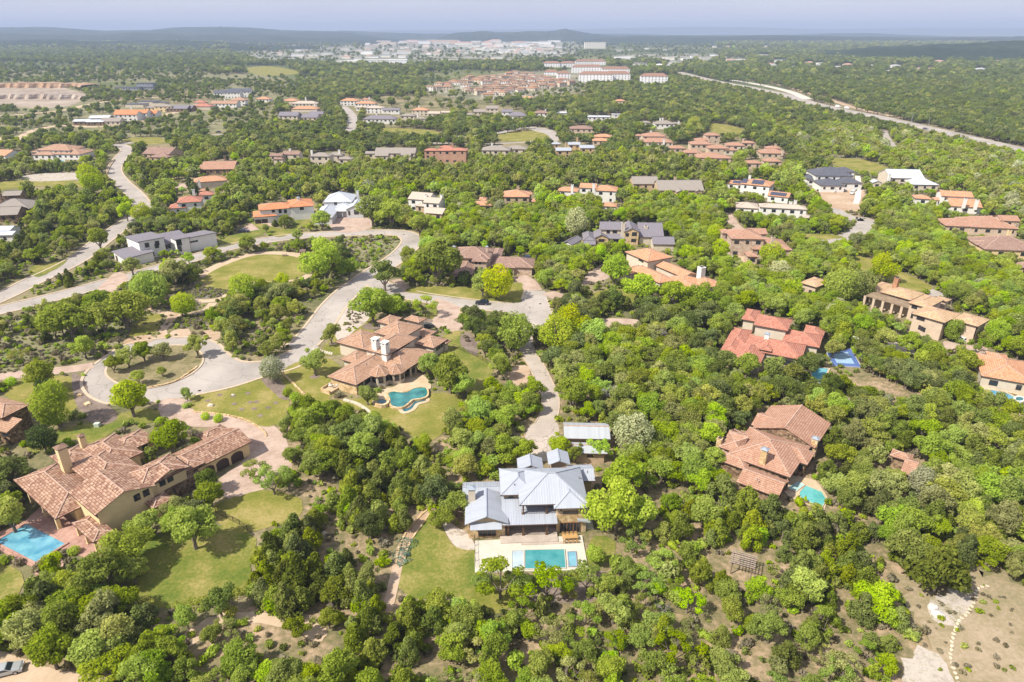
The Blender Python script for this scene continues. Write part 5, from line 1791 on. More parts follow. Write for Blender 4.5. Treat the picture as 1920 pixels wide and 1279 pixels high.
# ==== houses further off: (name, label, rot, roof, wall, pitch, zoom, wings, chimneys, windows sides)
ZM = zoomer(740,320,4.364)
ZN = zoomer(1160,300,4.8)
ZO = zoomer(1480,290,4.364)
ZP = zoomer(1780,640,7.993)
ZQ = zoomer(0,230,4.0)
ZR = zoomer(460,160,4.8)
ZS = zoomer(840,160,4.8)
ZT = zoomer(1180,200,6.0)
ZU = zoomer(60,130,4.8)
FAR = [
 ('tan_roof_house', 'pale house with several tan gable roofs and two white chimneys behind the road bend', -18, R_TAN, W_WHITE, .42, ZM,
  [(6.6, 'gable', (160,235),(300,232),(260,155)),(6.2, 'gable', (250,262),(385,258),(350,198)),(3.6, 'hip', (165,288),(300,298),(260,250)),(3.6, 'gable', (300,350),(500,292),(400,262))], [((257,240),(257,202)),((385,250),(386,200))], 'S', W_TAN),
 ('orange_hip_house', 'orange tiled house with arched entry in the trees above centre', 0, T_ORANGE, W_TAN, .34, ZM,
  [(5.8, 'hip', (890,215),(1105,215),(1010,150)),(3.6, 'hip', (655,282),(800,285),(740,245)),(5, 'hip', (690,242),(750,242),(720,210)),(3.6, 'hip', (1120,255),(1172,255),(1150,215)),(5.5, 'hip', (1040,195),(1125,195),(1090,160))], [((1008,165),(1008,128))], 'S', None),
 ('white_orange_house', 'white two storey house with orange tile roof and white chimneys in the trees', -12, T_ORANGE, W_WHITE, .34, ZM,
  [(6.8, 'gable', (1510,138),(1650,145),(1590,98)),(6.8, 'hip', (1640,162),(1820,162),(1780,118)),(3.4, 'hip', (1690,290),(1828,250),(1780,215)),(3.4, 'hip', (1330,165),(1500,168),(1400,140))], [((1627,165),(1627,108)),((1453,150),(1453,118))], 'S', None),
 ('taupe_roof_house', 'low tan house with plain taupe gable roof, left one of the taupe pair', 0, R_BROWNGREY, W_TAN, .4, ZN,
  [(4.5, 'gable', (130,216),(345,212),(320,170))], [], 'S', None),
 ('taupe_gable_house', 'long tan house with taupe gable roof and stone chimney beside the smaller taupe roof', 0, R_BROWNGREY, W_TAN, .45, ZN,
  [(3.6, 'gable', (345,260),(695,275),(670,190)),(3.4, 'gable', (520,292),(600,292),(560,250)),(3.2, 'gable', (690,285),(760,285),(720,262))], [((502,235),(506,156))], 'S', None),
 ('solar_panel_house', 'white house with orange roof carrying dark solar panels at the upper right', -30, T_ORANGE, W_WHITE, .32, ZN,
  [(6.6, 'hip', (1145,175),(1335,238),(1400,208)),(3.8, 'hip', (1000,190),(1130,225),(1140,198)),(3.6, 'gable', (1370,288),(1490,335),(1545,325))], [((1180,160),(1180,140))], 'SE', None),
 ('long_grey_roof_house', 'long pale house with grey brown hipped roofs and two white chimneys right of centre', -14, R_TAN, W_WHITE, .32, ZN,
  [(6.0, 'hip', (1262,402),(1640,445),(1680,415)),(3.8, 'hip', (1050,410),(1260,438),(1240,368)),(3.4, 'hip', (1660,520),(1740,520),(1700,480))], [((1545,405),(1545,378)),((1588,388),(1588,366))], 'S', None),
 ('pink_tile_mansion', 'two storey limestone house with pinkish hipped tile roof and tall arched entry right of centre', -4, T_PINK, W_PINK, .34, ZN,
  [(8.0, 'hip', (1000,695),(1320,715),(1200,610)),(8.0, 'hip', (925,655),(1020,662),(990,612)),(8.0, 'gable', (1170,665),(1335,660),(1290,622)),(4.0, 'hip', (1205,805),(1562,808),(1420,710)),(3.6, 'hip', (1160,870),(1260,870),(1200,810))], [((1383,740),(1385,697))], 'S', None),
 ('charcoal_roof_house', 'white and stone house with sprawling charcoal hipped roofs behind the construction yard', -4, R_DARK, W_WHITE, .4, ZO,
  [(6.8, 'hip', (215,172),(505,172),(400,110)),(7.2, 'hip', (400,140),(525,140),(460,102)),(3.8, 'hip', (130,192),(300,205),(220,140)),(4.2, 'hip', (255,252),(405,248),(335,185)),(4.2, 'hip', (405,225),(538,235),(490,178))], [((238,140),(238,112))], 'S', None),
 ('pale_metal_roof_house', 'cream house with pale metal gable roofs near the upper right edge', -5, R_WHITE, W_CREAM, .4, ZO,
  [(5.6, 'gable', (805,182),(1082,195),(1000,148)),(3.8, 'hip', (1005,245),(1128,235),(1080,185)),(3.2, 'gable', (680,230),(750,225),(720,208))], [((815,200),(812,165))], 'S', None),
 ('orange_terrace_house', 'white two storey house with orange gable roofs above the cul de sac at the right', -16, T_ORANGE, W_WHITE, .34, ZO,
  [(6.6, 'gable', (1200,302),(1385,345),(1468,322)),(3.6, 'gable', (1318,420),(1545,408),(1430,355)),(4.6, 'hip', (1022,352),(1100,362),(1120,325)),(3.6, 'hip', (1185,368),(1240,375),(1220,335))], [((1435,392),(1432,362)),((1530,405),(1530,372))], 'S', None),
 ('long_pink_roof_house', 'long low house with pinkish clay roofs near the right edge', -10, T_PINK, W_BEIGE, .36, ZO,
  [(3.8, 'hip', (1480,590),(1815,606),(1680,500)),(6.2, 'gable', (1720,535),(1858,545),(1800,498)),(3.6, 'hip', (1280,582),(1545,582),(1420,535)),(4.2, 'hip', (1570,545),(1740,560),(1660,490))], [((1835,590),(1835,560))], 'S', None),
 ('dormered_brown_house', 'yellow house with greyish brown tile roof and round dormers cut by the right edge', -8, T_DUSTY, W_YELLOW, .4, ZO,
  [(3.8, 'hip', (1590,770),(2000,790),(1800,650)),(4.0, 'hip', (1535,740),(1640,742),(1590,700)),(3.2, 'hip', (1870,920),(2000,930),(1930,880))], [((1795,655),(1795,622))], 'S', None),
 ('round_spa_house', 'cream bungalow with mottled orange roof beside a curving pool at the right edge', -27, T_ORANGE, W_CREAM, .32, ZP,
  [(3.6, 'hip', (440,372),(1010,610),(1150,300)),(3.6, 'hip', (575,255),(760,300),(860,200))], [], 'S', None),
 ('white_poolside_house', 'white two storey house with salmon roof and small front pool at the upper left', -4, T_SALMON, W_WHITE, .34, ZQ,
  [(6.4, 'hip', (315,205),(520,210),(450,165)),(3.8, 'hip', (310,242),(395,242),(350,215)),(4.0, 'hip', (480,238),(612,235),(550,195)),(3.4, 'hip', (390,240),(490,240),(440,222)),(3.4, 'hip', (272,222),(320,222),(295,205))], [((515,200),(515,178))], 'S', None),
 ('taupe_ranch_house', 'brown stone house with taupe gable roofs at the left edge below the meadow', 12, R_BROWNGREY, W_DARKSTONE, .4, ZQ,
  [(6.4, 'gable', (35,540),(150,545),(180,495)),(3.8, 'hip', (-40,625),(225,645),(200,575)),(3.6, 'gable', (-60,690),(130,690),(60,620))], [((12,590),(10,530))], 'S', None),
 ('white_flat_house', 'low white house with pale metal roof at the left edge above the meadow', 5, R_WHITE, W_WHITE, .25, zoomer(0,300,3.0),
  [(3.6, 'gable', (-60,400),(60,395),(50,365)),(3.4, 'gable', (-30,425),(90,412),(60,395))], [], 'S', None),
 ('mauve_roof_house', 'small mauve roofed house left of the winding road top', -8, T_DUSTY, W_TAN, .36, ZQ,
  [(4.8, 'gable', (1125,235),(1280,235),(1230,190)),(3.4, 'hip', (1150,260),(1270,258),(1220,230))], [((1190,200),(1190,182))], 'S', None),
 ('red_gable_house', 'reddish tiled ranch house among bright trees at the upper left', 5, T_PINK, W_DARKSTONE, .4, ZQ,
  [(3.8, 'gable', (1500,352),(1760,345),(1740,280)),(3.4, 'gable', (1500,340),(1600,345),(1560,310)),(3.4, 'gable', (1680,325),(1800,290),(1770,270))], [((1605,300),(1602,272)),((1690,275),(1690,252))], 'S', None),
 ('hidden_orange_house', 'orange roofed house mostly hidden behind oaks beside the winding road', 22, T_ORANGE, W_CREAM, .36, ZQ,
  [(4.4, 'hip', (1450,450),(1560,440),(1700,405)),(3.4, 'hip', (1490,490),(1540,510),(1540,465))], [((1495,460),(1493,438))], None, None),
 ('red_hip_house', 'white house with red hipped roofs right of the winding road', 18, T_RED, W_WHITE, .38, ZQ,
  [(6.0, 'hip', (1325,600),(1500,592),(1530,540)),(3.4, 'hip', (1262,645),(1400,635),(1400,605)),(4.2, 'hip', (1490,545),(1600,540),(1570,510))], [((1453,530),(1452,503))], 'S', None),
 ('edge_orange_house', 'white house with orange roof touching the left edge near the top', -15, T_ORANGE, W_WHITE, .36, ZQ,
  [(4.0, 'gable', (-60,245),(65,245),(20,215))], [], 'S', None),
 ('brown_cottage', 'small brown tiled house, leftmost of the ridge row above centre', -3, T_DUSTY, W_CREAM, .38, ZR,
  [(5.6, 'gable', (220,635),(330,635),(290,600)),(6.0, 'gable', (325,622),(490,620),(440,582)),(3.6, 'hip', (250,665),(340,665),(300,640))], [((405,598),(405,570))], 'S', None),
 ('grey_pool_house', 'grey roofed stone house with a tiny pool, second on the ridge row', -4, R_BROWNGREY, W_CREAM, .38, ZR,
  [(6.8, 'hip', (595,640),(760,640),(690,582)),(5.0, 'hip', (740,625),(870,632),(820,595)),(3.8, 'hip', (830,665),(960,665),(910,620))], [((600,620),(600,585)),((848,610),(848,582))], 'S', None),
 ('two_chimney_house', 'long taupe roofed house with two white chimneys in the middle of the ridge row', -2, R_BROWNGREY, W_CREAM, .42, ZR,
  [(4.2, 'gable', (1160,612),(1530,612),(1480,558)),(4.0, 'gable', (1160,635),(1285,635),(1220,600)),(4.0, 'gable', (1395,630),(1490,630),(1440,598)),(3.8, 'gable', (1075,615),(1180,612),(1140,590))], [((1258,600),(1258,572)),((1383,592),(1383,566))], 'S', None),
 ('red_balcony_house', 'three level brick red house with balconies right of the two chimney house', -6, T_RED, mat_plain('rosy_stucco', (0.46,0.27,0.19), 0.9), .34, ZR,
  [(9.0, 'hip', (1720,588),(1925,575),(1880,540)),(6.0, 'hip', (1605,588),(1730,590),(1690,545)),(9.4, 'hip', (1850,580),(1990,590),(1940,552)),(10.5, 'hip', (1745,560),(1870,552),(1830,525))], [((1865,550),(1863,520))], 'S', None),
 ('grey_terrace_house', 'low grey roofed house with pale columns beside the red balconied house', -3, R_BROWNGREY, W_CREAM, .35, ZS,
  [(5.4, 'hip', (300,585),(560,585),(500,528)),(4.4, 'hip', (520,575),(715,575),(650,540))], [((395,545),(393,520))], 'S', None),
 ('solar_metal_house', 'honey stone house with pale blue metal roofs at the right end of the ridge row', 2, R_METAL, W_STONE, .42, ZS,
  [(5.4, 'gable', (970,590),(1110,585),(1050,535)),(6.4, 'gable', (1080,535),(1190,530),(1140,490)),(5.0, 'gable', (1185,565),(1320,565),(1260,515)),(4.2, 'hip', (935,530),(1020,530),(980,492)),(4.0, 'hip', (1105,560),(1200,558),(1150,530))], [((1060,530),(1060,512)),((1162,500),(1162,470))], 'S', None),
 ('small_ochre_house', 'small ochre house with brown flat hip roof in the trees above the ridge row', -3, T_DUSTY, W_BEIGE, .3, ZS,
  [(6.0, 'hip', (1095,392),(1300,385),(1260,362))], [], 'S', None),
 ('orange_stacked_house', 'orange tiled house with stacked roofs right of the metal roofed ridge house', -3, T_ORANGE, W_BEIGE, .34, ZS,
  [(5.6, 'hip', (1320,462),(1480,465),(1420,430)),(3.6, 'hip', (1300,500),(1450,500),(1380,462))], [], 'S', None),
 ('red_brown_wide_house', 'wide reddish tiled house, left neighbour of the tiled courtyard cluster', -3, T_PINK, W_CREAM, .36, ZT,
  [(6.0, 'hip', (150,335),(408,330),(300,280)),(3.8, 'hip', (140,400),(490,395),(350,350)),(3.6, 'hip', (60,330),(150,330),(100,305))], [((245,290),(245,272)),((390,385),(390,370))], 'S', None),
 ('white_chimney_house', 'taupe roofed house with bright white chimneys above the courtyard cluster', 0, R_BROWNGREY, W_WHITE, .34, ZT,
  [(5.0, 'hip', (290,195),(480,190),(420,140)),(4.0, 'hip', (120,180),(240,180),(190,145)),(3.8, 'hip', (480,190),(570,190),(520,160))], [((345,170),(345,128)),((372,170),(372,128)),((555,190),(555,165))], 'S', None),
 ('tower_tile_house', 'tallest pink tiled tower house at the top of the courtyard cluster', 0, T_PINK, W_BEIGE, .36, ZT, [(7.0, 'hip', (850,320),(990,325),(940,280))], [], 'S', None),
 ('courtyard_house', 'pink tiled house just left under the tower house of the cluster', -3, T_PINK, W_BEIGE, .36, ZT, [(5.0, 'hip', (690,425),(910,405),(850,370)),(4.0, 'hip', (740,380),(900,375),(840,330))], [((895,385),(895,370))], 'S', None),
 ('courtyard_house', 'lower left tiled house of the cluster with a tiny white chimney', -3, T_PINK, W_BEIGE, .36, ZT, [(4.0, 'hip', (618,520),(830,520),(740,475)),(3.8, 'hip', (450,470),(640,470),(560,430))], [((770,530),(770,512))], 'S', None),
 ('courtyard_house', 'double roofed tiled house in the middle of the cluster', -3, T_PINK, W_BEIGE, .36, ZT, [(5.0, 'hip', (890,470),(1090,450),(1000,410)),(4.0, 'hip', (920,475),(1060,480),(1000,445))], [((983,415),(983,395))], 'S', None),
 ('courtyard_house', 'cream walled tiled house with long hip in the right middle of the cluster', -6, T_PINK, W_CREAM, .36, ZT, [(6.0, 'hip', (1090,438),(1305,440),(1210,400)),(3.8, 'hip', (1070,490),(1220,490),(1150,460))], [], 'S', None),
 ('courtyard_house', 'tiled house with brick chimney at the upper right corner of the cluster', -6, T_PINK, W_BEIGE, .36, ZT, [(6.0, 'hip', (1275,410),(1425,412),(1360,370))], [((1277,400),(1277,362))], 'S', None),
 ('courtyard_house', 'long dusty tiled house along the bottom of the cluster', -5, T_PINK, W_BEIGE, .36, ZT, [(4.0, 'hip', (750,565),(1100,580),(960,530)),(4.0, 'hip', (950,580),(1150,580),(1050,545))], [((1085,560),(1085,545))], 'S', None),
 ('courtyard_house', 'tiled house with low wings at the far right of the cluster', -5, T_PINK, W_BEIGE, .36, ZT, [(6.0, 'hip', (1540,470),(1700,465),(1630,435)),(4.0, 'hip', (1475,525),(1760,525),(1620,475))], [((1645,445),(1645,425)),((1725,510),(1725,490))], 'S', None),
 ('courtyard_house', 'partly hidden tiled house at the lower right of the cluster', -5, T_PINK, W_BEIGE, .36, ZT, [(4.0, 'hip', (1490,600),(1720,620),(1600,560)),(4.0, 'hip', (1280,620),(1500,640),(1380,590))], [((1630,600),(1630,572))], 'S', None),
 ('grey_stone_house', 'stone house with grey gable roofs and long porch left of the steep side road', -3, R_SLATE, W_CREAM, .45, ZR, [(7.0, 'gable', (335,275),(470,275),(420,235)),(5.0, 'gable', (470,290),(650,290),(600,255)),(6.4, 'gable', (570,260),(710,255),(660,232))], [((475,270),(475,240)),((640,250),(640,222))], 'S', None),
 ('cream_hip_house', 'cream hipped house above the grey stone house', -3, R_TAN, W_CREAM, .36, ZR, [(4.4, 'hip', (410,165),(680,155),(600,115))], [((545,130),(545,105))], 'S', None),
 ('low_orange_house', 'low orange tiled house between the cream hipped roof and the grey stone house', -3, T_ORANGE, W_CREAM, .36, ZR, [(3.8, 'hip', (415,212),(645,215),(560,175))], [((628,200),(628,162))], None, None),
 ('small_orange_house', 'tiny orange roofed house above the meadow, second from the cream hip', -3, T_ORANGE, W_CREAM, .36, ZR, [(4, 'hip', (335,140),(465,140),(420,118))], [], None, None),
 ('small_orange_house', 'tiny white walled orange roofed house left of its orange neighbour', -3, T_ORANGE, W_WHITE, .36, ZR, [(4, 'hip', (140,125),(215,125),(180,103))], [], 'S', None),
 ('layered_orange_house', 'orange tiled house with layered roofs at the top of the steep side road', -4, T_ORANGE, W_WHITE, .36, ZR, [(6, 'hip', (882,140),(1010,140),(950,108)),(5, 'hip', (980,165),(1170,165),(1090,130)),(7.4, 'hip', (1060,128),(1110,128),(1085,113))], [((1118,140),(1118,108))], 'S', None),
 ('white_flatroof_house', 'pale modern house with tan roof right of the layered orange house', -4, R_TAN, W_WHITE, .3, ZR, [(6, 'hip', (1085,205),(1250,200),(1190,172)),(4, 'hip', (1020,190),(1100,200),(1060,175))], [], 'S', None),
 ('grey_wide_house', 'wide house with grey hipped roof and dark trees against its white front', -2, R_SLATE, W_WHITE, .4, ZR, [(5, 'hip', (1060,300),(1355,305),(1250,250))], [((1180,270),(1180,250))], 'S', None),
 ('slate_gable_house', 'small slate roofed house with white gable beyond the wide grey one', -2, R_SLATE, W_WHITE, .5, ZR, [(5, 'gable', (1305,222),(1400,215),(1360,190)),(4, 'gable', (1265,220),(1320,225),(1290,195))], [], 'S', None),
 ('taupe_split_house', 'split level taupe roofed house right of the wide grey house', -4, R_BROWNGREY, W_CREAM, .34, ZR, [(6.6, 'hip', (1388,275),(1525,275),(1460,245)),(4, 'hip', (1520,300),(1625,300),(1570,272))], [((1552,275),(1552,245))], 'S', None),
 ('orange_small_villa', 'cream villa with orange hipped roof behind the split level house', -4, T_ORANGE, W_CREAM, .36, ZR, [(6, 'hip', (1493,225),(1645,225),(1570,193))], [((1563,205),(1563,185))], 'S', None),
 ('tan_small_house', 'tan roofed cream house peeking over dark trees right of the orange villa', -4, R_TAN, W_CREAM, .4, ZR, [(5, 'gable', (1640,255),(1760,250),(1700,225)),(4, 'gable', (1760,245),(1840,245),(1800,228))], [], 'S', None),
 ('taupe_twin_house', 'taupe gabled house with white front, left of the twin pale gables', 0, R_BROWNGREY, W_CREAM, .5, ZS, [(6.6, 'gable', (340,210),(455,210),(395,180)),(5, 'gable', (235,225),(340,240),(280,198)),(4, 'hip', (160,265),(235,265),(195,243))], [], 'S', None),
 ('white_gable_house', 'white gabled house with grey roof, right one of the twin pale gables', 0, R_SLATE, W_WHITE, .5, ZS, [(7, 'gable', (480,240),(585,240),(530,212)),(4.4, 'hip', (540,275),(705,270),(650,245))], [], 'S', None),
 ('brown_roof_cottage', 'white cottage with brown roof and chimney right of the twin gables', 0, T_DUSTY, W_WHITE, .4, ZS, [(5, 'hip', (775,248),(905,250),(850,222))], [((877,235),(877,215))], 'S', None),
 ('metal_roof_cottage', 'tiny pale metal roofed cottage with a white chimney in the woods', 0, R_WHITE, W_GREY, .3, ZS, [(4, 'hip', (980,250),(1080,250),(1040,232))], [((1060,250),(1060,225))], None, None),
 ('white_flat_long_house', 'long white flat roofed modern house in the upper woods', -3, R_WHITE, W_WHITE, .1, ZS, [(5, 'hip', (1255,285),(1460,280),(1400,255)),(6, 'flat', (1475,262),(1550,262),(1520,250))], [], 'S', None),
 ('lone_orange_roof', 'lone orange roofed house deep in the woods right of centre', 0, T_ORANGE, W_CREAM, .36, ZS, [(5, 'hip', (1500,140),(1600,142),(1550,118))], [], 'S', None),
 ('lone_tan_roof', 'lone salmon roofed house at the edge of the woods below the townhouses', 0, T_ORANGE, W_CREAM, .36, ZS, [(4, 'hip', (665,115),(770,115),(720,88))], [], None, None),
 ('white_orange_mansion', 'long white house with big orange roof on the hillside at the upper left', 2, T_BRIGHT, W_WHITE, .4, ZU, [(6.6, 'gable', (800,390),(1030,395),(980,340)),(5.0, 'gable', (1000,400),(1145,392),(1080,362)),(6.6, 'gable', (860,405),(940,408),(900,370))], [((893,350),(893,328)),((1010,385),(1010,368))], 'S', None),
 ('pale_metal_farmhouse', 'low farmhouse with pale metal roofs at the upper left', 5, R_WHITE, W_DARKSTONE, .3, ZU, [(4.6, 'gable', (510,440),(690,440),(640,410)),(3.8, 'gable', (425,470),(510,470),(470,445)),(3.6, 'gable', (540,475),(655,470),(600,445))], [], 'S', None),
 ('grey_gable_garage', 'grey gabled garage right of the pale metal farmhouse', 5, R_BROWNGREY, W_CREAM, .45, ZU, [(3.8, 'gable', (700,470),(805,465),(750,435))], [], 'S', None),
 ('ochre_house', 'ochre two storey house right of the long white orange roofed house', -2, R_BROWNGREY, W_YELLOW, .25, ZU, [(6.4, 'hip', (1130,335),(1280,330),(1220,310)),(4.4, 'hip', (1060,345),(1140,345),(1100,325))], [], 'S', None),
 ('slate_low_house', 'low slate roofed house with dark garage right of the ochre house', -2, R_SLATE, W_DARKSTONE, .4, ZU, [(4, 'gable', (1280,350),(1440,350),(1370,320)),(4, 'gable', (1330,355),(1440,345),(1410,310))], [], 'S', None),
 ('grey_flat_villa', 'modern grey villa with flat stepped roofs beyond the hillside at the upper left', -2, R_DARK, mat_plain('blue_grey_stucco', (0.27,0.29,0.34), 0.8), .1, ZU, [(7.5, 'flat', (935,125),(1085,125),(1040,112)),(4.5, 'flat', (785,160),(960,165),(900,142)),(4.5, 'flat', (900,160),(1120,155),(1060,140))], [], 'S', None),
 ('dark_flat_house', 'dark flat roofed house behind the orange roofed mansion', -2, R_DARK, W_CREAM, .2, ZU, [(5, 'flat', (970,290),(1120,290),(1060,270)),(4, 'flat', (870,310),(1000,315),(940,295)),(4, 'flat', (1110,300),(1200,300),(1160,285))], [], None, None),
 ('pink_gable_house', 'salmon roofed white house in the row at the upper left middle', -2, T_SALMON, W_WHITE, .4, ZU, [(5, 'gable', (1710,310),(1840,310),(1780,270)),(7, 'hip', (1830,280),(1920,280),(1880,255))], [((1737,290),(1737,265))], 'S', None),
 ('tiny_red_roof_house', 'tiny red orange roofed house left of the salmon roofed one', -2, T_RED, W_CREAM, .4, ZU, [(4, 'hip', (1525,335),(1605,335),(1570,305)),(5, 'hip', (1505,300),(1555,300),(1530,282))], [], None, None),
 ('white_modern_cluster_house', 'angular white and dark modern house at the left middle distance', 0, R_DARK, W_WHITE, .5, ZU, [(6, 'gable', (1690,215),(1800,215),(1750,190)),(8, 'gable', (1800,210),(1870,210),(1840,185)),(8, 'gable', (1870,200),(1960,200),(1915,165))], [], 'S', None),
]
for (nm, lb, rot, roof, wall, pit, zz, wings, chs, wins, wall2) in FAR:
	far = zz in (ZU, ZT, ZS, ZR)
	H = House(nm, lb, rot=rot, roof=roof, wall=wall, zoom=zz, pitch=pit, over=0.4, far=far)
	if zz is not ZP:
		H.maxdepth = 0.72 if far else 1.0
	for i, wdef in enumerate(wings):
		h, kind = wdef[0], wdef[1]
		ridge = None
		w = H.wing(h, *wdef[2:], kind=kind, ridge=ridge, wins=wins, wall=(wall2 if (wall2 and i >= 2) else None), minv=5.5)
	for (b, t) in chs:
		H.chimney(b, t, H.wings[0]['h'] - 0.5,1.4, W_WHITE if wall in (W_WHITE, W_CREAM, W_GREY) else wall, 'flat')
	finish_house(H, 0.4,0.0 if nm in ('pink_tile_mansion', 'white_poolside_house', 'charcoal_roof_house', 'red_balcony_house') else 0.35)
	if nm == 'solar_panel_house':
		for (wi, f0, f1) in ((0,0.35,0.75),(0,0.02,0.2),(1,0.3,0.8),(2,0.1,0.85)):
			w = H.wings[wi]
			u0, v0, u1, v1 = w['e']
			a, b = u0 + (u1 - u0) * f0, u0 + (u1 - u0) * f1
			v_a, v_b = v0 + (v1 - v0) * 0.08, v0 + (v1 - v0) * 0.4
			rs = (w['top'] - w['h']) / ((v1 - v0) / 2)
			n = max(1, int((b - a) / 1.7))
			for k in range(n):
				mb = MB()
				xa, xb = a + (b - a) * k / n + 0.05, a + (b - a) * (k + 1) / n - 0.05
				za, zb = w['h'] + (v_a - v0) * rs + 0.22, w['h'] + (v_b - v0) * rs + 0.22
				mb.poly([(xa, v_a, za),(xb, v_a, za),(xb, v_b, zb),(xa, v_b, zb)])
				mb.poly([(xa, v_a, za - .08),(xb, v_a, za - .08),(xb, v_a, za),(xa, v_a, za)])
				H.part(mb, 'solar_panel', mat_plain('solar_panel_glass', (0.06,0.065,0.10), 0.2,0.05,0.6))
pool('swimming_pool', 'long blue pool with pale coping beside the bungalow at the right edge', [ZP(p) for p in ((620,740),(720,755),(850,780),(960,840),(1100,960),(1250,1000),(1250,1120),(1060,1040),(960,985),(860,900),(780,830),(640,800))], mat_water('mid_blue_water', (0.05,0.26,0.42),(0.12,0.36,0.50)), h=0.1, cope=M_SANDDECK, smooth=True)
pool('hot_tub', 'round white rimmed spa at the side of the long blue pool', [ZP((1050 + 62 * math.cos(t), 870 + 32 * math.sin(t))) for t in [i * math.pi / 6 for i in range(12)]], mat_water('dark_spa_water', (0.05,0.16,0.19)), h=0.7, cope=W_WHITE, cat='spa', cope_w=0.5)
patch('pool_patio', [ZP(p) for p in ((470,640),(640,620),(960,730),(1200,760),(1250,1000),(1000,800),(700,730),(560,760),(480,720))], M_SANDDECK, smooth=False, clear=0.6)
pool('swimming_pool', 'tiny light blue pool in front of the white house at the upper left', [ZQ(p) for p in ((405,290),(410,280),(480,280),(485,292))], mat_water('sky_blue_water', (0.08,0.33,0.42)), h=0.05, cope=M_DECK)
pool('swimming_pool', 'tiny turquoise pool in front of the pinkish tiled mansion', [ZN(p) for p in ((975,840),(1015,845),(1030,870),(990,865))], mat_water('azure_water', (0.03,0.38,0.52)), h=0.05, cope=M_DECK)
pool('swimming_pool', 'tiny blue pool of the grey roofed house on the ridge row', [ZR(p) for p in ((800,705),(845,705),(850,718),(805,720))], mat_water('sky_blue_water', (0.08,0.33,0.42)), h=0.05, cope=M_DECK)
patch('stone_forecourt', [ZN(p) for p in ((1010,830),(1060,800),(1180,830),(1240,900),(1200,950),(1100,920))], M_PATH, clear=0.5)
# ---- townhouses, apartments, town, suburb
M_TOWNROOF = [T_PINK, T_ORANGE, T_SALMON]
def far_house(name, label, cat, px, py, w, d, h, roof, wall, rot, group=None, pitch=0.3, kind='hip', nwin=0):
	g = G(px, py, 0)
	root = empty(name, g, rot)
	tag(root, label, cat, group)
	mb = MB()
	mb.box(-w / 2,-d / 2,0, w / 2, d / 2, h)
	mb.build('wall', wall, root)
	rf = MB()
	o = 0.5
	u0, v0, u1, v1 = -w / 2 - o, -d / 2 - o, w / 2 + o, d / 2 + o
	if kind == 'flat':
		rf.box(u0, v0, h, u1, v1, h + 0.5)
	else:
		half = (v1 - v0) / 2
		r = half * pitch
		ins = half if kind == 'hip' else 0
		a, b = (u0 + ins, 0, h + r),(u1 - ins, 0, h + r)
		A, B, C, D = (u0, v0, h),(u1, v0, h),(u1, v1, h),(u0, v1, h)
		rf.poly([A, B, b, a]); rf.poly([B, C, b]); rf.poly([C, D, a, b]); rf.poly([D, A, a])
	rf.build('roof', roof, root)
	if nwin:
		fl = max(1, int(h / 3.1))
		for k in range(fl):
			for i in range(nwin):
				ob = window_obj('window', 1.6,1.6, M_FRAME, M_GLASS, False, 0, True)
				link(ob[0], root)
				ob[0].location = (-w / 2 + (i + 0.5) * w / nwin, -d / 2,1.6 + k * h / fl)
				link(ob[1], ob[0])
	ws = [Vector((g.x + x, g.y + y, z)) for x in (-w / 2, w / 2) for y in (-d / 2, d / 2) for z in (0.5, h + 1)]
	CLEAR.append((hull(to_px(ws)), 0.6))
	co, si = math.cos(rot), math.sin(rot)
	NOTREE.append(np.array([(g.x + x * co - y * si, g.y + x * si + y * co) for x, y in ((-w / 2 - 2,-d / 2 - 2),(w / 2 + 2,-d / 2 - 2),(w / 2 + 2, d / 2 + 2),(-w / 2 - 2, d / 2 + 2))]))
	return root
def in_poly(pt, poly):
	x, y = pt
	c = False
	n = len(poly)
	for i in range(n):
		x1, y1 = poly[i]
		x2, y2 = poly[(i + 1) % n]
		if (y1 > y) != (y2 > y) and x < (x2 - x1) * (y - y1) / (y2 - y1) + x1:
			c = not c
	return c
ra = random.Random(5)
TOWNHOME = [[(835,158),(860,152),(900,146),(950,142),(960,136),(990,140),(1040,150),(1085,157),(1060,165),(1010,168),(990,172),(960,178),(915,184),(860,170),(800,172),(800,164)]]
POS_W = ['left end', 'left part', 'middle', 'right part', 'right end']
cnt = 0
placed = []
for poly in TOWNHOME:
	xs = [p[0] for p in poly]
	y = 137.0
	while y < 186:
		step = 9.5 + (y - 137) * 0.10
		x = min(xs) + ra.uniform(0,8)
		while x < max(xs):
			if in_poly((x, y), poly) and not (855 < x < 905 and 158 < y < 168 and ra.random() < 0.75):
				wall = ra.choice([W_CREAM, W_CREAM, W_WHITE, W_BEIGE])
				far_house('townhouse', None, 'townhouse', x, y, ra.uniform(12,18), ra.uniform(10,13), ra.choice([4,4.5,6.5]), ra.choice(M_TOWNROOF), wall, ra.uniform(-0.5,0.5), 'salmon roofed townhouses in the distance', nwin=3)
				placed.append((x, y))
				cnt += 1
			x += step * ra.uniform(1.2,1.7)
		y += 2.9 + (y - 137) * 0.03
TH = [o for o in COL.objects if o.name.startswith('townhouse') and o.type == 'EMPTY']
for i, o in enumerate(TH):
	o['label'] = 'small pale townhouse with salmon tile roof in the dense cluster before the white apartment blocks'
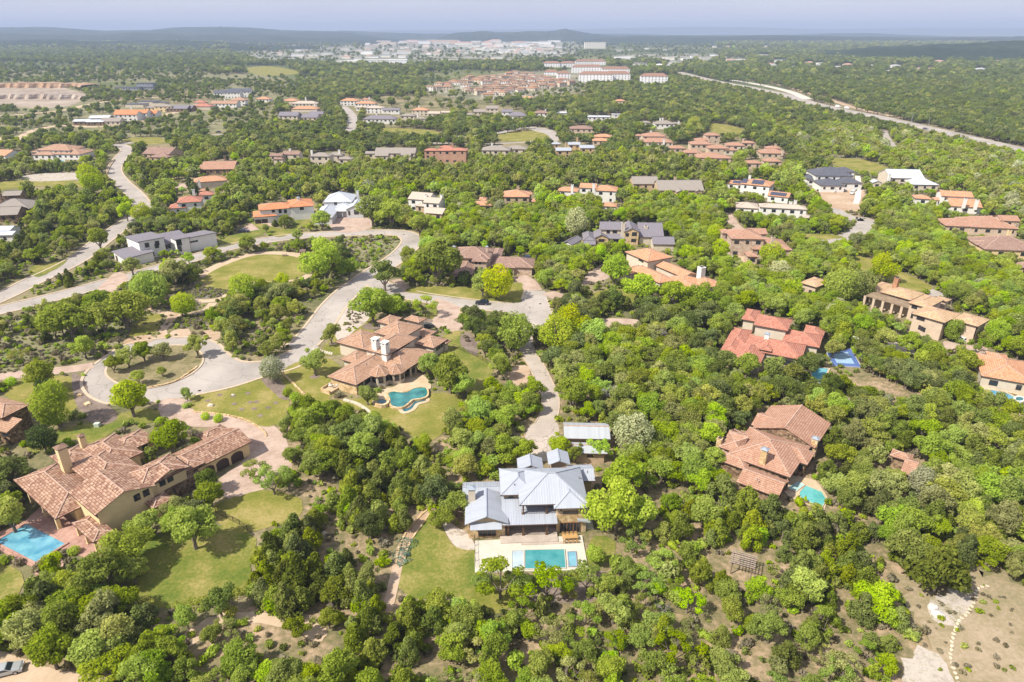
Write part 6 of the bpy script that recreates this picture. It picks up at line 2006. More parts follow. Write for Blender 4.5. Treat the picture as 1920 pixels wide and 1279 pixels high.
APTS = [(1085,1148,153,4, 'widest white apartment block with orange roof at the front left'),(1132,1180,152,4, 'white apartment block joining the right end of the front row'),(1200,1250,157,4, 'separate white apartment block standing rightmost'),(1044,1068,151,4, 'small square white apartment block at the left front'),(1072,1128,137,4, 'white apartment block in the second row behind the widest one'),(1128,1180,138,3, 'white apartment block at the right of the second row'),(1018,1050,126,3, 'white apartment block at the far left of the back row'),(1050,1078,126,3, 'white apartment block second from left in the back row'),(1078,1110,122,3, 'white apartment block in the middle of the back row'),(1105,1135,122,3, 'white apartment block right of the middle of the back row'),(1020,1046,141,2, 'low white apartment building behind the small square block')]
for (x0, x1, yb, st, lab) in APTS:
	a, b = G(x0, yb), G(x1, yb)
	far_house('apartment_block', lab + ' in the distance', 'apartment block', (x0 + x1) / 2, yb, (b - a).length, 16, st * 3.3, T_PINK, mat_plain('bright_white_stucco', (0.86,0.85,0.86), 0.9,0.03), ra.uniform(-0.12,0.05), 'white apartment blocks', pitch=0.6, nwin=max(4, int((b - a).length / 6)))
M_TOWNW = [mat_plain('town_cream', (0.80,0.76,0.68), 0.9,0.03), mat_plain('town_white', (0.86,0.85,0.84), 0.9,0.03), mat_plain('town_tan', (0.66,0.54,0.42), 0.9,0.05)]
M_TOWNR = [mat_plain('town_white_roof', (0.82,0.82,0.82), 0.9,0.03), mat_plain('town_grey_roof', (0.45,0.45,0.46), 0.9,0.05), mat_plain('town_clay_roof', (0.52,0.30,0.22), 0.9,0.05), mat_plain('town_cream_roof', (0.74,0.68,0.58), 0.9,0.03)]
town = []
def town_row(x0, x1, y, wpx, hpx, mats, roofs, jitter=1.5, gap=0.25, dens=0.9):
	x = x0
	while x < x1:
		w = wpx * ra.uniform(0.5,1.5)
		if ra.random() < dens:
			yy = y + ra.uniform(-jitter, jitter)
			g = G(x, yy)
			ppm = FOC / (g.y * CP + CAM_H * SP)
			town.append((x, yy, w / ppm, hpx * ra.uniform(0.7,1.3) / ppm, ra.choice(mats), ra.choice(roofs)))
		x += w * (1 + gap * ra.uniform(0.2,2))
A, B, C = M_TOWNW
town_row(640,770,118,26,5, [A, B], [M_TOWNR[0], M_TOWNR[3]], 1)
town_row(690,830,103,18,4, [A, B], M_TOWNR, 1.5)
town_row(730,1050,84,26,4, [A, B, C], M_TOWNR, 1.5)
town_row(800,1050,88,16,3.5, [A, B], M_TOWNR, 1.5)
town_row(900,1050,94,14,3, [A, B, C], M_TOWNR, 1.5)
town_row(940,1040,100,12,2.8, [A, B, C], M_TOWNR, 1.5)
town_row(525,640,104,16,3, [A, B], M_TOWNR, 2, dens=0.7)
town_row(560,720,96,14,2.5, [A, B, C], M_TOWNR, 3, dens=0.5)
town_row(440,640,78,20,2.5, [A, B, C], M_TOWNR, 5, dens=0.5)
town_row(720,1050,80,18,3, [A, B, C], M_TOWNR, 1.2)
for _y in (82,86.5,92,96,102):
	town_row(690 if _y < 100 else 860,1060, _y, 8,2.2, [A, B, C], M_TOWNR, 1.8, gap=0.8, dens=0.6)
town_row(1000,1060,90,12,3, [A, B, C], M_TOWNR, 4)
town_row(860,1040,98,10,2.5, [A, B, C], M_TOWNR, 3)
town_row(640,760,110,14,3, [A, B], M_TOWNR, 3)
town_row(850,1000,110,14,2.5, [A, C], M_TOWNR, 3, dens=0.4)
town_row(1170,1310,112,34,3.5, [A, B], [M_TOWNR[0], M_TOWNR[3]], 2)
town_row(1200,1300,122,18,2.5, [B, A], [M_TOWNR[1], M_TOWNR[0]], 3)
town_row(1300,1450,106,16,2.5, [A, B, C], M_TOWNR, 4, dens=0.7)
town_row(1320,1560,118,16,3.2, [A, B], M_TOWNR, 5, dens=0.7)
town_row(1340,1450,90,9,2, [A, B, C], M_TOWNR, 3, dens=0.7)
town_row(300,520,100,10,1.6, [A, B], M_TOWNR, 6, dens=0.35)
town_row(60,330,74,12,1.8, [A, B], M_TOWNR, 8, dens=0.35)
sub = []
town_row(1540,1920,132,13,4, [B, C, A], [M_TOWNR[1], M_TOWNR[2], M_TOWNR[1]], 8, gap=1.2, dens=0.7)
town_row(1450,1700,126,12,3.5, [B, C, A], [M_TOWNR[1], M_TOWNR[2]], 5, gap=1.3, dens=0.6)
town_row(1760,1920,118,13,3, [B, C, A], [M_TOWNR[1], M_TOWNR[2]], 5, gap=1.0, dens=0.7)
town_row(1150,1340,98,10,2, [B, C, A], M_TOWNR, 6, gap=1.5, dens=0.5)
cols = {A.name: 'cream', B.name: 'white', C.name: 'tan', M_TOWNR[0].name: 'white', M_TOWNR[1].name: 'grey', M_TOWNR[2].name: 'clay red', M_TOWNR[3].name: 'cream'}
for (x, y, w, h, wl_, rf) in town:
	h = max(3.5, min(h, 22))
	far_house('town_building', '%s %s building, %s roof, %s, %s' % ('long' if w > 70 else 'short' if w < 35 else 'middling', cols[wl_.name], cols[rf.name], 'far town left' if x < 740 else 'far town right' if x < 1140 else 'suburb beyond the highway', 'furthest rows' if y < 88 else 'middle rows' if y < 104 else 'nearest rows'), 'building', x, y, w, max(10, min(w * 0.7,45)), h, rf, wl_, ra.uniform(-0.2,0.2), 'distant town buildings', kind='flat' if rf is not M_TOWNR[2] and y < 124 else 'hip')
far_house('office_building', 'tall pale orange office building rising from the distant town', 'office building', 830,82,210,60,24, M_TOWNR[3], mat_plain('town_peach', (0.72,0.50,0.36), 0.9,0.03), 0, kind='flat', nwin=0)
far_house('hospital_building', 'large cream block building standing alone right of the distant town', 'hospital', 1115,91,110,40,30, M_TOWNR[3], M_TOWNW[0], 0, kind='flat', nwin=12)
g = G(741,70)
mb = MB(); mb.bar((0,0,0),(0,0,125), 1.6,0.8,4)
t = mb.build('radio_mast', mat_plain('mast_steel', (0.3,0.3,0.32)), None)
t.location = g
tag(t, 'thin grey radio mast rising above the horizon left of the town', 'mast')
# ==== trees
L_OAK = mat_leaf('oak_leaves', (0.165,0.205,0.032),(0.29,0.345,0.055),(0.44,0.485,0.095), 0.55)
L_YEL = mat_leaf('spring_oak_leaves', (0.25,0.35,0.028),(0.38,0.50,0.05),(0.52,0.62,0.09), 0.57)
L_ELM = mat_leaf('elm_leaves', (0.21,0.27,0.035),(0.34,0.41,0.057),(0.48,0.55,0.095), 0.55)
L_OLV = mat_leaf('olive_leaves', (0.25,0.27,0.07),(0.375,0.395,0.11),(0.52,0.53,0.17), 0.53)
L_JUN = mat_leaf('juniper_needles', (0.085,0.105,0.022),(0.16,0.195,0.038),(0.28,0.32,0.07), 0.4)
L_JUO = mat_leaf('golden_juniper_needles', (0.175,0.215,0.028),(0.29,0.34,0.048),(0.43,0.48,0.085), 0.48)
L_DKO = mat_leaf('dark_oak_leaves', (0.11,0.14,0.036),(0.185,0.23,0.056),(0.30,0.35,0.095), 0.50)
L_SAG = mat_leaf('grey_green_leaves', (0.331,0.36,0.18),(0.483,0.504,0.276),(0.62,0.62,0.384), 0.47)
L_LIM = mat_leaf('lime_leaves', (0.318,0.432,0.018),(0.471,0.576,0.026),(0.611,0.62,0.054), 0.55,0.12)
L_DRK = mat_leaf('dark_glossy_leaves', (0.039,0.063,0.019),(0.072,0.105,0.032),(0.134,0.168,0.058), 0.35)
L_SHB = mat_leaf('sage_shrub_leaves', (0.189,0.173,0.105),(0.301,0.263,0.168),(0.423,0.352,0.242), 0.47)
def unit(n, rs):
	v = rs.normal(0,1,(n, 3))
	return v / np.linalg.norm(v, axis=1, keepdims=True)
def leaf_quads(P, N, size, rs, elong=1.0, along=None):
	"""one bent card (a quad) per leaf clump"""
	n = len(P)
	t = along if along is not None else unit(n, rs)
	t = t - (t * N).sum(1, keepdims=True) * N
	t /= np.maximum(1e-6, np.linalg.norm(t, axis=1, keepdims=True))
	b = np.cross(N, t)
	s = size * rs.uniform(0.6,1.35,(n, 1))
	w = s / math.sqrt(elong)
	l = s * math.sqrt(elong)
	k = rs.uniform(0.7,1.3,(n, 1))
	V = np.stack([P - t * l * 0.5, P + b * w * 0.5 * k + N * s * 0.12, P + t * l * 0.5, P - b * w * 0.5 - N * s * 0.10], 1).reshape(-1,3)
	return V
def crown_data(kind, seed, nleaf, lsize):
	rs = np.random.default_rng(seed)
	limbs = []
	if kind == 'oak':
		R, H, z0 = 3.5,6.0,2.0
		npf = int(rs.integers(26,42))
		d = unit(npf * 3, rs)
		d = d[d[:, 2] > -0.25][:npf]
		c = np.stack([d[:, 0] * R * 0.70, d[:, 1] * R * 0.70, z0 + (H - z0) * 0.42 + d[:, 2] * (H - z0) * 0.42], 1)
		c[:, :2] *= rs.uniform(0.35,1.32,(len(c), 1))
		c[:, 0] *= rs.uniform(0.78,1.12)
		c[:, 1] *= rs.uniform(0.68,1.0)
		c[:, 2] += rs.normal(0,0.38, len(c))
		r = rs.uniform(0.13,0.33, len(c)) * R
		el, zs = 1.4,0.8
	elif kind == 'round':
		R, H, z0 = 3.3,7.4,1.4
		npf = 26
		d = unit(npf * 3, rs)[:npf]
		c = np.stack([d[:, 0] * R * 0.62, d[:, 1] * R * 0.62,(z0 + H) / 2 + d[:, 2] * (H - z0) * 0.36], 1)
		r = rs.uniform(0.34,0.46, len(c)) * R
		el, zs = 1.4,1.0
	elif kind == 'juniper':
		R, H, z0 = 2.9,5.8,0.4
		npf = 30
		f = rs.uniform(0,1, npf) ** 0.8
		a = rs.uniform(0,6.283, npf)
		rad = R * (1 - f) ** 0.7 * rs.uniform(0.35,0.85, npf)
		c = np.stack([rad * np.cos(a), rad * np.sin(a), z0 + 0.6 + f * (H - z0 - 1.0)], 1)
		r = (0.42 + 0.55 * (1 - f)) * rs.uniform(0.8,1.25, npf)
		el, zs = 2.2,1.15
	elif kind == 'sparse':
		R, H, z0 = 3.2,5.6,1.6
		npf = 13
		d = unit(npf * 3, rs)
		d = d[d[:, 2] > -0.3][:npf]
		c = np.stack([d[:, 0] * R * 0.78, d[:, 1] * R * 0.78, z0 + 1.6 + d[:, 2] * 1.7], 1)
		r = rs.uniform(0.16,0.30, len(c)) * R
		el, zs = 1.6,0.7
		nleaf = int(nleaf * 0.55)
	elif kind == 'bush':
		R, H, z0 = 1.0,1.3,0.1
		npf = 9
		d = unit(npf * 3, rs)
		d = d[d[:, 2] > -0.1][:npf]
		c = np.stack([d[:, 0] * R * 0.55, d[:, 1] * R * 0.55,0.45 + d[:, 2] * 0.4], 1)
		r = rs.uniform(0.28,0.45, len(c))
		el, zs = 1.4,0.85
	elif kind == 'ball':
		R, H, z0 = 1.0,1.6,0.0
		c = np.array([[0,0,0.8]])
		r = np.array([0.95])
		el, zs = 1.2,0.85
	K = len(c)
	wgt = r ** 2
	wgt /= wgt.sum()
	m = nleaf * 3
	idx = rs.choice(K, m, p=wgt)
	dr = unit(m, rs)
	q = dr * (r[idx] * (0.62 + 0.55 * rs.uniform(0,1, m)))[:, None]
	q[:, 2] *= zs
	P = c[idx] + q
	ok = np.ones(m, bool)
	for k in range(K):
		dd = P - c[k]
		dd[:, 2] /= zs
		ok &= (np.linalg.norm(dd, axis=1) > r[k] * 0.68) | (idx == k)
	ok &= P[:, 2] > z0 * 0.6
	P, dr, idx = P[ok][:nleaf], dr[ok][:nleaf], idx[ok][:nleaf]
	N = dr + rs.normal(0,0.6, dr.shape)
	N[:, 2] += 0.25
	N /= np.linalg.norm(N, axis=1, keepdims=True)
	along = None
	if kind == 'juniper':
		along = dr * 0.6 + np.array([0,0,1.0]) + rs.normal(0,0.3, dr.shape)
	V = leaf_quads(P, N, lsize, rs, el, along)
	ptone = rs.uniform(0,1, K)
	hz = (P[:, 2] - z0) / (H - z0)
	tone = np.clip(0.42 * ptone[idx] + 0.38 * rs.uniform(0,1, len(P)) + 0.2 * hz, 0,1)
	mb = MB()
	if kind in ('oak', 'sparse', 'round', 'juniper'):
		tr = {'oak': 0.24, 'sparse': 0.15, 'round': 0.26, 'juniper': 0.2}[kind]
		if kind in ('oak', 'sparse'):
			nst = int(rs.integers(2,4))
			fork = z0 * 0.55
			mb.bar((0,0,-0.3),(0,0, fork), tr * 1.25, tr)
			mids = []
			for s in range(nst + 1):
				a = 6.283 * (s + rs.uniform(-.2, .2)) / (nst + 1)
				mid = np.array([math.cos(a) * R * 0.28, math.sin(a) * R * 0.28, z0 + 0.6])
				mb.bar((0,0, fork), mid, tr * 0.7, tr * 0.45)
				mids.append(mid)
			for k in range(K):
				j = min(range(len(mids)), key=lambda i: np.linalg.norm(mids[i] - c[k]))
				e = (mids[j] + c[k]) / 2 + rs.normal(0,0.2,3)
				mb.bar(mids[j], e, tr * 0.36, tr * 0.24,4)
				mb.bar(e, c[k] + np.array([0,0, r[k] * 0.3]), tr * 0.24, tr * 0.08,4)
		else:
			mb.bar((0,0,-0.3),(0,0, H * 0.8), tr, tr * 0.3)
			for k in range(0, K, 2):
				mb.bar((0,0, max(0.6, c[k][2] - 1.2)), c[k], tr * 0.35, tr * 0.1,4)
	else:
		mb.bar((0,0,-0.1),(0,0,0.4), 0.08,0.05,4)
	return V, tone, mb
def dead_data(seed):
	rs = np.random.default_rng(seed)
	mb = MB()
	def grow(p, d, L, r, lv):
		q = p + d * L
		mb.bar(p, q, r, r * 0.6,4 if lv < 2 else 3)
		if lv < 4:
			for i in range(3 if lv < 3 else 4):
				nd = d + rs.normal(0,0.55,3) + np.array([0,0,0.15])
				nd /= np.linalg.norm(nd)
				grow(p + d * L * rs.uniform(0.5,1.0), nd, L * rs.uniform(0.5,0.8), max(0.03, r * 0.55), lv + 1)
	for i in range(3):
		d = np.array([math.cos(i * 2.1) * 0.5, math.sin(i * 2.1) * 0.5,1.0])
		grow(np.array([0,0,-0.2]), d / np.linalg.norm(d), 2.0,0.14,0)
	return mb
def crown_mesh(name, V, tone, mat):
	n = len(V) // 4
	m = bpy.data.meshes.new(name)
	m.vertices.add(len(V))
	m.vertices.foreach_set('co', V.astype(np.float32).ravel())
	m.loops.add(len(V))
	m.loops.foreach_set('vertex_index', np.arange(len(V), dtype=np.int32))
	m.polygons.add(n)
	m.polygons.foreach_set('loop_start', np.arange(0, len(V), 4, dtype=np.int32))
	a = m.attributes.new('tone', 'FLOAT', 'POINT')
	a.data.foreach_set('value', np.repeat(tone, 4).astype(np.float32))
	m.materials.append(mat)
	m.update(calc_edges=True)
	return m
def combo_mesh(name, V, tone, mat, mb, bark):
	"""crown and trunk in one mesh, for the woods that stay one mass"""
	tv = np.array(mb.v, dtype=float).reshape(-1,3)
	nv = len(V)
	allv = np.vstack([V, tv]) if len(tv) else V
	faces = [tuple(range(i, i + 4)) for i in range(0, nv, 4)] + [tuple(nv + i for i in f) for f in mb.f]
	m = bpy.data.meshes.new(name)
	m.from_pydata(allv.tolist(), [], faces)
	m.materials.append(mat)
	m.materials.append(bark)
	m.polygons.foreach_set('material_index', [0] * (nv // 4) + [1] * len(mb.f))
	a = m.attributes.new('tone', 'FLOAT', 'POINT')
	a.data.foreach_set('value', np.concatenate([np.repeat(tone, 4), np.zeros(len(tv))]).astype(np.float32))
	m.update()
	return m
SPECIES = {
	'oak': ('oak', L_OAK, 'live_oak', 'mid green', 7),
	'yel': ('oak', L_YEL, 'spring_oak', 'yellow green', 7),
	'elm': ('oak', L_ELM, 'cedar_elm', 'fresh green', 6),
	'olv': ('oak', L_OLV, 'olive_oak', 'dull olive', 4),
	'jun': ('juniper', L_JUN, 'juniper_tree', 'dark green', 5),
	'juo': ('juniper', L_JUO, 'golden_juniper', 'golden olive', 4),
	'mes': ('sparse', L_YEL, 'mesquite_tree', 'thin pale green', 4),
	'mso': ('sparse', L_OLV, 'scrub_oak', 'thin olive', 3),
	'sag': ('round', L_SAG, 'silver_leaf_tree', 'silvery green', 2),
	'lim': ('round', L_LIM, 'maple_tree', 'bright lime green', 2),
	'rnd': ('round', L_ELM, 'shade_tree', 'rounded rich green', 2),
	'drk': ('round', L_DRK, 'magnolia_tree', 'very dark glossy', 1),
	'dko': ('oak', L_DKO, 'dark_oak', 'dark green', 4),
	'bsh': ('bush', L_ELM, 'bush', 'green', 2),
	'bsy': ('bush', L_YEL, 'bush', 'yellow green', 2),
	'bso': ('bush', L_JUN, 'bush', 'dark', 2),
	'shb': ('bush', L_SHB, 'sage_shrub', 'grey', 2),
	'bal': ('ball', L_YEL, 'clipped_shrub', 'clipped round', 1),
	'ded': ('dead', None, 'dead_tree', 'leafless grey', 3),
}
DATA, CROWN, TRUNK, COMBO, COMBO_LO = {}, {}, {}, {}, {}
NL = {'oak': (3600,0.32), 'round': (4400,0.31), 'juniper': (2900,0.33), 'sparse': (3000,0.26), 'bush': (420,0.22), 'ball': (700,0.2)}
seedc = 100
proto_col = bpy.data.collections.new('wood_shapes')       # not part of the scene: shapes the woods are drawn from
PROTO_INDEX = {}
pi = 0
for k, (kind, mat, nm, adj, ns) in SPECIES.items():
	for s in range(ns):
		seedc += 1
		if kind == 'dead':
			mb = dead_data(seedc)
			CROWN[k, s] = None
			TRUNK[k, s] = mb.mesh('trunk', M_DEADBARK)
			me_hi = TRUNK[k, s]
			me_lo = me_hi
		else:
			nl, ls = NL[kind]
			V, tone, mb = crown_data(kind, seedc, nl, ls)
			CROWN[k, s] = crown_mesh('crown', V, tone, mat)
			TRUNK[k, s] = mb.mesh('trunk', M_BARK)
			me_hi = combo_mesh('wood_tree', V, tone, mat, mb, M_BARK)
			V2, t2, mb2 = crown_data(kind, seedc, int(nl * 0.20), ls * 2.1)
			me_lo = combo_mesh('wood_tree_low', V2, t2, mat, mb2, M_BARK)
		for lod, mm in ((0, me_hi),(1, me_lo)):
			o = bpy.data.objects.new('p%03d_shape' % pi, mm)
			proto_col.objects.link(o)
			PROTO_INDEX[k, s, lod] = pi
			pi += 1
CR_R = {'oak': 3.4, 'round': 3.3, 'juniper': 2.4, 'sparse': 3.0, 'bush': 1.0, 'ball': 1.0, 'dead': 2.2}
CR_H = {'oak': 6.0, 'round': 7.4, 'juniper': 6.6, 'sparse': 5.4, 'bush': 1.3, 'ball': 1.6, 'dead': 4.5}
def pip(x, y, poly):
	"""points in polygon, vectorised"""
	poly = np.asarray(poly, float)
	c = np.zeros(len(x), bool)
	x0, y0, x1, y1 = poly[:, 0].min(), poly[:, 1].min(), poly[:, 0].max(), poly[:, 1].max()
	sel = np.where((x >= x0) & (x <= x1) & (y >= y0) & (y <= y1))[0]
	if len(sel) == 0:
		return c
	xs, ys = x[sel], y[sel]
	cc = np.zeros(len(sel), bool)
	n = len(poly)
	for i in range(n):
		ax, ay = poly[i]
		bx, by = poly[(i + 1) % n]
		if ay == by:
			continue
		t = ((ay > ys) != (by > ys)) & (xs < (bx - ax) * (ys - ay) / (by - ay) + ax)
		cc ^= t
	c[sel] = cc
	return c
W_BRIGHT = {'yel': 5, 'elm': 2, 'oak': 2, 'juo': 2, 'jun': 1, 'mes': 1}
W_MIX = {'oak': 4, 'elm': 3, 'yel': 2, 'olv': 2, 'jun': 1.5, 'juo': 1, 'mes': 0.7, 'ded': 0.25}
W_DARK = {'jun': 6, 'juo': 2.5, 'oak': 2, 'olv': 1, 'ded': 0.3}
W_FARK = {'dko': 5, 'oak': 2, 'olv': 1}
W_OLIVE = {'olv': 4, 'oak': 3, 'juo': 3, 'yel': 1, 'jun': 1.5, 'mso': 1, 'ded': 0.2}
W_PALE = {'mes': 3, 'sag': 0.3, 'olv': 3, 'elm': 4, 'yel': 2}
W_FARD = {'oak': 3, 'dko': 5, 'olv': 2, 'elm': 1}
W_BROWSE = {'yel': 4, 'mes': 4, 'elm': 3, 'mso': 2, 'oak': 2, 'juo': 3, 'jun': 1, 'olv': 1, 'ded': 0.4}
ZONES = [
	([(-100,560),(60,560),(90,640),(230,640),(230,700),(-100,720)], 0.10, W_OLIVE, 0.9),
	([(640,445),(760,440),(735,480),(650,520),(640,500)], 0.05, W_OLIVE, 0.7),
	([(-50,185),(520,190),(520,225),(400,245),(-50,262)], 0.24, W_FARK, 0.85),
	([(-50,128),(340,128),(560,150),(560,190),(420,192),(200,190),(-50,200)], 0.28, W_FARK, 0.85),
	([(-50,96),(300,96),(460,110),(460,130),(200,128),(-50,128)], 0.5, W_FARK, 1.0),
	([(1400,200),(1500,245),(1640,320),(1700,340),(1620,335),(1480,260),(1400,215)], 0.8, W_PALE, 0.8),
	([(1690,1075),(1780,1060),(2000,1080),(2100,1400),(1690,1400)], 0.10, W_BROWSE, 0.7),
	([(1580,700),(1650,700),(1740,738),(1740,770),(1640,745)], 0.25, W_PALE, 0.7),
	([(600,930),(690,1000),(750,1000),(700,1080),(620,1040)], 0.12, W_DARK, 0.8),
	([(560,870),(640,880),(640,940),(560,960)], 0.25, W_OLIVE, 0.8),
	([(380,1140),(640,1130),(640,1230),(340,1230)], 0.28, W_BROWSE, 0.75),
	([(500,750),(580,740),(700,770),(700,850),(640,890),(520,880),(495,820)], 1.0, {'jun': 3, 'elm': 2.5, 'oak': 4, 'drk': 0.3, 'juo': 1}, 1.1),
	([(640,830),(760,800),(820,850),(800,960),(700,1000),(640,930)], 1.0, {'jun': 4, 'juo': 4, 'oak': 1, 'olv': 1}, 1.05),
	([(420,960),(600,930),(680,1000),(640,1080),(560,1140),(440,1120)], 1.0, {'jun': 5, 'juo': 2.5, 'oak': 2, 'olv': 1}, 1.1),
	([(560,1050),(760,1040),(830,1130),(760,1280),(600,1280),(560,1150)], 1.0, {'jun': 3, 'juo': 4, 'oak': 3, 'yel': 1, 'elm': 1}, 1.0),
	([(-100,1060),(200,1080),(300,1130),(240,1290),(-100,1290)], 0.95, {'oak': 4, 'elm': 4, 'jun': 3, 'olv': 2, 'yel': 0.6}, 1.1),
	([(240,1150),(640,1150),(640,1400),(240,1400)], 0.75, {'elm': 4, 'oak': 3, 'yel': 2, 'mes': 2, 'olv': 1}, 0.95),
	([(620,1180),(1300,1080),(1500,1150),(1500,1400),(620,1400)], 0.76, W_BROWSE, 0.82),
	([(760,1040),(1300,1000),(1300,1150),(760,1200)], 0.7, {'yel': 5, 'mes': 5, 'elm': 2, 'oak': 1, 'juo': 2}, 0.85),
	([(1090,640),(1260,600),(1340,700),(1340,860),(1230,900),(1100,780)], 1.0, {'yel': 4, 'elm': 2, 'olv': 3, 'oak': 2, 'juo': 2, 'sag': 0.4, 'ded': 0.3}, 1.05),
	([(1110,860),(1300,850),(1420,950),(1420,1150),(1200,1100),(1110,1000)], 0.78, {'yel': 5, 'juo': 4, 'elm': 1, 'mes': 2, 'oak': 1}, 0.95),
	([(1330,930),(1560,940),(1700,980),(1640,1160),(1380,1100)], 0.82, {'juo': 4, 'jun': 3.5, 'yel': 2, 'oak': 2, 'olv': 1, 'ded': 0.3}, 0.95),
	([(1500,740),(1960,760),(1960,1060),(1700,1100),(1560,930)], 1.0, {'oak': 4, 'elm': 2.5, 'olv': 3, 'jun': 3, 'juo': 1.5, 'yel': 1, 'sag': 0.4, 'ded': 0.25}, 1.05),
	([(1300,1100),(1720,1080),(1720,1400),(1300,1400)], 0.74, {'olv': 3, 'mes': 2, 'mso': 2, 'yel': 2, 'juo': 3, 'oak': 2, 'jun': 1, 'ded': 0.4}, 0.85),
	([(1540,230),(1960,290),(1960,420),(1700,380),(1560,300)], 1.0, W_PALE, 1.0),
	([(1250,130),(1960,130),(1960,285),(1700,235),(1400,165)], 0.95, {'oak': 2, 'dko': 6, 'olv': 2.5}, 1.0),
	([(560,285),(1340,285),(1340,350),(560,350)], 0.95, {'jun': 4, 'oak': 3, 'olv': 2, 'elm': 1.5, 'yel': 0.6}, 1.0),
	([(0,260),(560,270),(560,420),(0,420)], 0.7, {'oak': 4, 'jun': 2.5, 'elm': 2, 'olv': 2, 'yel': 0.8}, 1.0),
	([(640,340),(1340,340),(1340,540),(640,540)], 0.95, {'oak': 3.5, 'elm': 3.5, 'yel': 2.5, 'olv': 2, 'jun': 1, 'sag': 0.2}, 1.05),
	([(1340,280),(1960,400),(1960,720),(1340,640)], 0.95, {'oak': 3.5, 'elm': 4, 'yel': 2.2, 'olv': 1.5, 'jun': 1, 'sag': 0.3}, 1.05),
	([(0,415),(210,420),(250,520),(110,560),(0,560)], 0.5, {'oak': 4, 'jun': 3, 'olv': 2, 'elm': 1}, 1.0),
	([(60,540),(380,540),(420,600),(620,520),(640,580),(480,680),(380,640),(230,650),(60,640)], 0.42, {'oak': 3, 'olv': 3, 'yel': 1.6, 'elm': 1.4, 'mso': 1}, 0.95),
	([(200,650),(370,650),(370,700),(280,725),(210,715)], 0.55, {'oak': 3, 'olv': 3, 'elm': 1}, 0.85),
	([(0,700),(300,700),(300,850),(0,850)], 0.18, {'oak': 3, 'elm': 2, 'drk': 0.5}, 0.9),
	([(0,850),(60,850),(100,1000),(0,1010)], 0.9, {'elm': 3, 'oak': 3, 'jun': 1}, 1.0),
	([(640,740),(1000,640),(1050,850),(860,900),(700,850)], 0.8, {'oak': 2.5, 'elm': 3, 'yel': 3, 'olv': 2, 'juo': 2, 'mes': 1}, 0.95),
	([(430,68),(1340,68),(1340,112),(1000,112),(760,122),(500,118),(430,100)], 0.10, W_FARD, 0.75),
	([(790,135),(1100,130),(1100,185),(800,188)], 0.12, W_FARD, 0.8),
]
def scatter():
	P = []
	rs = np.random.default_rng(77)
	for (y0, y1, s) in ((22,360,3.55),(360,800,5.0),(800,1500,6.8),(1500,3600,11.5),(3600,5200,22)):
		half = y1 * 0.86 + 30
		xs = np.arange(-half, half, s)
		ys = np.arange(y0, y1, s)
		X, Y = np.meshgrid(xs, ys)
		X = X.ravel() + rs.uniform(-.45, .45, X.size) * s
		Y = Y.ravel() + rs.uniform(-.45, .45, Y.size) * s
		k = np.abs(X) < Y * 0.80 + 26
		X, Y = X[k], Y[k]
		P.append(np.stack([X, Y, np.full(len(X), s)], 1))
	P = np.vstack(P)
	return P
_g = G(1390,1072)
CLEAR.append((np.array([(1362,1045),(1422,1045),(1422,1080),(1362,1080)]), 0.35))
NOTREE.append(np.array([(_g.x - 5, _g.y - 4),(_g.x + 5, _g.y - 4),(_g.x + 5, _g.y + 4),(_g.x - 5, _g.y + 4)]))
for (_x, _y) in ((904,566),(12,1256),(457,432),(993,483),(1570,356),(1581,355),(1539,356),(1597,361),(409,247),(1778,249),(1735,241),(1571,199),(1588,202),(578,476),(598,480),(257,578),(1812,636),(800,612)):
	CLEAR.append((np.array([(_x - 12, _y - 6),(_x + 12, _y - 6),(_x + 12, _y + 6),(_x - 12, _y + 6)]), 0.1))
cand = scatter()
cx, cy, cs = cand[:, 0], cand[:, 1], cand[:, 2]
n_c = len(cx)
px_, py_ = project(cx, cy, np.full(n_c, 3.0))
dens = np.where(cs > 5.5,0.95,0.9)
zone = np.full(n_c, -1)
for i, (poly, d, w, s) in enumerate(ZONES):
	m = pip(px_, py_, poly) & (zone < 0)
	zone[m] = i
	dens[m] = d
rs = np.random.default_rng(5)
glade = 0.5 + 0.5 * np.sin(cx * 0.045 + 1.3 * np.sin(cy * 0.031)) * np.sin(cy * 0.052 + 1.1 * np.sin(cx * 0.027 + 2))
keep = rs.uniform(0,1, n_c) < dens * (0.86 + 0.2 * glade)
fld = np.sin(cx * 0.0047 + 2.2 * np.sin(cy * 0.0031 + 0.7)) * np.sin(cy * 0.0063 + 1.9 * np.sin(cx * 0.0037)) + 0.35 * np.sin(cx * 0.013 + cy * 0.009)
keep &= ~((cs > 6) & (fld > 0.62) & (rs.uniform(0,1, n_c) < 0.85) & ((px_ < 1250) | (cy > 1900)))
u = rs.uniform(0,1, n_c)
size = rs.uniform(0.72,1.28, n_c)
size = np.where(cs > 20, size * 3.0, np.where(cs > 10, size * 1.75, np.where(cs > 6, size * 1.2, np.where(cs > 4.5, size * 1.02, size * 0.87))))
spec = np.empty(n_c, dtype=object)
base_w = {'oak': 2, 'elm': 0.6, 'olv': 1.5, 'dko': 6, 'yel': 0.2}
clump = 0.5 + 0.5 * np.sin(cx * 0.11 + 2.1 * np.sin(cy * 0.07 + 1)) * np.cos(cy * 0.09 + 1.7 * np.sin(cx * 0.05))
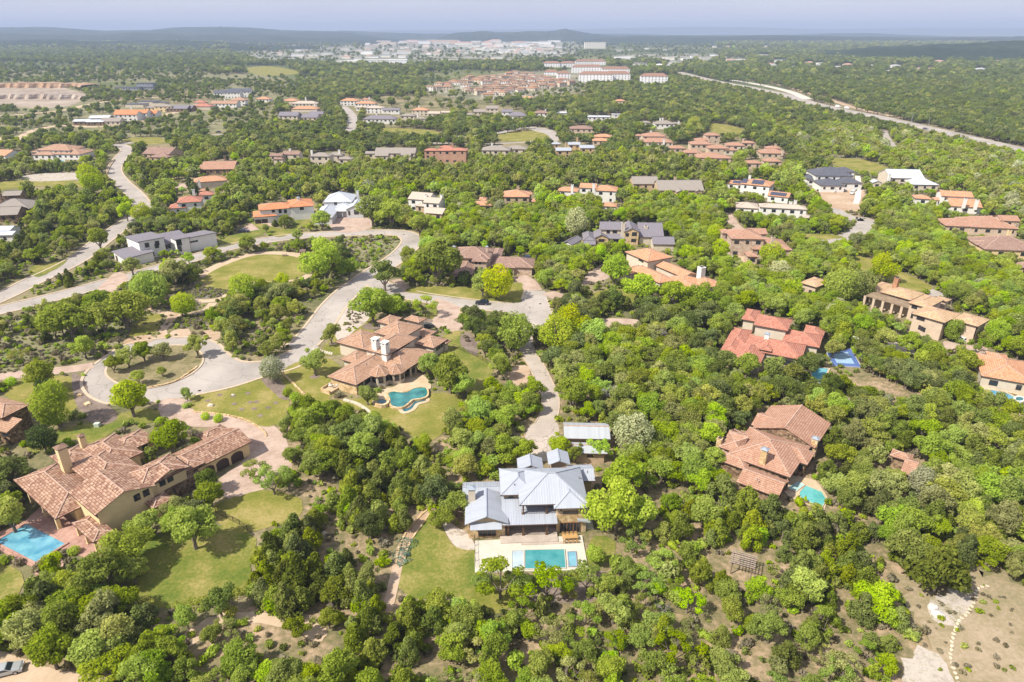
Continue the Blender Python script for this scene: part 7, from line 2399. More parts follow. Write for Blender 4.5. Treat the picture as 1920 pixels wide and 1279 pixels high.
for z in range(-1, len(ZONES)):
	idx = np.where(zone == z)[0]
	if len(idx) == 0:
		continue
	w = base_w if z < 0 else ZONES[z][2]
	if z < 0:
		ww = {k: v for k, v in w.items()}
	else:
		ww = w
		size[idx] *= ZONES[z][3]
	keys = list(ww)
	pr = np.array([ww[k] for k in keys], float)
	pr /= pr.sum()
	uu = (0.55 * u[idx] + 0.45 * clump[idx] + 0.13 * rs.uniform(-1,1, len(idx))) % 1.0
	cum = np.cumsum(pr)
	spec[idx] = np.array(keys, dtype=object)[np.minimum(np.searchsorted(cum, uu), len(keys) - 1)]
kind_r = np.array([CR_R[SPECIES[k][0]] for k in spec]) * size
kind_h = np.array([CR_H[SPECIES[k][0]] for k in spec]) * size
sel = np.where(keep)[0]
cx, cy, spec, size, kind_r, kind_h, cs = cx[sel], cy[sel], spec[sel], size[sel], kind_r[sel], kind_h[sel], cs[sel]
def crown_px(x, y, r, h):
	a, b = project(x, y, h * 0.58)
	f = y * CP + (CAM_H - h * 0.5) * SP
	return a, b, r * FOC / f
ccx, ccy, ccr = crown_px(cx, cy, kind_r, kind_h)
bx, by = project(cx, cy, np.zeros(len(cx)))
bad = np.zeros(len(cx), bool)
for (poly, slack) in CLEAR:
	k = 1 - slack
	for (dx, dy) in ((0,0),(k, 0),(-k, 0),(0, k * 0.8),(0,-k * 0.8)):
		bad |= pip(ccx + dx * ccr, ccy + dy * ccr, poly)
	bad |= pip(bx, by, poly)
for poly in NOTREE:
	bad |= pip(cx, cy, poly)
ok = ~bad
cx, cy, spec, size, kind_r, kind_h, ccx, ccy, ccr, cs = [a[ok] for a in (cx, cy, spec, size, kind_r, kind_h, ccx, ccy, ccr, cs)]
HAND = [
	(966,658,64, 'rnd', 'large rounded bright green tree standing alone beside the top of the curved driveway'),
	(932,562,58, 'lim', 'bright lime green tree on the kerbed lawn just above the parked dark car'),
	(905,556,50, 'elm', 'blue green tree leaning against the lime tree on the kerbed lawn'),
	(872,538,26, 'drk', 'dark conical evergreen against the front of the brown tile house'),
	(820,536,92, 'oak', 'broad old live oak at the left end of the brown tile house'),
	(765,495,34, 'oak', 'small multi stemmed tree on the verge above the road fork'),
	(722,545,60, 'oak', 'oak in the triangular bed at the road fork'),
	(700,606,72, 'yel', 'yellow green spreading oak behind the salmon tile house, left one of the pair'),
	(742,600,50, 'yel', 'yellow green oak behind the salmon tile house, right one of the pair'),
	(798,594,44, 'mes', 'thin pale tree beside the paved court behind the salmon tile house'),
	(622,645,40, 'elm', 'small fresh green tree between the road and the gravel bed'),
	(592,705,56, 'elm', 'fresh green lawn tree left of the salmon tile house'),
	(515,716,42, 'sag', 'grey green tree at the roadside end of the dark mulch bed'),
	(352,752,28, 'elm', 'slim young tree at the driveway mouth below the traffic island'),
	(845,738,80, 'oak', 'large tree right of the curved pool patio'),
	(805,708,52, 'elm', 'bright green tree touching the right roof corner of the salmon tile house'),
	(868,745,50, 'yel', 'light green tree behind the large patio tree'),
	(690,760,42, 'elm', 'round green shrub tree below the left corner of the salmon tile house'),
	(84,735,68, 'elm', 'spreading pale green tree beside the pink lane left of the turning circle'),
	(112,800,76, 'rnd', 'dense rounded rich green tree on the lawn above the yellow house'),
	(88,848,48, 'drk', 'dark glossy magnolia on the lawn above the yellow house chimney'),
	(92,752,38, 'drk', 'small very dark tree between the spreading tree and the rounded tree'),
	(252,782,80, 'elm', 'wide green tree at the lower edge of the turning circle'),
	(162,672,46, 'yel', 'yellow green tree left of the turning circle beside the pink lane'),
	(372,668,44, 'oak', 'leaning oak at the right tip of the traffic island'),
	(215,700,38, 'oak', 'oak at the left end of the traffic island'),
	(243,690,40, 'olv', 'dull olive oak second from the left on the traffic island'),
	(272,678,42, 'oak', 'oak at the top middle of the traffic island'),
	(308,676,38, 'olv', 'airy oak right of the middle on the traffic island'),
	(262,722,32, 'elm', 'low round green shrub oak at the front of the traffic island'),
	(306,708,24, 'olv', 'small grey olive bushy oak near the front right of the traffic island'),
	(325,852,74, 'elm', 'green tree in the courtyard of the yellow house'),
	(245,1062,84, 'yel', 'bright yellow green tree at the lower corner of the yellow house'),
	(275,1010,60, 'elm', 'green tree against the yellow wall below the upper windows'),
	(368,1030,96, 'yel', 'large yellow green tree on the lawn below the stone wing of the yellow house'),
	(330,1000,52, 'yel', 'yellow green tree behind the large lawn tree of the yellow house'),
	(398,952,56, 'elm', 'pale green tree beside the stone entrance of the yellow house'),
	(515,928,66, 'mes', 'sparse crooked tree at the lower edge of the paved drive'),
	(480,905,50, 'mes', 'thin crooked tree growing inside the paved drive'),
	(255,1095,54, 'yel', 'low yellow green tree on the lawn directly below the pool patio'),
	(30,1000,84, 'elm', 'feathery green tree left of the yellow house patio'),
	(614,528,78, 'yel', 'yellow green oak at the right tip of the oval park lawn'),
	(655,525,40, 'yel', 'small yellow green oak on the slope right of the park lawn'),
	(530,540,24, 'lim', 'small lime tree by the path below the oval lawn'),
	(462,570,52, 'lim', 'bright green bushy tree below the oval lawn path'),
	(348,594,42, 'lim', 'bright green tree in the forked sage bed'),
	(286,580,62, 'rnd', 'rounded green tree left of the sage bed'),
	(240,620,84, 'oak', 'wide oak clump left of the small playground gate'),
	(200,630,70, 'oak', 'oak left in the clump beside the footpath'),
	(140,640,84, 'oak', 'large oak in the scrub between meadow and footpath'),
	(190,600,56, 'oak', 'oak at the back of the scrub clump'),
	(330,540,54, 'olv', 'olive oak at the left end of the oval lawn'),
	(1155,1000,108, 'yel', 'tall yellow green oak at the right wall of the metal roofed house'),
	(1165,940,92, 'yel', 'yellow green oak behind the tall oak right of the metal roofed house'),
	(1195,1000,80, 'yel', 'yellow green oak furthest right in the trio beside the metal roofed house'),
	(1183,848,66, 'sag', 'silvery green tree right of the metal roofed garage'),
	(1072,770,72, 'elm', 'rounded green tree in the bend of the curved driveway'),
	(1048,860,50, 'elm', 'light green tree between the metal roofed house and its garage'),
	(985,870,54, 'elm', 'green tree at the back left corner of the metal roofed house'),
	(860,970,56, 'elm', 'pale green tree touching the left wall of the metal roofed house'),
	(830,990,44, 'elm', 'small pale green tree at the top of the pool side lawn'),
	(1040,660,60, 'lim', 'lime tree at the lower right of the turning court'),
	(1075,640,62, 'lim', 'lime yellow tree right of the turning court'),
	(1110,650,56, 'yel', 'yellow green tree behind the lime trees at the court'),
	(938,1122,92, 'mes', 'gaunt leaning tree in front of the pool deck of the metal roofed house'),
	(1025,1125,86, 'mes', 'gaunt twin stemmed tree in front of the turquoise pool'),
	(1100,1110,70, 'mes', 'thin tree at the lower right corner of the cream pool deck'),
	(905,1110,40, 'yel', 'small yellow green tree at the lower left corner of the cream pool deck'),
	(975,1110,46, 'yel', 'small yellow green tree below the middle of the cream pool deck'),
	(1115,1060,44, 'yel', 'small yellow green tree right of the square spa'),
	(1750,1110,90, 'jun', 'dense dark juniper standing beside the white caliche patch'),
	(1080,445,46, 'sag', 'silvery pointed tree left of the grey gabled house'),
	(700,425,62, 'elm', 'large green tree pair member right of the white farmhouse'),
	(735,428,56, 'elm', 'green tree at the inside of the road bend'),
	(788,445,46, 'elm', 'tall green tree at the outside of the road bend'),
	(925,395,28, 'olv', 'brownish olive tree before the orange hipped house'),
	(1572,572,60, 'rnd', 'large rounded tree between the casita and the tan mansion'),
	(1607,566,50, 'rnd', 'second large rounded tree left of the tan mansion'),
	(1655,528,46, 'lim', 'lime tree behind the tan mansion colonnade'),
	(1445,500,40, 'lim', 'lime tree behind the low wing of the pinkish mansion'),
	(1340,462,34, 'lim', 'small lime tree left of the pinkish mansion arches'),
	(1350,490,40, 'yel', 'yellow green tree below the arches of the pinkish mansion'),
	(1785,640,36, 'rnd', 'small rounded tree before the garage of the tan mansion'),
	(560,452,22, 'elm', 'tiny young tree on the green lawn of the orange roofed villa'),
	(500,437,18, 'elm', 'tiny tree beside the driveway of the orange roofed villa'),
	(605,432,40, 'elm', 'bushy tree at the left front of the white farmhouse'),
	(465,475,36, 'elm', 'round green tree on the verge below the lane to the villa'),
	(400,490,30, 'elm', 'small tree on the verge opposite the modern white house'),
	(355,495,22, 'yel', 'thin yellow green tree at the front of the modern white house'),
	(312,515,24, 'lim', 'small lime tree at the road verge left of the park lawn'),
	(250,515,36, 'olv', 'olive bush tree before the modern white house garage'),
	(190,470,46, 'elm', 'green tree left of the modern white house'),
	(270,420,34, 'lim', 'yellow lime tree behind the modern white house'),
	(240,415,36, 'yel', 'yellow green tree where the winding road dips behind trees'),
	(178,365,48, 'lim', 'lime yellow tree at the left side of the winding road'),
	(1300,245,22, 'lim', 'single brilliant lime tree above the courtyard cluster'),
	(1122,862,44, 'yel', 'yellow green tree before the lower roof of the metal roofed garage'),
	(1078,868,40, 'elm', 'small green tree left of the lower garage roof'),
	(1352,700,50, 'oak', 'oak before the left end of the red tile house'),
	(1398,712,56, 'elm', 'green elm below the left wing of the red tile house'),
	(1440,716,54, 'oak', 'oak below the middle of the red tile house'),
	(1484,722,50, 'olv', 'airy tree between the red tile house and its narrow pool'),
	(1560,672,40, 'olv', 'airy tree at the right wing of the red tile house'),
	(1352,950,58, 'juo', 'golden juniper at the lower left corner of the salmon gabled house'),
	(1396,975,60, 'juo', 'second golden juniper below the salmon gabled house'),
	(1440,985,56, 'jun', 'dark juniper below the gable end of the salmon gabled house'),
	(1565,880,60, 'elm', 'fresh green tree at the right corner of the salmon gabled house'),
	(1585,960,56, 'elm', 'fresh green tree right of the angled pool'),
	(1335,880,50, 'elm', 'round green tree left of the salmon gabled house'),
	(1150,540,62, 'yel', 'spreading yellow green tree at the left front of the orange tile house'),
	(1200,575,66, 'yel', 'yellow green tree below the middle of the orange tile house'),
	(1262,582,60, 'elm', 'green tree below the right half of the orange tile house'),
	(1312,585,54, 'yel', 'yellow green tree under the right gable of the orange tile house'),
	(1655,655,46, 'olv', 'airy tree before the terrace of the tan mansion'),
	(1700,665,44, 'elm', 'small green tree below the tall corner of the tan mansion'),
	(1830,668,40, 'mes', 'pale thin tree at the garage court of the tan mansion'),
	(815,520,0, 'bal', None),
]
HAND = [h for h in HAND if h[4]]
hx, hy, hs, hsp, hlab, hr, hh = [], [], [], [], [], [], []
for (x, y, wpx, k, lab) in HAND:
	g = G(x, y)
	f = g.y * CP + CAM_H * SP
	r = wpx / 2 * f / FOC
	s = r / CR_R[SPECIES[k][0]] * 1.04
	hx.append(g.x); hy.append(g.y); hs.append(s); hsp.append(k); hlab.append(lab)
	hr.append(r); hh.append(CR_H[SPECIES[k][0]] * s)
hx, hy, hs, hr, hh = map(np.array, (hx, hy, hs, hr, hh))
ok = np.ones(len(cx), bool)
for x, y, r in zip(hx, hy, hr):
	ok &= (cx - x) ** 2 + (cy - y) ** 2 > (r * 0.8 + 1.2) ** 2
cx, cy, spec, size, kind_r, kind_h, ccx, ccy, ccr, cs = [a[ok] for a in (cx, cy, spec, size, kind_r, kind_h, ccx, ccy, ccr, cs)]
inview = (ccx > -20) & (ccx < 1940) & (ccy < 1300)
order = np.argsort(-(ccr * inview))
N_IND = 330 - len(HAND) + 60
ind = order[:N_IND]
mass = np.ones(len(cx), bool)
mass[ind] = False
# -------- single trees with crown and trunk
LAND = [('the stone path', G(1800,1180)),('the white caliche patch', G(1800,1130)),('the pergola', G(1385,1065)),('the turquoise pool of the metal roofed house', G(1020,1055)),
		('the metal roofed house', G(1000,960)),('the green side lawn', G(830,1060)),('the mulch path', G(765,1005)),('the dirt track', G(500,1160)),('the big lawn of the yellow house', G(370,1060)),
		('the bright blue pool', G(70,1030)),('the yellow house', G(230,920)),('the paved drive', G(470,880)),('the parked silver car', G(10,1258)),('the curved pool', G(750,745)),('the curved driveway', G(1020,750)),
		('the angled pool at the right', G(1515,925)),('the salmon gabled house', G(1440,870)),('the shed at the right', G(1700,870)),('the red tile house', G(1450,660)),('the pool below the red tile house', G(1535,700)),
		('the bungalow at the right edge', G(1890,720)),('the metal roofed garage', G(1095,820)),('the left lawn corner', G(0,1110)),('the tan mansion', G(1740,610)),('the bottom edge of the picture', G(1000,1290)),('the bottom right meadow', G(1860,1230)),('the lower left corner', G(60,1290)),('the bare ground at the right', G(1680,735))]
def ordinal(i):
	return ['first', 'second', 'third', 'fourth', 'fifth', 'sixth', 'seventh', 'eighth', 'ninth', 'tenth', 'eleventh', 'twelfth', 'thirteenth', 'fourteenth', 'fifteenth', 'sixteenth', 'seventeenth', 'eighteenth', 'nineteenth', 'twentieth'][i] if i < 20 else '%dth' % (i + 1)
WHAT = {'oak': 'oak', 'yel': 'oak', 'elm': 'elm', 'olv': 'oak', 'jun': 'juniper', 'dko': 'oak', 'juo': 'juniper', 'mes': 'tree', 'mso': 'tree', 'sag': 'tree', 'lim': 'tree', 'rnd': 'tree', 'drk': 'tree', 'ded': 'tree', 'bsh': 'bush', 'bsy': 'bush', 'bso': 'bush', 'shb': 'shrub', 'bal': 'shrub'}
desc = {}
for i in ind:
	best = min(LAND, key=lambda a: (a[1].x - cx[i]) ** 2 + (a[1].y - cy[i]) ** 2)
	lx, ly = project(np.array(best[1].x), np.array(best[1].y), np.array(0.0))
	dx, dy = float(ccx[i] - lx), float(ccy[i] + ccr[i] * 0.5 - ly)
	if 'bottom edge' in best[0] or 'corner of' in best[0]:
		rel = 'near'
	else:
		rel = ('right of' if dx > 0 else 'left of') if abs(dx) > abs(dy) * 1.2 else ('below' if dy > 0 else 'above')
	sz = 'small' if kind_r[i] < 2.4 else 'large' if kind_r[i] > 3.5 else 'middling'
	key = (sz, SPECIES[spec[i]][3], WHAT[spec[i]], rel, best[0])
	desc.setdefault(key, []).append((float((best[1].x - cx[i]) ** 2 + (best[1].y - cy[i]) ** 2), i))
IND_LABEL = {}
for key, lst in desc.items():
	lst.sort()
	for j, (_d, i) in enumerate(lst):
		t = '%s %s %s %s %s' % key
		if len(lst) > 1:
			t += ', %s closest' % ordinal(j) if j else ', the closest'
		IND_LABEL[int(i)] = t
def place_tree(k, s, x, y, sc, rz, label, zsc=1.0, nm=None, z=0.0):
	kind, mat, name, adj, ns = SPECIES[k]
	t = bpy.data.objects.new(nm or name, None)
	t.empty_display_size = 0.3
	COL.objects.link(t)
	t.location = (x, y, z)
	t.rotation_euler = (0,0, rz)
	t.scale = (sc * RNG.uniform(0.88,1.12), sc * RNG.uniform(0.88,1.12), sc * zsc)
	bushy = kind in ('bush', 'ball')
	tag(t, label, 'shrub' if bushy else 'tree', 'single %ss among the houses and woods' % name.replace('_', ' '))
	if CROWN[k, s] is not None:
		c = bpy.data.objects.new('crown', CROWN[k, s])
		COL.objects.link(c)
		c.parent = t
	c = bpy.data.objects.new('trunk', TRUNK[k, s])
	COL.objects.link(c)
	c.parent = t
	return t
for x, y, sc, k, lab in zip(hx, hy, hs, hsp, hlab):
	place_tree(k, RNG.randrange(SPECIES[k][4]), x, y, sc, RNG.uniform(0,6.28), lab)
for i in ind:
	k = spec[i]
	place_tree(k, RNG.randrange(SPECIES[k][4]), float(cx[i]), float(cy[i]), float(size[i]), RNG.uniform(0,6.28), IND_LABEL[int(i)], RNG.uniform(0.85,1.2))
# -------- the woods: one object each, trees drawn on points
def wood(name, X, Y, K, S, lod, seed, zs=(0.85,1.2)):
	rs = np.random.default_rng(seed)
	n = len(X)
	m = bpy.data.meshes.new(name)
	m.vertices.add(n)
	co = np.stack([X, Y, np.zeros(n)], 1).astype(np.float32)
	m.vertices.foreach_set('co', co.ravel())
	idx = np.array([PROTO_INDEX[k, int(rs.integers(SPECIES[k][4])), lod] for k in K], dtype=np.int32)
	a = m.attributes.new('shape', 'INT', 'POINT')
	a.data.foreach_set('value', idx)
	a = m.attributes.new('turn', 'FLOAT_VECTOR', 'POINT')
	rot = np.zeros((n, 3), np.float32)
	rot[:, 2] = rs.uniform(0,6.283, n)
	a.data.foreach_set('vector', rot.ravel())
	a = m.attributes.new('size', 'FLOAT_VECTOR', 'POINT')
	sc = np.repeat(np.asarray(S, np.float32)[:, None], 3,1)
	sc[:, 2] *= rs.uniform(zs[0], zs[1], n)
	sc[:, 0] *= rs.uniform(0.82,1.2, n)
	sc[:, 1] *= rs.uniform(0.82,1.2, n)
	a.data.foreach_set('vector', sc.ravel())
	o = bpy.data.objects.new(name, m)
	COL.objects.link(o)
	tag(o, kind='stuff')
	g = bpy.data.node_groups.get('draw_woods')
	if g is None:
		g = bpy.data.node_groups.new('draw_woods', 'GeometryNodeTree')
		g.interface.new_socket('Geometry', in_out='INPUT', socket_type='NodeSocketGeometry')
		g.interface.new_socket('Geometry', in_out='OUTPUT', socket_type='NodeSocketGeometry')
		nn, ll = g.nodes, g.links
		gi, go = nn.new('NodeGroupInput'), nn.new('NodeGroupOutput')
		ci = nn.new('GeometryNodeCollectionInfo')
		ci.inputs['Collection'].default_value = proto_col
		ci.inputs['Separate Children'].default_value = True
		ci.inputs['Reset Children'].default_value = True
		ip = nn.new('GeometryNodeInstanceOnPoints')
		ip.inputs['Pick Instance'].default_value = True
		def attr(nm, tp):
			x = nn.new('GeometryNodeInputNamedAttribute')
			x.data_type = tp
			x.inputs['Name'].default_value = nm
			return x.outputs[0]
		mp = nn.new('GeometryNodeMeshToPoints')
		ll.new(gi.outputs[0], mp.inputs[0])
		ll.new(mp.outputs[0], ip.inputs['Points'])
		ll.new(ci.outputs[0], ip.inputs['Instance'])
		ll.new(attr('shape', 'INT'), ip.inputs['Instance Index'])
		e2r = nn.new('FunctionNodeEulerToRotation')
		ll.new(attr('turn', 'FLOAT_VECTOR'), e2r.inputs[0])
		ll.new(e2r.outputs[0], ip.inputs['Rotation'])
		ll.new(attr('size', 'FLOAT_VECTOR'), ip.inputs['Scale'])
		ll.new(ip.outputs[0], go.inputs[0])
	md = o.modifiers.new('woods', 'NODES')
	md.node_group = g
	return o
mx, my, mk, ms, mcs = cx[mass], cy[mass], spec[mass], size[mass], cs[mass]
near = mcs < 4.5
mid = (mcs > 4.5) & (mcs < 6)
farm = mcs > 6
wood('near_woods', mx[near], my[near], mk[near], ms[near], 0,1)
wood('middle_woods', mx[mid], my[mid], mk[mid], ms[mid], 1,2)
wood('far_woods', mx[farm], my[farm], mk[farm], ms[farm], 1,3)
print('TREES', len(ind), near.sum(), mid.sum(), farm.sum())
# -------- undergrowth: bushes under and between the trees
ru = np.random.default_rng(21)
s = 2.6
X, Y = np.meshgrid(np.arange(-330,330, s), np.arange(25,380, s))
X = X.ravel() + ru.uniform(-1.2,1.2, X.size)
Y = Y.ravel() + ru.uniform(-1.2,1.2, Y.size)
k = np.abs(X) < Y * 0.8 + 26
X, Y = X[k], Y[k]
bx, by = project(X, Y, np.zeros(len(X)))
bad = ru.uniform(0,1, len(X)) > 0.9
for poly in NOTREE:
	bad |= pip(X, Y, poly)
for (poly, slack) in CLEAR:
	bad |= pip(bx, by, poly)
X, Y = X[~bad], Y[~bad]
kk = np.array(['bsh', 'bsy', 'bsy', 'shb', 'shb', 'bsh', 'bso'], dtype=object)[ru.integers(0,7, len(X))]
wood('undergrowth', X, Y, kk, ru.uniform(0.4,1.35, len(X)) ** 1.2,1,4)
s = 3.0
X, Y = np.meshgrid(np.arange(-420,420, s), np.arange(25,520, s))
X = X.ravel() + ru.uniform(-1.5,1.5, X.size)
Y = Y.ravel() + ru.uniform(-1.5,1.5, Y.size)
k = np.abs(X) < Y * 0.8 + 26
X, Y = X[k], Y[k]
S = ru.uniform(0.3,0.68, len(X))
zx, zy = project(X, Y, np.full(len(X), 1.5))
dn = np.full(len(X), 0.42)
zn = np.full(len(X), -1)
for i, (poly, d, w, q) in enumerate(ZONES):
	m = pip(zx, zy, poly) & (zn < 0)
	zn[m] = i
	dn[m] = 0.4 * d ** 2
bad = ru.uniform(0,1, len(X)) > dn
sr = S * 3.2 * FOC / (Y * CP + CAM_H * SP)
for poly in NOTREE:
	bad |= pip(X, Y, poly)
for (poly, slack) in CLEAR:
	kx = max(0.3,1 - slack)
	for (dx, dy) in ((0,0),(kx, 0),(-kx, 0),(0,-kx)):
		bad |= pip(zx + dx * sr, zy + dy * sr, poly)
X, Y, S = X[~bad], Y[~bad], S[~bad]
kk = np.array(['elm', 'yel', 'mes', 'oak', 'yel', 'olv', 'jun', 'juo', 'mso'], dtype=object)[ru.integers(0,9, len(X))]
wood('young_woods', X, Y, kk, S, 1,8)
SAGE = [o for o in COL.objects if o.name.startswith('sage_bed')]
X, Y = [], []
for poly, n in (([(325,545),(345,538),(400,540),(432,548),(415,556),(380,560),(335,557)], 260),([(312,578),(335,565),(375,568),(365,580),(330,585)], 160),([(325,606),(340,592),(375,590),(400,602),(380,608),(345,610)], 160),
				([(640,452),(740,446),(730,475),(680,500),(620,520)], 130),([(-40,600),(90,590),(200,600),(200,660),(30,700),(-40,700)], 420),([(400,610),(470,600),(560,600),(480,670),(430,655)], 220),([(655,575),(690,565),(670,615),(640,630)], 60),([(1700,1090),(1900,1090),(1900,1270),(1720,1280)], 50),([(180,560),(230,545),(330,550),(330,640),(200,640)], 120),
				([(-30,215),(330,195),(520,205),(520,225),(230,260),(-30,265)], 500),([(560,900),(700,1000),(660,1060),(600,1010)], 60)):
	w = np.array([tuple(G(*p))[:2] for p in poly])
	a = ru.uniform(w[:, 0].min(), w[:, 0].max(), n * 2)
	b = ru.uniform(w[:, 1].min(), w[:, 1].max(), n * 2)
	m = pip(a, b, w)
	X += list(a[m]); Y += list(b[m])
X, Y = np.array(X), np.array(Y)
bad = np.zeros(len(X), bool)
nopatch = [p for p in NOTREE]
kk = np.array(['shb', 'shb', 'shb', 'bsh'], dtype=object)[ru.integers(0,4, len(X))]
wood('sage_clumps', X, Y, kk, ru.uniform(0.22,0.62, len(X)), 1,6)
# ==== cars
M_TYRE = mat_plain('tyre_rubber', (0.02,0.02,0.02), 0.9)
M_RIM = mat_plain('alloy_rim', (0.5,0.5,0.52), 0.35,0.02,0.5,0.6)
M_HEAD = mat_plain('headlight_glass', (0.75,0.75,0.78), 0.15,0.02,0.6)
M_TAIL = mat_plain('tail_light_red', (0.35,0.02,0.02), 0.3,0.02,0.5)
CAR_CACHE = {}
def car(name, label, px, py, head, paint, kind='suv', group=None, scale=1.0, g=None):
	"""head: degrees of the driving direction"""
	g = g or G(px, py)
	root = empty(name, (g.x, g.y, 0.035), math.radians(head))
	root.scale = (scale,) * 3
	tag(root, label, 'car' if kind != 'van' else 'van', group)
	key = (kind, paint.name)
	L, Wd = {'suv': (4.9,1.95), 'sedan': (4.8,1.85), 'pickup': (5.6,2.0), 'van': (6.0,2.1)}[kind]
	prof = {
		'suv': [(-2.45, .45),(-2.45,1.0),(-2.3,1.15),(-2.05,1.68),(-1.2,1.78),(0.3,1.74),(1.05,1.18),(2.1,1.02),(2.42, .8),(2.45, .42)],
		'sedan': [(-2.4, .42),(-2.4, .9),(-2.2,1.02),(-1.55,1.08),(-0.95,1.44),(0.25,1.46),(1.05,1.02),(2.05, .88),(2.36, .68),(2.4, .38)],
		'pickup': [(-2.8, .55),(-2.8,1.12),(-0.75,1.12),(-0.6,1.8),(0.6,1.82),(1.15,1.22),(2.5,1.12),(2.78, .9),(2.8, .5)],
		'van': [(-3.0, .45),(-3.0,2.35),(-2.8,2.5),(1.3,2.5),(2.0,1.5),(2.85,1.25),(3.0, .95),(3.0, .45)]}[kind]
	if key not in CAR_CACHE:
		out = {}
		mb = MB()
		n = len(prof)
		def wid(z):
			return Wd / 2 * (1.0 if z < 1.1 else max(0.80,1.0 - (z - 1.1) * 0.28))
		for i in range(n):
			(x0, z0),(x1, z1) = prof[i], prof[(i + 1) % n]
			w0, w1 = wid(z0), wid(z1)
			mb.poly([(x0,-w0, z0),(x0, w0, z0),(x1, w1, z1),(x1,-w1, z1)])
		cxm = sum(p[0] for p in prof) / n
		for s in (-1,1):
			for i in range(n):
				(x0, z0),(x1, z1) = prof[i], prof[(i + 1) % n]
				t = [(x0, s * wid(z0), z0),(x1, s * wid(z1), z1),(cxm, s * wid(0.8), 0.8)]
				mb.poly(t if s < 0 else t[::-1])
		out['body'] = mb.mesh('body', paint)
		gb = MB()
		zr = {'suv': (1.16,1.66,-2.0,-1.85,0.28,0.92), 'sedan': (1.06,1.40,-1.45,-0.95,0.2,0.85), 'pickup': (1.22,1.72,-0.55,-0.5,0.55,0.95), 'van': (1.55,2.2,0.2,0.3,1.25,1.7)}[kind]
		zl, zh, xa, xb, xc, xd = zr
		for s in (-1,1):
			wl_, wh = wid(zl) + 0.012, wid(zh) + 0.012
			q = [(xa, s * wl_, zl),(xd, s * wl_, zl),(xc, s * wh, zh),(xb, s * wh, zh)]
			gb.poly(q if s < 0 else q[::-1])
		out['side_window'] = gb.mesh('side_window', M_GLASS)
		for nm in ('windscreen', 'rear_window'):
			gb = MB()
			best = None
			segs = []
			for i in range(n - 1):
				(x0, z0),(x1, z1) = prof[i], prof[i + 1]
				if abs(z1 - z0) > 0.3 and max(z0, z1) > 1.3:
					segs.append((x0, z0, x1, z1))
			sg = segs[-1] if nm == 'windscreen' else segs[0]
			x0, z0, x1, z1 = sg
			dx, dz = x1 - x0, z1 - z0
			ln = math.hypot(dx, dz)
			nx_, nz_ = -dz / ln * 0.012, dx / ln * 0.012
			if nm == 'rear_window' and kind == 'van':
				z0 = 1.5
			a, b = 0.12,0.9
			P0 = (x0 + dx * a + nx_, z0 + dz * a + nz_)
			P1 = (x0 + dx * b + nx_, z0 + dz * b + nz_)
			w0, w1 = wid(P0[1]) * 0.9, wid(P1[1]) * 0.9
			gb.poly([(P0[0], -w0, P0[1]),(P0[0], w0, P0[1]),(P1[0], w1, P1[1]),(P1[0], -w1, P1[1])])
			out[nm] = gb.mesh(nm, M_GLASS)
		wb = MB()
		wb.bar((0,-0.12,0),(0,0.12,0), 0.36, n=14)
		wb.f.append(tuple(range(13,-1,-1))); wb.uv += [(0,0)] * 14
		out['wheel'] = wb.mesh('wheel', M_TYRE)
		rb = MB()
		rb.bar((0,-0.135,0),(0,0.135,0), 0.22, n=10)
		rb.f.append(tuple(range(9,-1,-1))); rb.uv += [(0,0)] * 10
		out['rim'] = rb.mesh('rim', M_RIM)
		hb = MB(); hb.box(-0.03,-0.2,-0.08,0.03,0.2,0.08)
		out['headlight'] = hb.mesh('headlight', M_HEAD)
		out['tail_light'] = hb.mesh('tail_light', M_TAIL)
		CAR_CACHE[key] = out
	out = CAR_CACHE[key]
	for nm in ('body', 'side_window', 'windscreen', 'rear_window'):
		link(bpy.data.objects.new(nm, out[nm]), root)
	for x in (-L * 0.3, L * 0.31):
		for s in (-1,1):
			w = link(bpy.data.objects.new('wheel', out['wheel']), root)
			w.location = (x, s * (Wd / 2 - 0.08), 0.36)
			link(bpy.data.objects.new('rim', out['rim']), w)
	for s in (-1,1):
		h = link(bpy.data.objects.new('headlight', out['headlight']), root)
		h.location = (prof[-2][0] - 0.01, s * Wd * 0.36,0.72)
		h = link(bpy.data.objects.new('tail_light', out['tail_light']), root)
		h.location = (prof[0][0] - 0.005, s * Wd * 0.38,0.88)
	CLEAR_LATE.append((g.x, g.y))
	return root
CLEAR_LATE = []
P_BLACK = mat_plain('blue_black_car_paint', (0.02,0.025,0.045), 0.2,0.05,0.7)
P_SILVER = mat_plain('silver_car_paint', (0.48,0.50,0.53), 0.25,0.03,0.7,0.3)
P_WHITE = mat_plain('white_car_paint', (0.78,0.78,0.78), 0.25,0.03,0.6)
P_GREY = mat_plain('dark_grey_car_paint', (0.08,0.085,0.095), 0.25,0.05,0.7)
P_BLUE = mat_plain('blue_car_paint', (0.05,0.08,0.17), 0.25,0.05,0.7)
car('parked_suv', 'blue black car parked on the road below the kerbed lawn of the brown tile house', 904,571,176, P_BLACK, 'suv')
car('parked_sedan', 'silver car on the gravel at the lower left corner of the picture', 12,1262,20, P_SILVER, 'sedan')
car('pickup_truck', 'dark pickup truck on the lane beside the orange roofed villa', 457,436,185, P_BLACK, 'pickup')
car('parked_suv', 'dark car parked behind the long wing of the brown tile house', 993,487,5, P_BLUE, 'suv')
car('parked_suv', 'dark car standing at the paved court behind the salmon tile house', 800,615,30, P_GREY, 'suv')
car('delivery_van', 'white van parked in the construction yard before the charcoal roofed house', 1570,360,15, P_WHITE, 'van')
car('parked_sedan', 'silver car right beside the white van in the construction yard', 1581,359,30, P_SILVER, 'sedan')
car('parked_suv', 'black car at the left edge of the construction yard', 1539,359,160, P_BLACK, 'suv')
car('pickup_truck', 'white pickup truck beside the pale trench in the construction yard', 1597,364,60, P_WHITE, 'pickup')
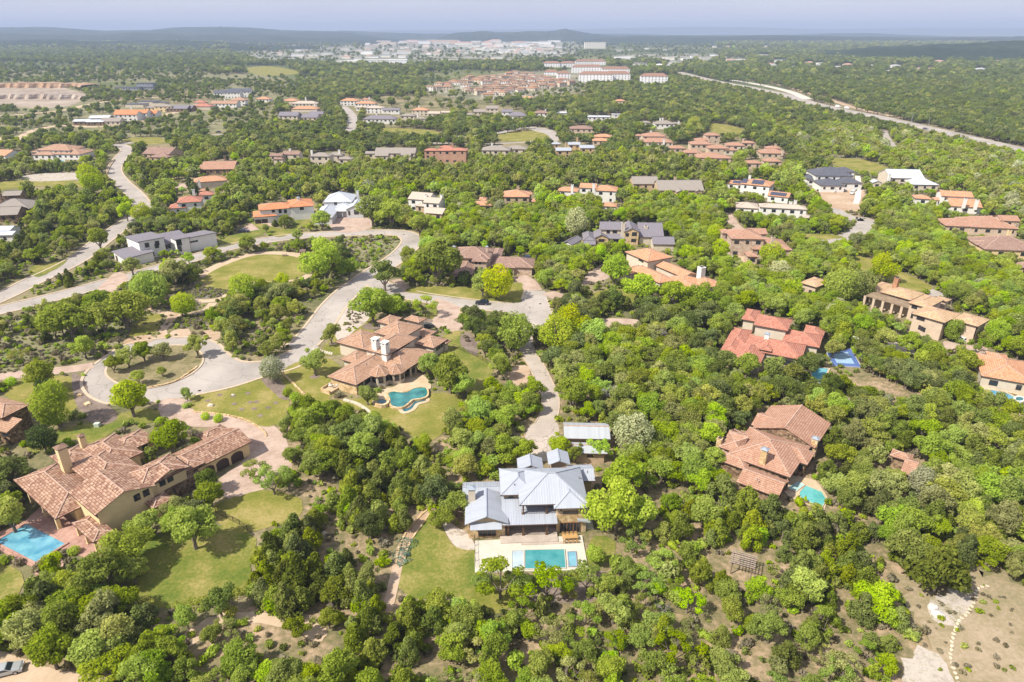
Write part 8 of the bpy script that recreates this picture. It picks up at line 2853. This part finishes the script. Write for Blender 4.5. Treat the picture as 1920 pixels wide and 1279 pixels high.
car('parked_sedan', 'white car behind the white pickup truck beside the pale trench', 1602,358,50, P_WHITE, 'sedan')
car('driving_suv', 'black car driving on the road above the mauve roofed house', 409,249,185, P_BLACK, 'suv')
car('driving_sedan', 'white car on the far road below the stone house with grey gables', 471,246,175, P_WHITE, 'sedan')
car('driving_sedan', 'white car on the steep side road among the upper houses', 651,229,80, P_WHITE, 'sedan')
car('driving_van', 'white van on the highway, left one of the two', 1571,201,-40, P_WHITE, 'van')
car('driving_van', 'white van on the highway, right one of the two', 1588,204,-40, P_WHITE, 'van')
car('driving_sedan', 'white car on the highway near the tall lamp posts', 1778,251,-35, P_WHITE, 'sedan')
car('driving_suv', 'dark car on the highway above the highway side clearing', 1735,243,-35, P_GREY, 'suv')
car('parked_suv', 'white car by the garage of the tan mansion', 1812,641,10, P_WHITE, 'suv')
# ==== pergola, fences, hedges, walls, furniture
M_RUST = mat_plain('weathered_wood', (0.22,0.15,0.12), 0.9,0.2)
g0 = G(1390,1072)
pr = empty('pergola', g0, math.radians(-24))
pr.scale = (.75, .75, .85)
tag(pr, 'small brown wooden pergola with slatted top standing in the woods at the lower right', 'pergola')
for (x, y) in ((-2.3,-1.8),(2.3,-1.8),(2.3,1.8),(-2.3,1.8)):
	mb = MB(); mb.box(x - .12, y - .12,0, x + .12, y + .12,3.0); mb.build('post', M_RUST, pr)
for y in (-1.8,1.8):
	mb = MB(); mb.box(-2.9, y - .08,3.0,2.9, y + .08,3.25); mb.build('beam', M_RUST, pr)
bm_ = MB(); bm_.box(-.07,-2.5,3.25, .07,2.5,3.42)
bm_ = bm_.mesh('rafter', M_RUST)
for i in range(8):
	o = link(bpy.data.objects.new('rafter', bm_), pr); o.location = (-2.6 + i * 0.743,0,0)
bm_ = MB(); bm_.box(-2.9,-.05,3.42,2.9, .05,3.52)
bm_ = bm_.mesh('slat', mat_plain('pale_slat_wood', (0.44,0.37,0.33), 0.9,0.1))
for i in range(7):
	o = link(bpy.data.objects.new('slat', bm_), pr); o.location = (0,-2.2 + i * 0.733,0)
M_IRON = mat_plain('black_iron', (0.02,0.02,0.022), 0.5)
def fence(label, px, h=1.3, post=2.4, name='iron_fence'):
	w = [G(*p) for p in px]
	root = empty(name, w[0])
	tag(root, label, 'fence')
	pm = MB(); pm.box(-.04,-.04,0, .04, .04, h + 0.1)
	pm = pm.mesh('post', M_IRON)
	for i in range(len(w) - 1):
		a, b = w[i] - w[0], w[i + 1] - w[0]
		L = (b - a).length
		k = max(1, round(L / post))
		for j in range(k):
			p, q = a.lerp(b, j / k), a.lerp(b, (j + 1) / k)
			o = link(bpy.data.objects.new('post', pm), root)
			o.location = p
			mb = MB()
			for z in (0.12, h - 0.08):
				mb.bar((p.x, p.y, z),(q.x, q.y, z), 0.025, n=4)
			for s in range(1,15):
				c = p.lerp(q, s / 15)
				mb.bar((c.x, c.y, 0.1),(c.x, c.y, h), 0.01, n=3)
			mb.build('fence_panel', M_IRON, root)
fence('black iron fence running along the lawn below the yellow house drive', [(405,962),(425,972),(450,985),(478,1005)])
fence('black iron fence round the dark mulch bed right of the salmon tile house', [(850,652),(862,656),(878,663),(895,670),(915,682)])
fence('black iron fence between the green side lawn and the cream pool deck', [(890,1012),(891,1040),(892,1070)], 1.2)
fence('black iron fence along the lawn edge left of the bright blue pool', [(0,995),(20,985),(45,972)], 1.2)
def wall_line(label, px, h, w, mat, name='stone_wall', cat='wall', smooth=True):
	pts = [G(*p) for p in px]
	if smooth:
		pts = catmull(pts, False, 5)
	root = empty(name, pts[0])
	tag(root, label, cat)
	n = len(pts)
	r = random.Random(len(label))
	s = 0.0
	L = [0]
	for i in range(1, n):
		L.append(L[-1] + (pts[i] - pts[i - 1]).length)
	tot = L[-1]
	meshes = []
	for k in range(4):
		mb = MB()
		a = r.uniform(0.42,0.6)
		mb.box(-a, -w / 2 * r.uniform(.85,1.1), -0.1, a, w / 2 * r.uniform(.85,1.1), h * r.uniform(0.85,1.15))
		meshes.append(mb.mesh('stone', mat))
	d = 0.0
	i = 1
	while d < tot and len(root.children) < 280:
		while i < n - 1 and L[i] < d:
			i += 1
		t = (d - L[i - 1]) / max(1e-6, L[i] - L[i - 1])
		p = pts[i - 1].lerp(pts[i], min(1, max(0, t)))
		dr = pts[i] - pts[i - 1]
		o = link(bpy.data.objects.new('stone', meshes[r.randrange(4)]), root)
		o.location = p - pts[0]
		o.rotation_euler = (0,0, math.atan2(dr.y, dr.x) + r.uniform(-.05, .05))
		d += 1.08
wall_line('low curved stone wall along the front of the traffic island', [(283,727),(310,722),(335,713),(355,700),(372,688)], 0.5,0.5, W_STONE)
wall_line('stone edging between the tree lawn and the lawn left of the salmon tile house', [(528,700),(545,715),(565,735),(575,745)], 0.35,0.5, W_STONE)
wall_line('pale stone edging along the curving paved drive', [(365,773),(410,777),(455,786),(490,805),(500,818)], 0.3,0.4, W_STONE)
wall_line('rough limestone ledge below the curved pool lawn', [(648,752),(668,758),(685,768),(700,780),(716,795)], 0.5,0.8, W_CREAM)
wall_line('edging stones on the left of the mulch path', [(803,955),(785,972),(764,996),(750,1025),(742,1060)], 0.3,0.35, W_STONE)
wall_line('edging stones on the right of the mulch path', [(808,960),(792,984),(776,1006),(764,1030),(757,1060)], 0.3,0.35, W_STONE)
wall_line('brick lined curb of the planting bed below the bright blue pool', [(70,1078),(90,1085),(110,1075),(118,1060),(112,1045)], 0.3,0.35, M_TERRA)
wall_line('low retaining stones beside the winding road', [(215,300),(205,315),(200,330)], 0.6,0.5, W_STONE)
L_CRP = mat_leaf('creeper_leaves', (0.05,0.12,0.075),(0.09,0.19,0.12),(0.16,0.28,0.18))
def hedge(label, px, w, h, mat, name='hedge', dens=1.0):
	pts = catmull([G(*p) for p in px], False, 5)
	rs_ = np.random.default_rng(len(label))
	P, N = [], []
	L = sum((pts[i] - pts[i - 1]).length for i in range(1, len(pts)))
	n = int(L * 90 * dens)
	seg = rs_.integers(1, len(pts), n)
	t = rs_.uniform(0,1, n)
	a = rs_.uniform(0, math.pi, n)
	A = np.array([tuple(p) for p in pts])
	base = A[seg - 1] + (A[seg] - A[seg - 1]) * t[:, None]
	d = A[seg] - A[seg - 1]
	d /= np.linalg.norm(d, axis=1, keepdims=True)
	nr = np.stack([-d[:, 1], d[:, 0], np.zeros(n)], 1)
	wob = 1 + 0.25 * np.sin(base[:, :1] * 2.1) * np.cos(base[:, 1:2] * 1.7)
	off = nr * (np.cos(a)[:, None] * w / 2) * wob + np.array([0,0,1.0]) * (np.sin(a) ** 0.6)[:, None] * h * wob * rs_.uniform(0.75,1.05,(n, 1))
	NN = nr * np.cos(a)[:, None] + np.array([0,0,1.0]) * np.sin(a)[:, None] + rs_.normal(0,0.4,(n, 3))
	NN /= np.linalg.norm(NN, axis=1, keepdims=True)
	V = leaf_quads(base + off, NN, 0.24, rs_, 1.4)
	o = pts[0]
	V = V - np.array([o.x, o.y, 0])
	ob = link(bpy.data.objects.new(name, crown_mesh(name, V, rs_.uniform(0,1, n), mat)))
	ob.location = (o.x, o.y, 0)
	tag(ob, label, 'hedge')
hedge('dark green hedge along the lower edge of the cream pool deck', [(893,1085),(940,1088),(1000,1086),(1060,1080),(1098,1074)], 1.2,1.0, L_ELM)
hedge('rough bright hedge along the bottom edge of the big lawn of the yellow house', [(330,1145),(380,1135),(430,1122),(470,1108)], 2.2,1.5, L_ELM)
hedge('bright green clipped hedge in front of the bungalow at the right edge', [(1826,700),(1838,707),(1856,718)], 1.2,0.9, L_LIM)
hedge('blue green creeping ground cover spilling over the mulch path beside the green side lawn', [(768,1012),(760,1030),(752,1045),(762,1058)], 3.2,0.6, L_CRP, 'creeper')
for (x, y, s, lab) in ((88,1056,1.0, 'leftmost clipped ball shrub beside the bright blue pool'),(104,1052,1.15, 'middle and largest clipped ball shrub beside the bright blue pool'),(140,1038,0.95, 'rightmost clipped ball shrub beside the bright blue pool steps'),
					   (22,722,1.4, 'lone round shrub on the lawn under the pink lane'),(348,765,0.8, 'small ball shrub left of the driveway mouth'),(356,762,0.7, 'small ball shrub right of the driveway mouth'),
					   (540,742,1.4, 'round shrub at the upper edge of the long stone edging'),(555,752,1.5, 'round shrub at the lower end of the long stone edging'),(873,634,1.0, 'upper grey round shrub in the dark mulch bed'),(876,641,1.0, 'lower grey round shrub in the dark mulch bed'),(386,786,1.1, 'spreading shrub above the garage end roof'),(410,790,1.2, 'low shrub right of the spreading shrub above the garage roof')):
	t = place_tree('bal' if 'grey' not in lab else 'shb', 0, G(x, y).x, G(x, y).y, s, x, lab)
pg = G(578,481)
p = empty('play_structure', pg, 0.2)
tag(p, 'brown climbing structure with slide on the sand above the oval lawn', 'playground')
for (x, y) in ((-3,-1),(-1,-1),(1,-1),(3,-1),(-3,1),(-1,1),(1,1),(3,1)):
	mb = MB(); mb.bar((x, y, 0),(x, y, 2.8), 0.09); mb.build('post', M_WOOD, p)
mb = MB(); mb.box(-3.1,-1.1,1.2,-0.9,1.1,1.3); mb.build('platform', M_WOOD, p)
mb = MB(); mb.box(0.9,-1.1,1.5,3.1,1.1,1.6); mb.build('platform', M_WOOD, p)
mb = MB(); mb.poly([(-3.3,-1.3,2.7),(-0.7,-1.3,2.7),(-0.7,0,3.4),(-3.3,0,3.4)]); mb.poly([(-3.3,1.3,2.7),(-0.7,1.3,2.7),(-0.7,0,3.4),(-3.3,0,3.4)]); mb.build('roof', M_RUST, p)
mb = MB(); mb.poly([(3.1,-.4,1.6),(3.1, .4,1.6),(5.3, .4,0.2),(5.3,-.4,0.2)]); mb.poly([(3.1,-.4,1.6),(5.3,-.4,0.2),(5.3,-.4,0.5),(3.1,-.4,1.9)]); mb.build('slide', M_FASCIAW, p)
mb = MB(); mb.box(-1,-.5,1.25,1, .5,1.32); mb.build('bridge', M_RUST, p)
sw = empty('swing_frame', G(598,486), 0.1)
tag(sw, 'brown swing frame with a pale slide right of the climbing structure', 'swing')
for x in (-2,2):
	for y in (-1.1,1.1):
		mb = MB(); mb.bar((x, y, 0),(x, 0,2.6), 0.07); mb.build('leg', M_WOOD, sw)
mb = MB(); mb.bar((-2.2,0,2.6),(2.2,0,2.6), 0.07); mb.build('top_bar', M_WOOD, sw)
for x in (-0.9,0.9):
	mb = MB(); mb.bar((x - .2,0,2.6),(x - .2,0, .6), .015, n=3); mb.bar((x + .2,0,2.6),(x + .2,0, .6), .015, n=3); mb.box(x - .25,-.12, .55, x + .25, .12, .6); mb.build('swing_seat', M_TYRE, sw)
tb = empty('picnic_table', G(534,480), 0.3)
tag(tb, 'small grey picnic table at the top edge of the oval lawn', 'table')
mb = MB(); mb.box(-1,-.4, .72,1, .4, .78); mb.build('table_top', M_RUST, tb)
for y in (-.8, .8):
	mb = MB(); mb.box(-1, y - .14, .42,1, y + .14, .47); mb.build('bench', M_RUST, tb)
for x in (-.7, .7):
	mb = MB(); mb.box(x - .05,-.8,0, x + .05, .8, .42); mb.box(x - .05,-.3, .42, x + .05, .3, .72); mb.build('leg', M_RUST, tb)
gt = empty('timber_arbor', G(257,586), math.radians(-35))
tag(gt, 'dark timber arbor of four posts on the path left of the sage beds', 'arbor')
for (x, y) in ((-2.2,-.6),(2.2,-.6),(-2.2, .6),(2.2, .6)):
	mb = MB(); mb.box(x - .12, y - .12,0, x + .12, y + .12,2.6); mb.build('post', M_WOOD, gt)
for y in (-.6, .6):
	mb = MB(); mb.box(-2.6, y - .07,2.6,2.6, y + .07,2.8); mb.build('beam', M_WOOD, gt)
for i in range(6):
	mb = MB(); mb.box(-2.3 + i * .92 - .04,-.9,2.8,-2.3 + i * .92 + .04, .9,2.92); mb.build('slat', M_WOOD, gt)
fr = ZA((1237,868))
sf = empty('patio_dining_set', G(fr[0], fr[1], 0.45) , math.radians(4))
sf.location.z = 0.30
tag(sf, 'long honey coloured wooden table with chairs below the patio doors of the stone tower', 'dining set')
M_TEAK = mat_plain('honey_teak', (0.50,0.30,0.12), 0.6,0.15)
mb = MB(); mb.box(-1.5,-.5, .7,1.5, .5, .77); mb.build('table_top', M_TEAK, sf)
for x in (-1.3,1.3):
	for y in (-.38, .38):
		mb = MB(); mb.box(x - .05, y - .05,0, x + .05, y + .05, .7); mb.build('leg', M_TEAK, sf)
for i in range(4):
	for s in (-1,1):
		x = -1.2 + i * 0.8
		mb = MB(); mb.box(x - .25, s * .95 - .25, .4, x + .25, s * .95 + .25, .46); mb.box(x - .25, s * 1.2 - .03, .46, x + .25, s * 1.2 + .03, .95)
		for dx in (-.22, .22):
			for dy in (-.22, .22):
				mb.box(x + dx - .02, s * .95 + dy - .02,0, x + dx + .02, s * .95 + dy + .02, .4)
		mb.build('chair', M_TEAK, sf)
bx_ = empty('utility_box', G(183,800))
tag(bx_, 'pale green utility box on the lawn edge above the yellow house', 'utility box')
mb = MB(); mb.box(-.6,-.5,0, .6, .5, .9); mb.build('cabinet', mat_plain('pale_green_metal', (0.55,0.62,0.52), 0.5), bx_)
mb = MB(); mb.box(-.65,-.55, .9, .65, .55,1.0); mb.build('lid', mat_plain('pale_green_metal', (0.55,0.62,0.52), 0.5), bx_)
def boulder(x, y, s, lab, grp=None, mat=None):
	rs_ = np.random.default_rng(int(x * 7 + y))
	import bmesh
	bm = bmesh.new()
	bmesh.ops.create_icosphere(bm, subdivisions=2, radius=1)
	for v in bm.verts:
		k = 1 + 0.22 * math.sin(v.co.x * 4.1 + x) * math.cos(v.co.y * 3.7 + y) + rs_.uniform(-.07, .07)
		v.co = Vector((v.co.x * k, v.co.y * k * 0.8, v.co.z * k * 0.6))
	m = bpy.data.meshes.new('boulder')
	bm.to_mesh(m)
	bm.free()
	m.materials.append(mat or W_CREAM)
	o = link(bpy.data.objects.new('boulder', m))
	g = G(x, y)
	o.location = (g.x, g.y, 0.1 * s)
	o.scale = (s, s, s)
	tag(o, lab, 'boulder', grp)
boulder(396,761,0.9, 'grey standing boulder in the middle of the lawn below the turning circle')
boulder(437,741,0.5, 'small pale rock near the top of the lawn below the turning circle')
boulder(1750,1140,0.9, 'white limestone boulder at the left edge of the caliche patch, upper one', None, M_FASCIAW)
boulder(1758,1153,1.1, 'white limestone boulder at the left edge of the caliche patch, lower one', None, M_FASCIAW)
boulder(725,988,0.7, 'tan boulder on the bare slope left of the mulch path, upper right one')
boulder(608,1000,0.6, 'tan boulder on the bare slope beside the juniper clump')
boulder(165,758,1.0, 'flat tan boulder in the dark mulch bed by the turning circle', None, W_STONE)
boulder(150,742,0.8, 'upper tan boulder in the dark mulch bed by the turning circle', None, W_STONE)
M_RING = M_MULCH
rings = [(412,741),(437,743),(439,758),(469,755),(481,754),(453,768),(477,767),(488,780),(503,765),(517,756),(390,752),(465,738)]
for i, (x, y) in enumerate(rings):
	g = G(x, y)
	o = sheet_obj('mulch_ring', [Vector((g.x + math.cos(t) * 0.75 * RNG.uniform(.9,1.1), g.y + math.sin(t) * 0.7,0)) for t in [k * math.pi / 6 for k in range(12)]], M_MULCH, 0.6 * 0 + 0.40 * 0 + LAYER[0] + 0.01, None, 'structure')
for (x, y, rr) in ((565,0,0), ):
	pass
for (x, y, rr) in ((590,707,1.3),(700,612,3.5),(800,602,2.2),(905,780,2.6),(623,645,1.2),(352,755,1.0)):
	g = G(x, y)
	sheet_obj('mulch_ring', [Vector((g.x + math.cos(t) * rr * RNG.uniform(.9,1.1), g.y + math.sin(t) * rr * .9,0)) for t in [k * math.pi / 8 for k in range(16)]], M_MULCH, LAYER[0] + 0.015, None, 'structure')
for (x, y, lab) in ((374,733, 'dark manhole cover on the turning circle edge above the driveway mouth'),(1013,570, 'dark manhole cover in the turning court'),(757,440, 'dark manhole cover at the road bend above')):
	g = G(x, y)
	mb = MB()
	mb.bar((0,0,-0.05),(0,0,0.012), 0.42, n=12)
	o = mb.build('manhole_cover', M_FRAME)
	o.location = (g.x, g.y, LAYER[0] + 0.01)
	tag(o, lab, 'manhole cover')
for i in range(9):
	g = G(588 + i * 4.2,656 + i * 1.0)
	if i == 0:
		sr = empty('slab_walk', g)
		tag(sr, 'short walk of pale slabs from the road towards the salmon tile house', 'garden path')
	mb = MB(); mb.box(-.28,-.9,0, .28, .9, .14)
	o = mb.build('slab', W_CREAM, sr)
	o.location = (g.x - sr.location.x, g.y - sr.location.y, 0.08)
	o.rotation_euler = (0,0,0.2)
for (x, y, lab) in ((1707,237, 'tall highway lamp post, left one of two'),(1738,246, 'tall highway lamp post, right one of two')):
	lp = empty('street_lamp', G(x, y), 0)
	tag(lp, lab, 'street lamp')
	mb = MB(); mb.bar((0,0,0),(0,0,13), .22, .12,6); mb.build('pole', P_SILVER, lp)
	mb = MB(); mb.bar((0,0,12.8),(-3,0,13.3), .1, .08,5); mb.build('arm', P_SILVER, lp)
	mb = MB(); mb.box(-3.9,-.3,13.2,-3, .3,13.45); mb.build('lamp_head', P_SILVER, lp)
xs = np.linspace(-40,155,60)
for (nm, y0, y1, h0, mt) in (('quarry_face', 165,161,7, mat_mottle('orange_cut_rock', (0.32,0.19,0.11),(0.44,0.28,0.17),(0.52,0.40,0.29), 0.05,0.25, bump=1.0, bd=1.0)),('quarry_face', 186,182,6, mat_mottle('tan_cut_rock', (0.32,0.25,0.19),(0.42,0.34,0.27),(0.50,0.43,0.36), 0.05,0.25, bump=1.0, bd=1.0))):
	V, F = [], []
	rr = random.Random(3)
	for i, x in enumerate(xs):
		f = math.sin(min(1, max(0,(x + 60) / 245)) * math.pi) ** 0.4
		off = 6 * math.sin(x * 0.11) + 4 * math.sin(x * 0.31) + rr.uniform(-1.5,1.5)
		a, b = G(x, y0), G(x, y1)
		a.y += off; b.y += off
		h = h0 * f * rr.uniform(0.85,1.1)
		V += [(a.x, a.y, -0.1),(a.x, a.y + 2.5, h * 0.5),(a.x, a.y + 3.5, h * 0.55),(a.x, a.y + 7, h),(a.x, a.y + 45, h * 0.9),(a.x, a.y + 70,-0.2)]
	for i in range(len(xs) - 1):
		for j in range(5):
			F.append((i * 6 + j, (i + 1) * 6 + j, (i + 1) * 6 + j + 1, i * 6 + j + 1))
	m = bpy.data.meshes.new(nm)
	m.from_pydata(V, [], F)
	m.materials.append(mt)
	tag(link(bpy.data.objects.new(nm, m)), kind='structure')
# ---- haze
HX, HY0, HY1 = 18500,-900,26500
mb = MB()
mb.box(-HX, HY0,-1.0, HX, HY1,240)
m, n, l, out = nt('haze_air')
v = n.new('ShaderNodeVolumePrincipled')
v.inputs['Color'].default_value = (0.51,0.62,0.85,1)
v.inputs['Density'].default_value = HAZE
v.inputs['Anisotropy'].default_value = 0.0
l.new(v.outputs[0], out.inputs['Volume'])
m.cycles.homogeneous_volume = True
hz = mb.build('haze', m)
tag(hz, kind='stuff')
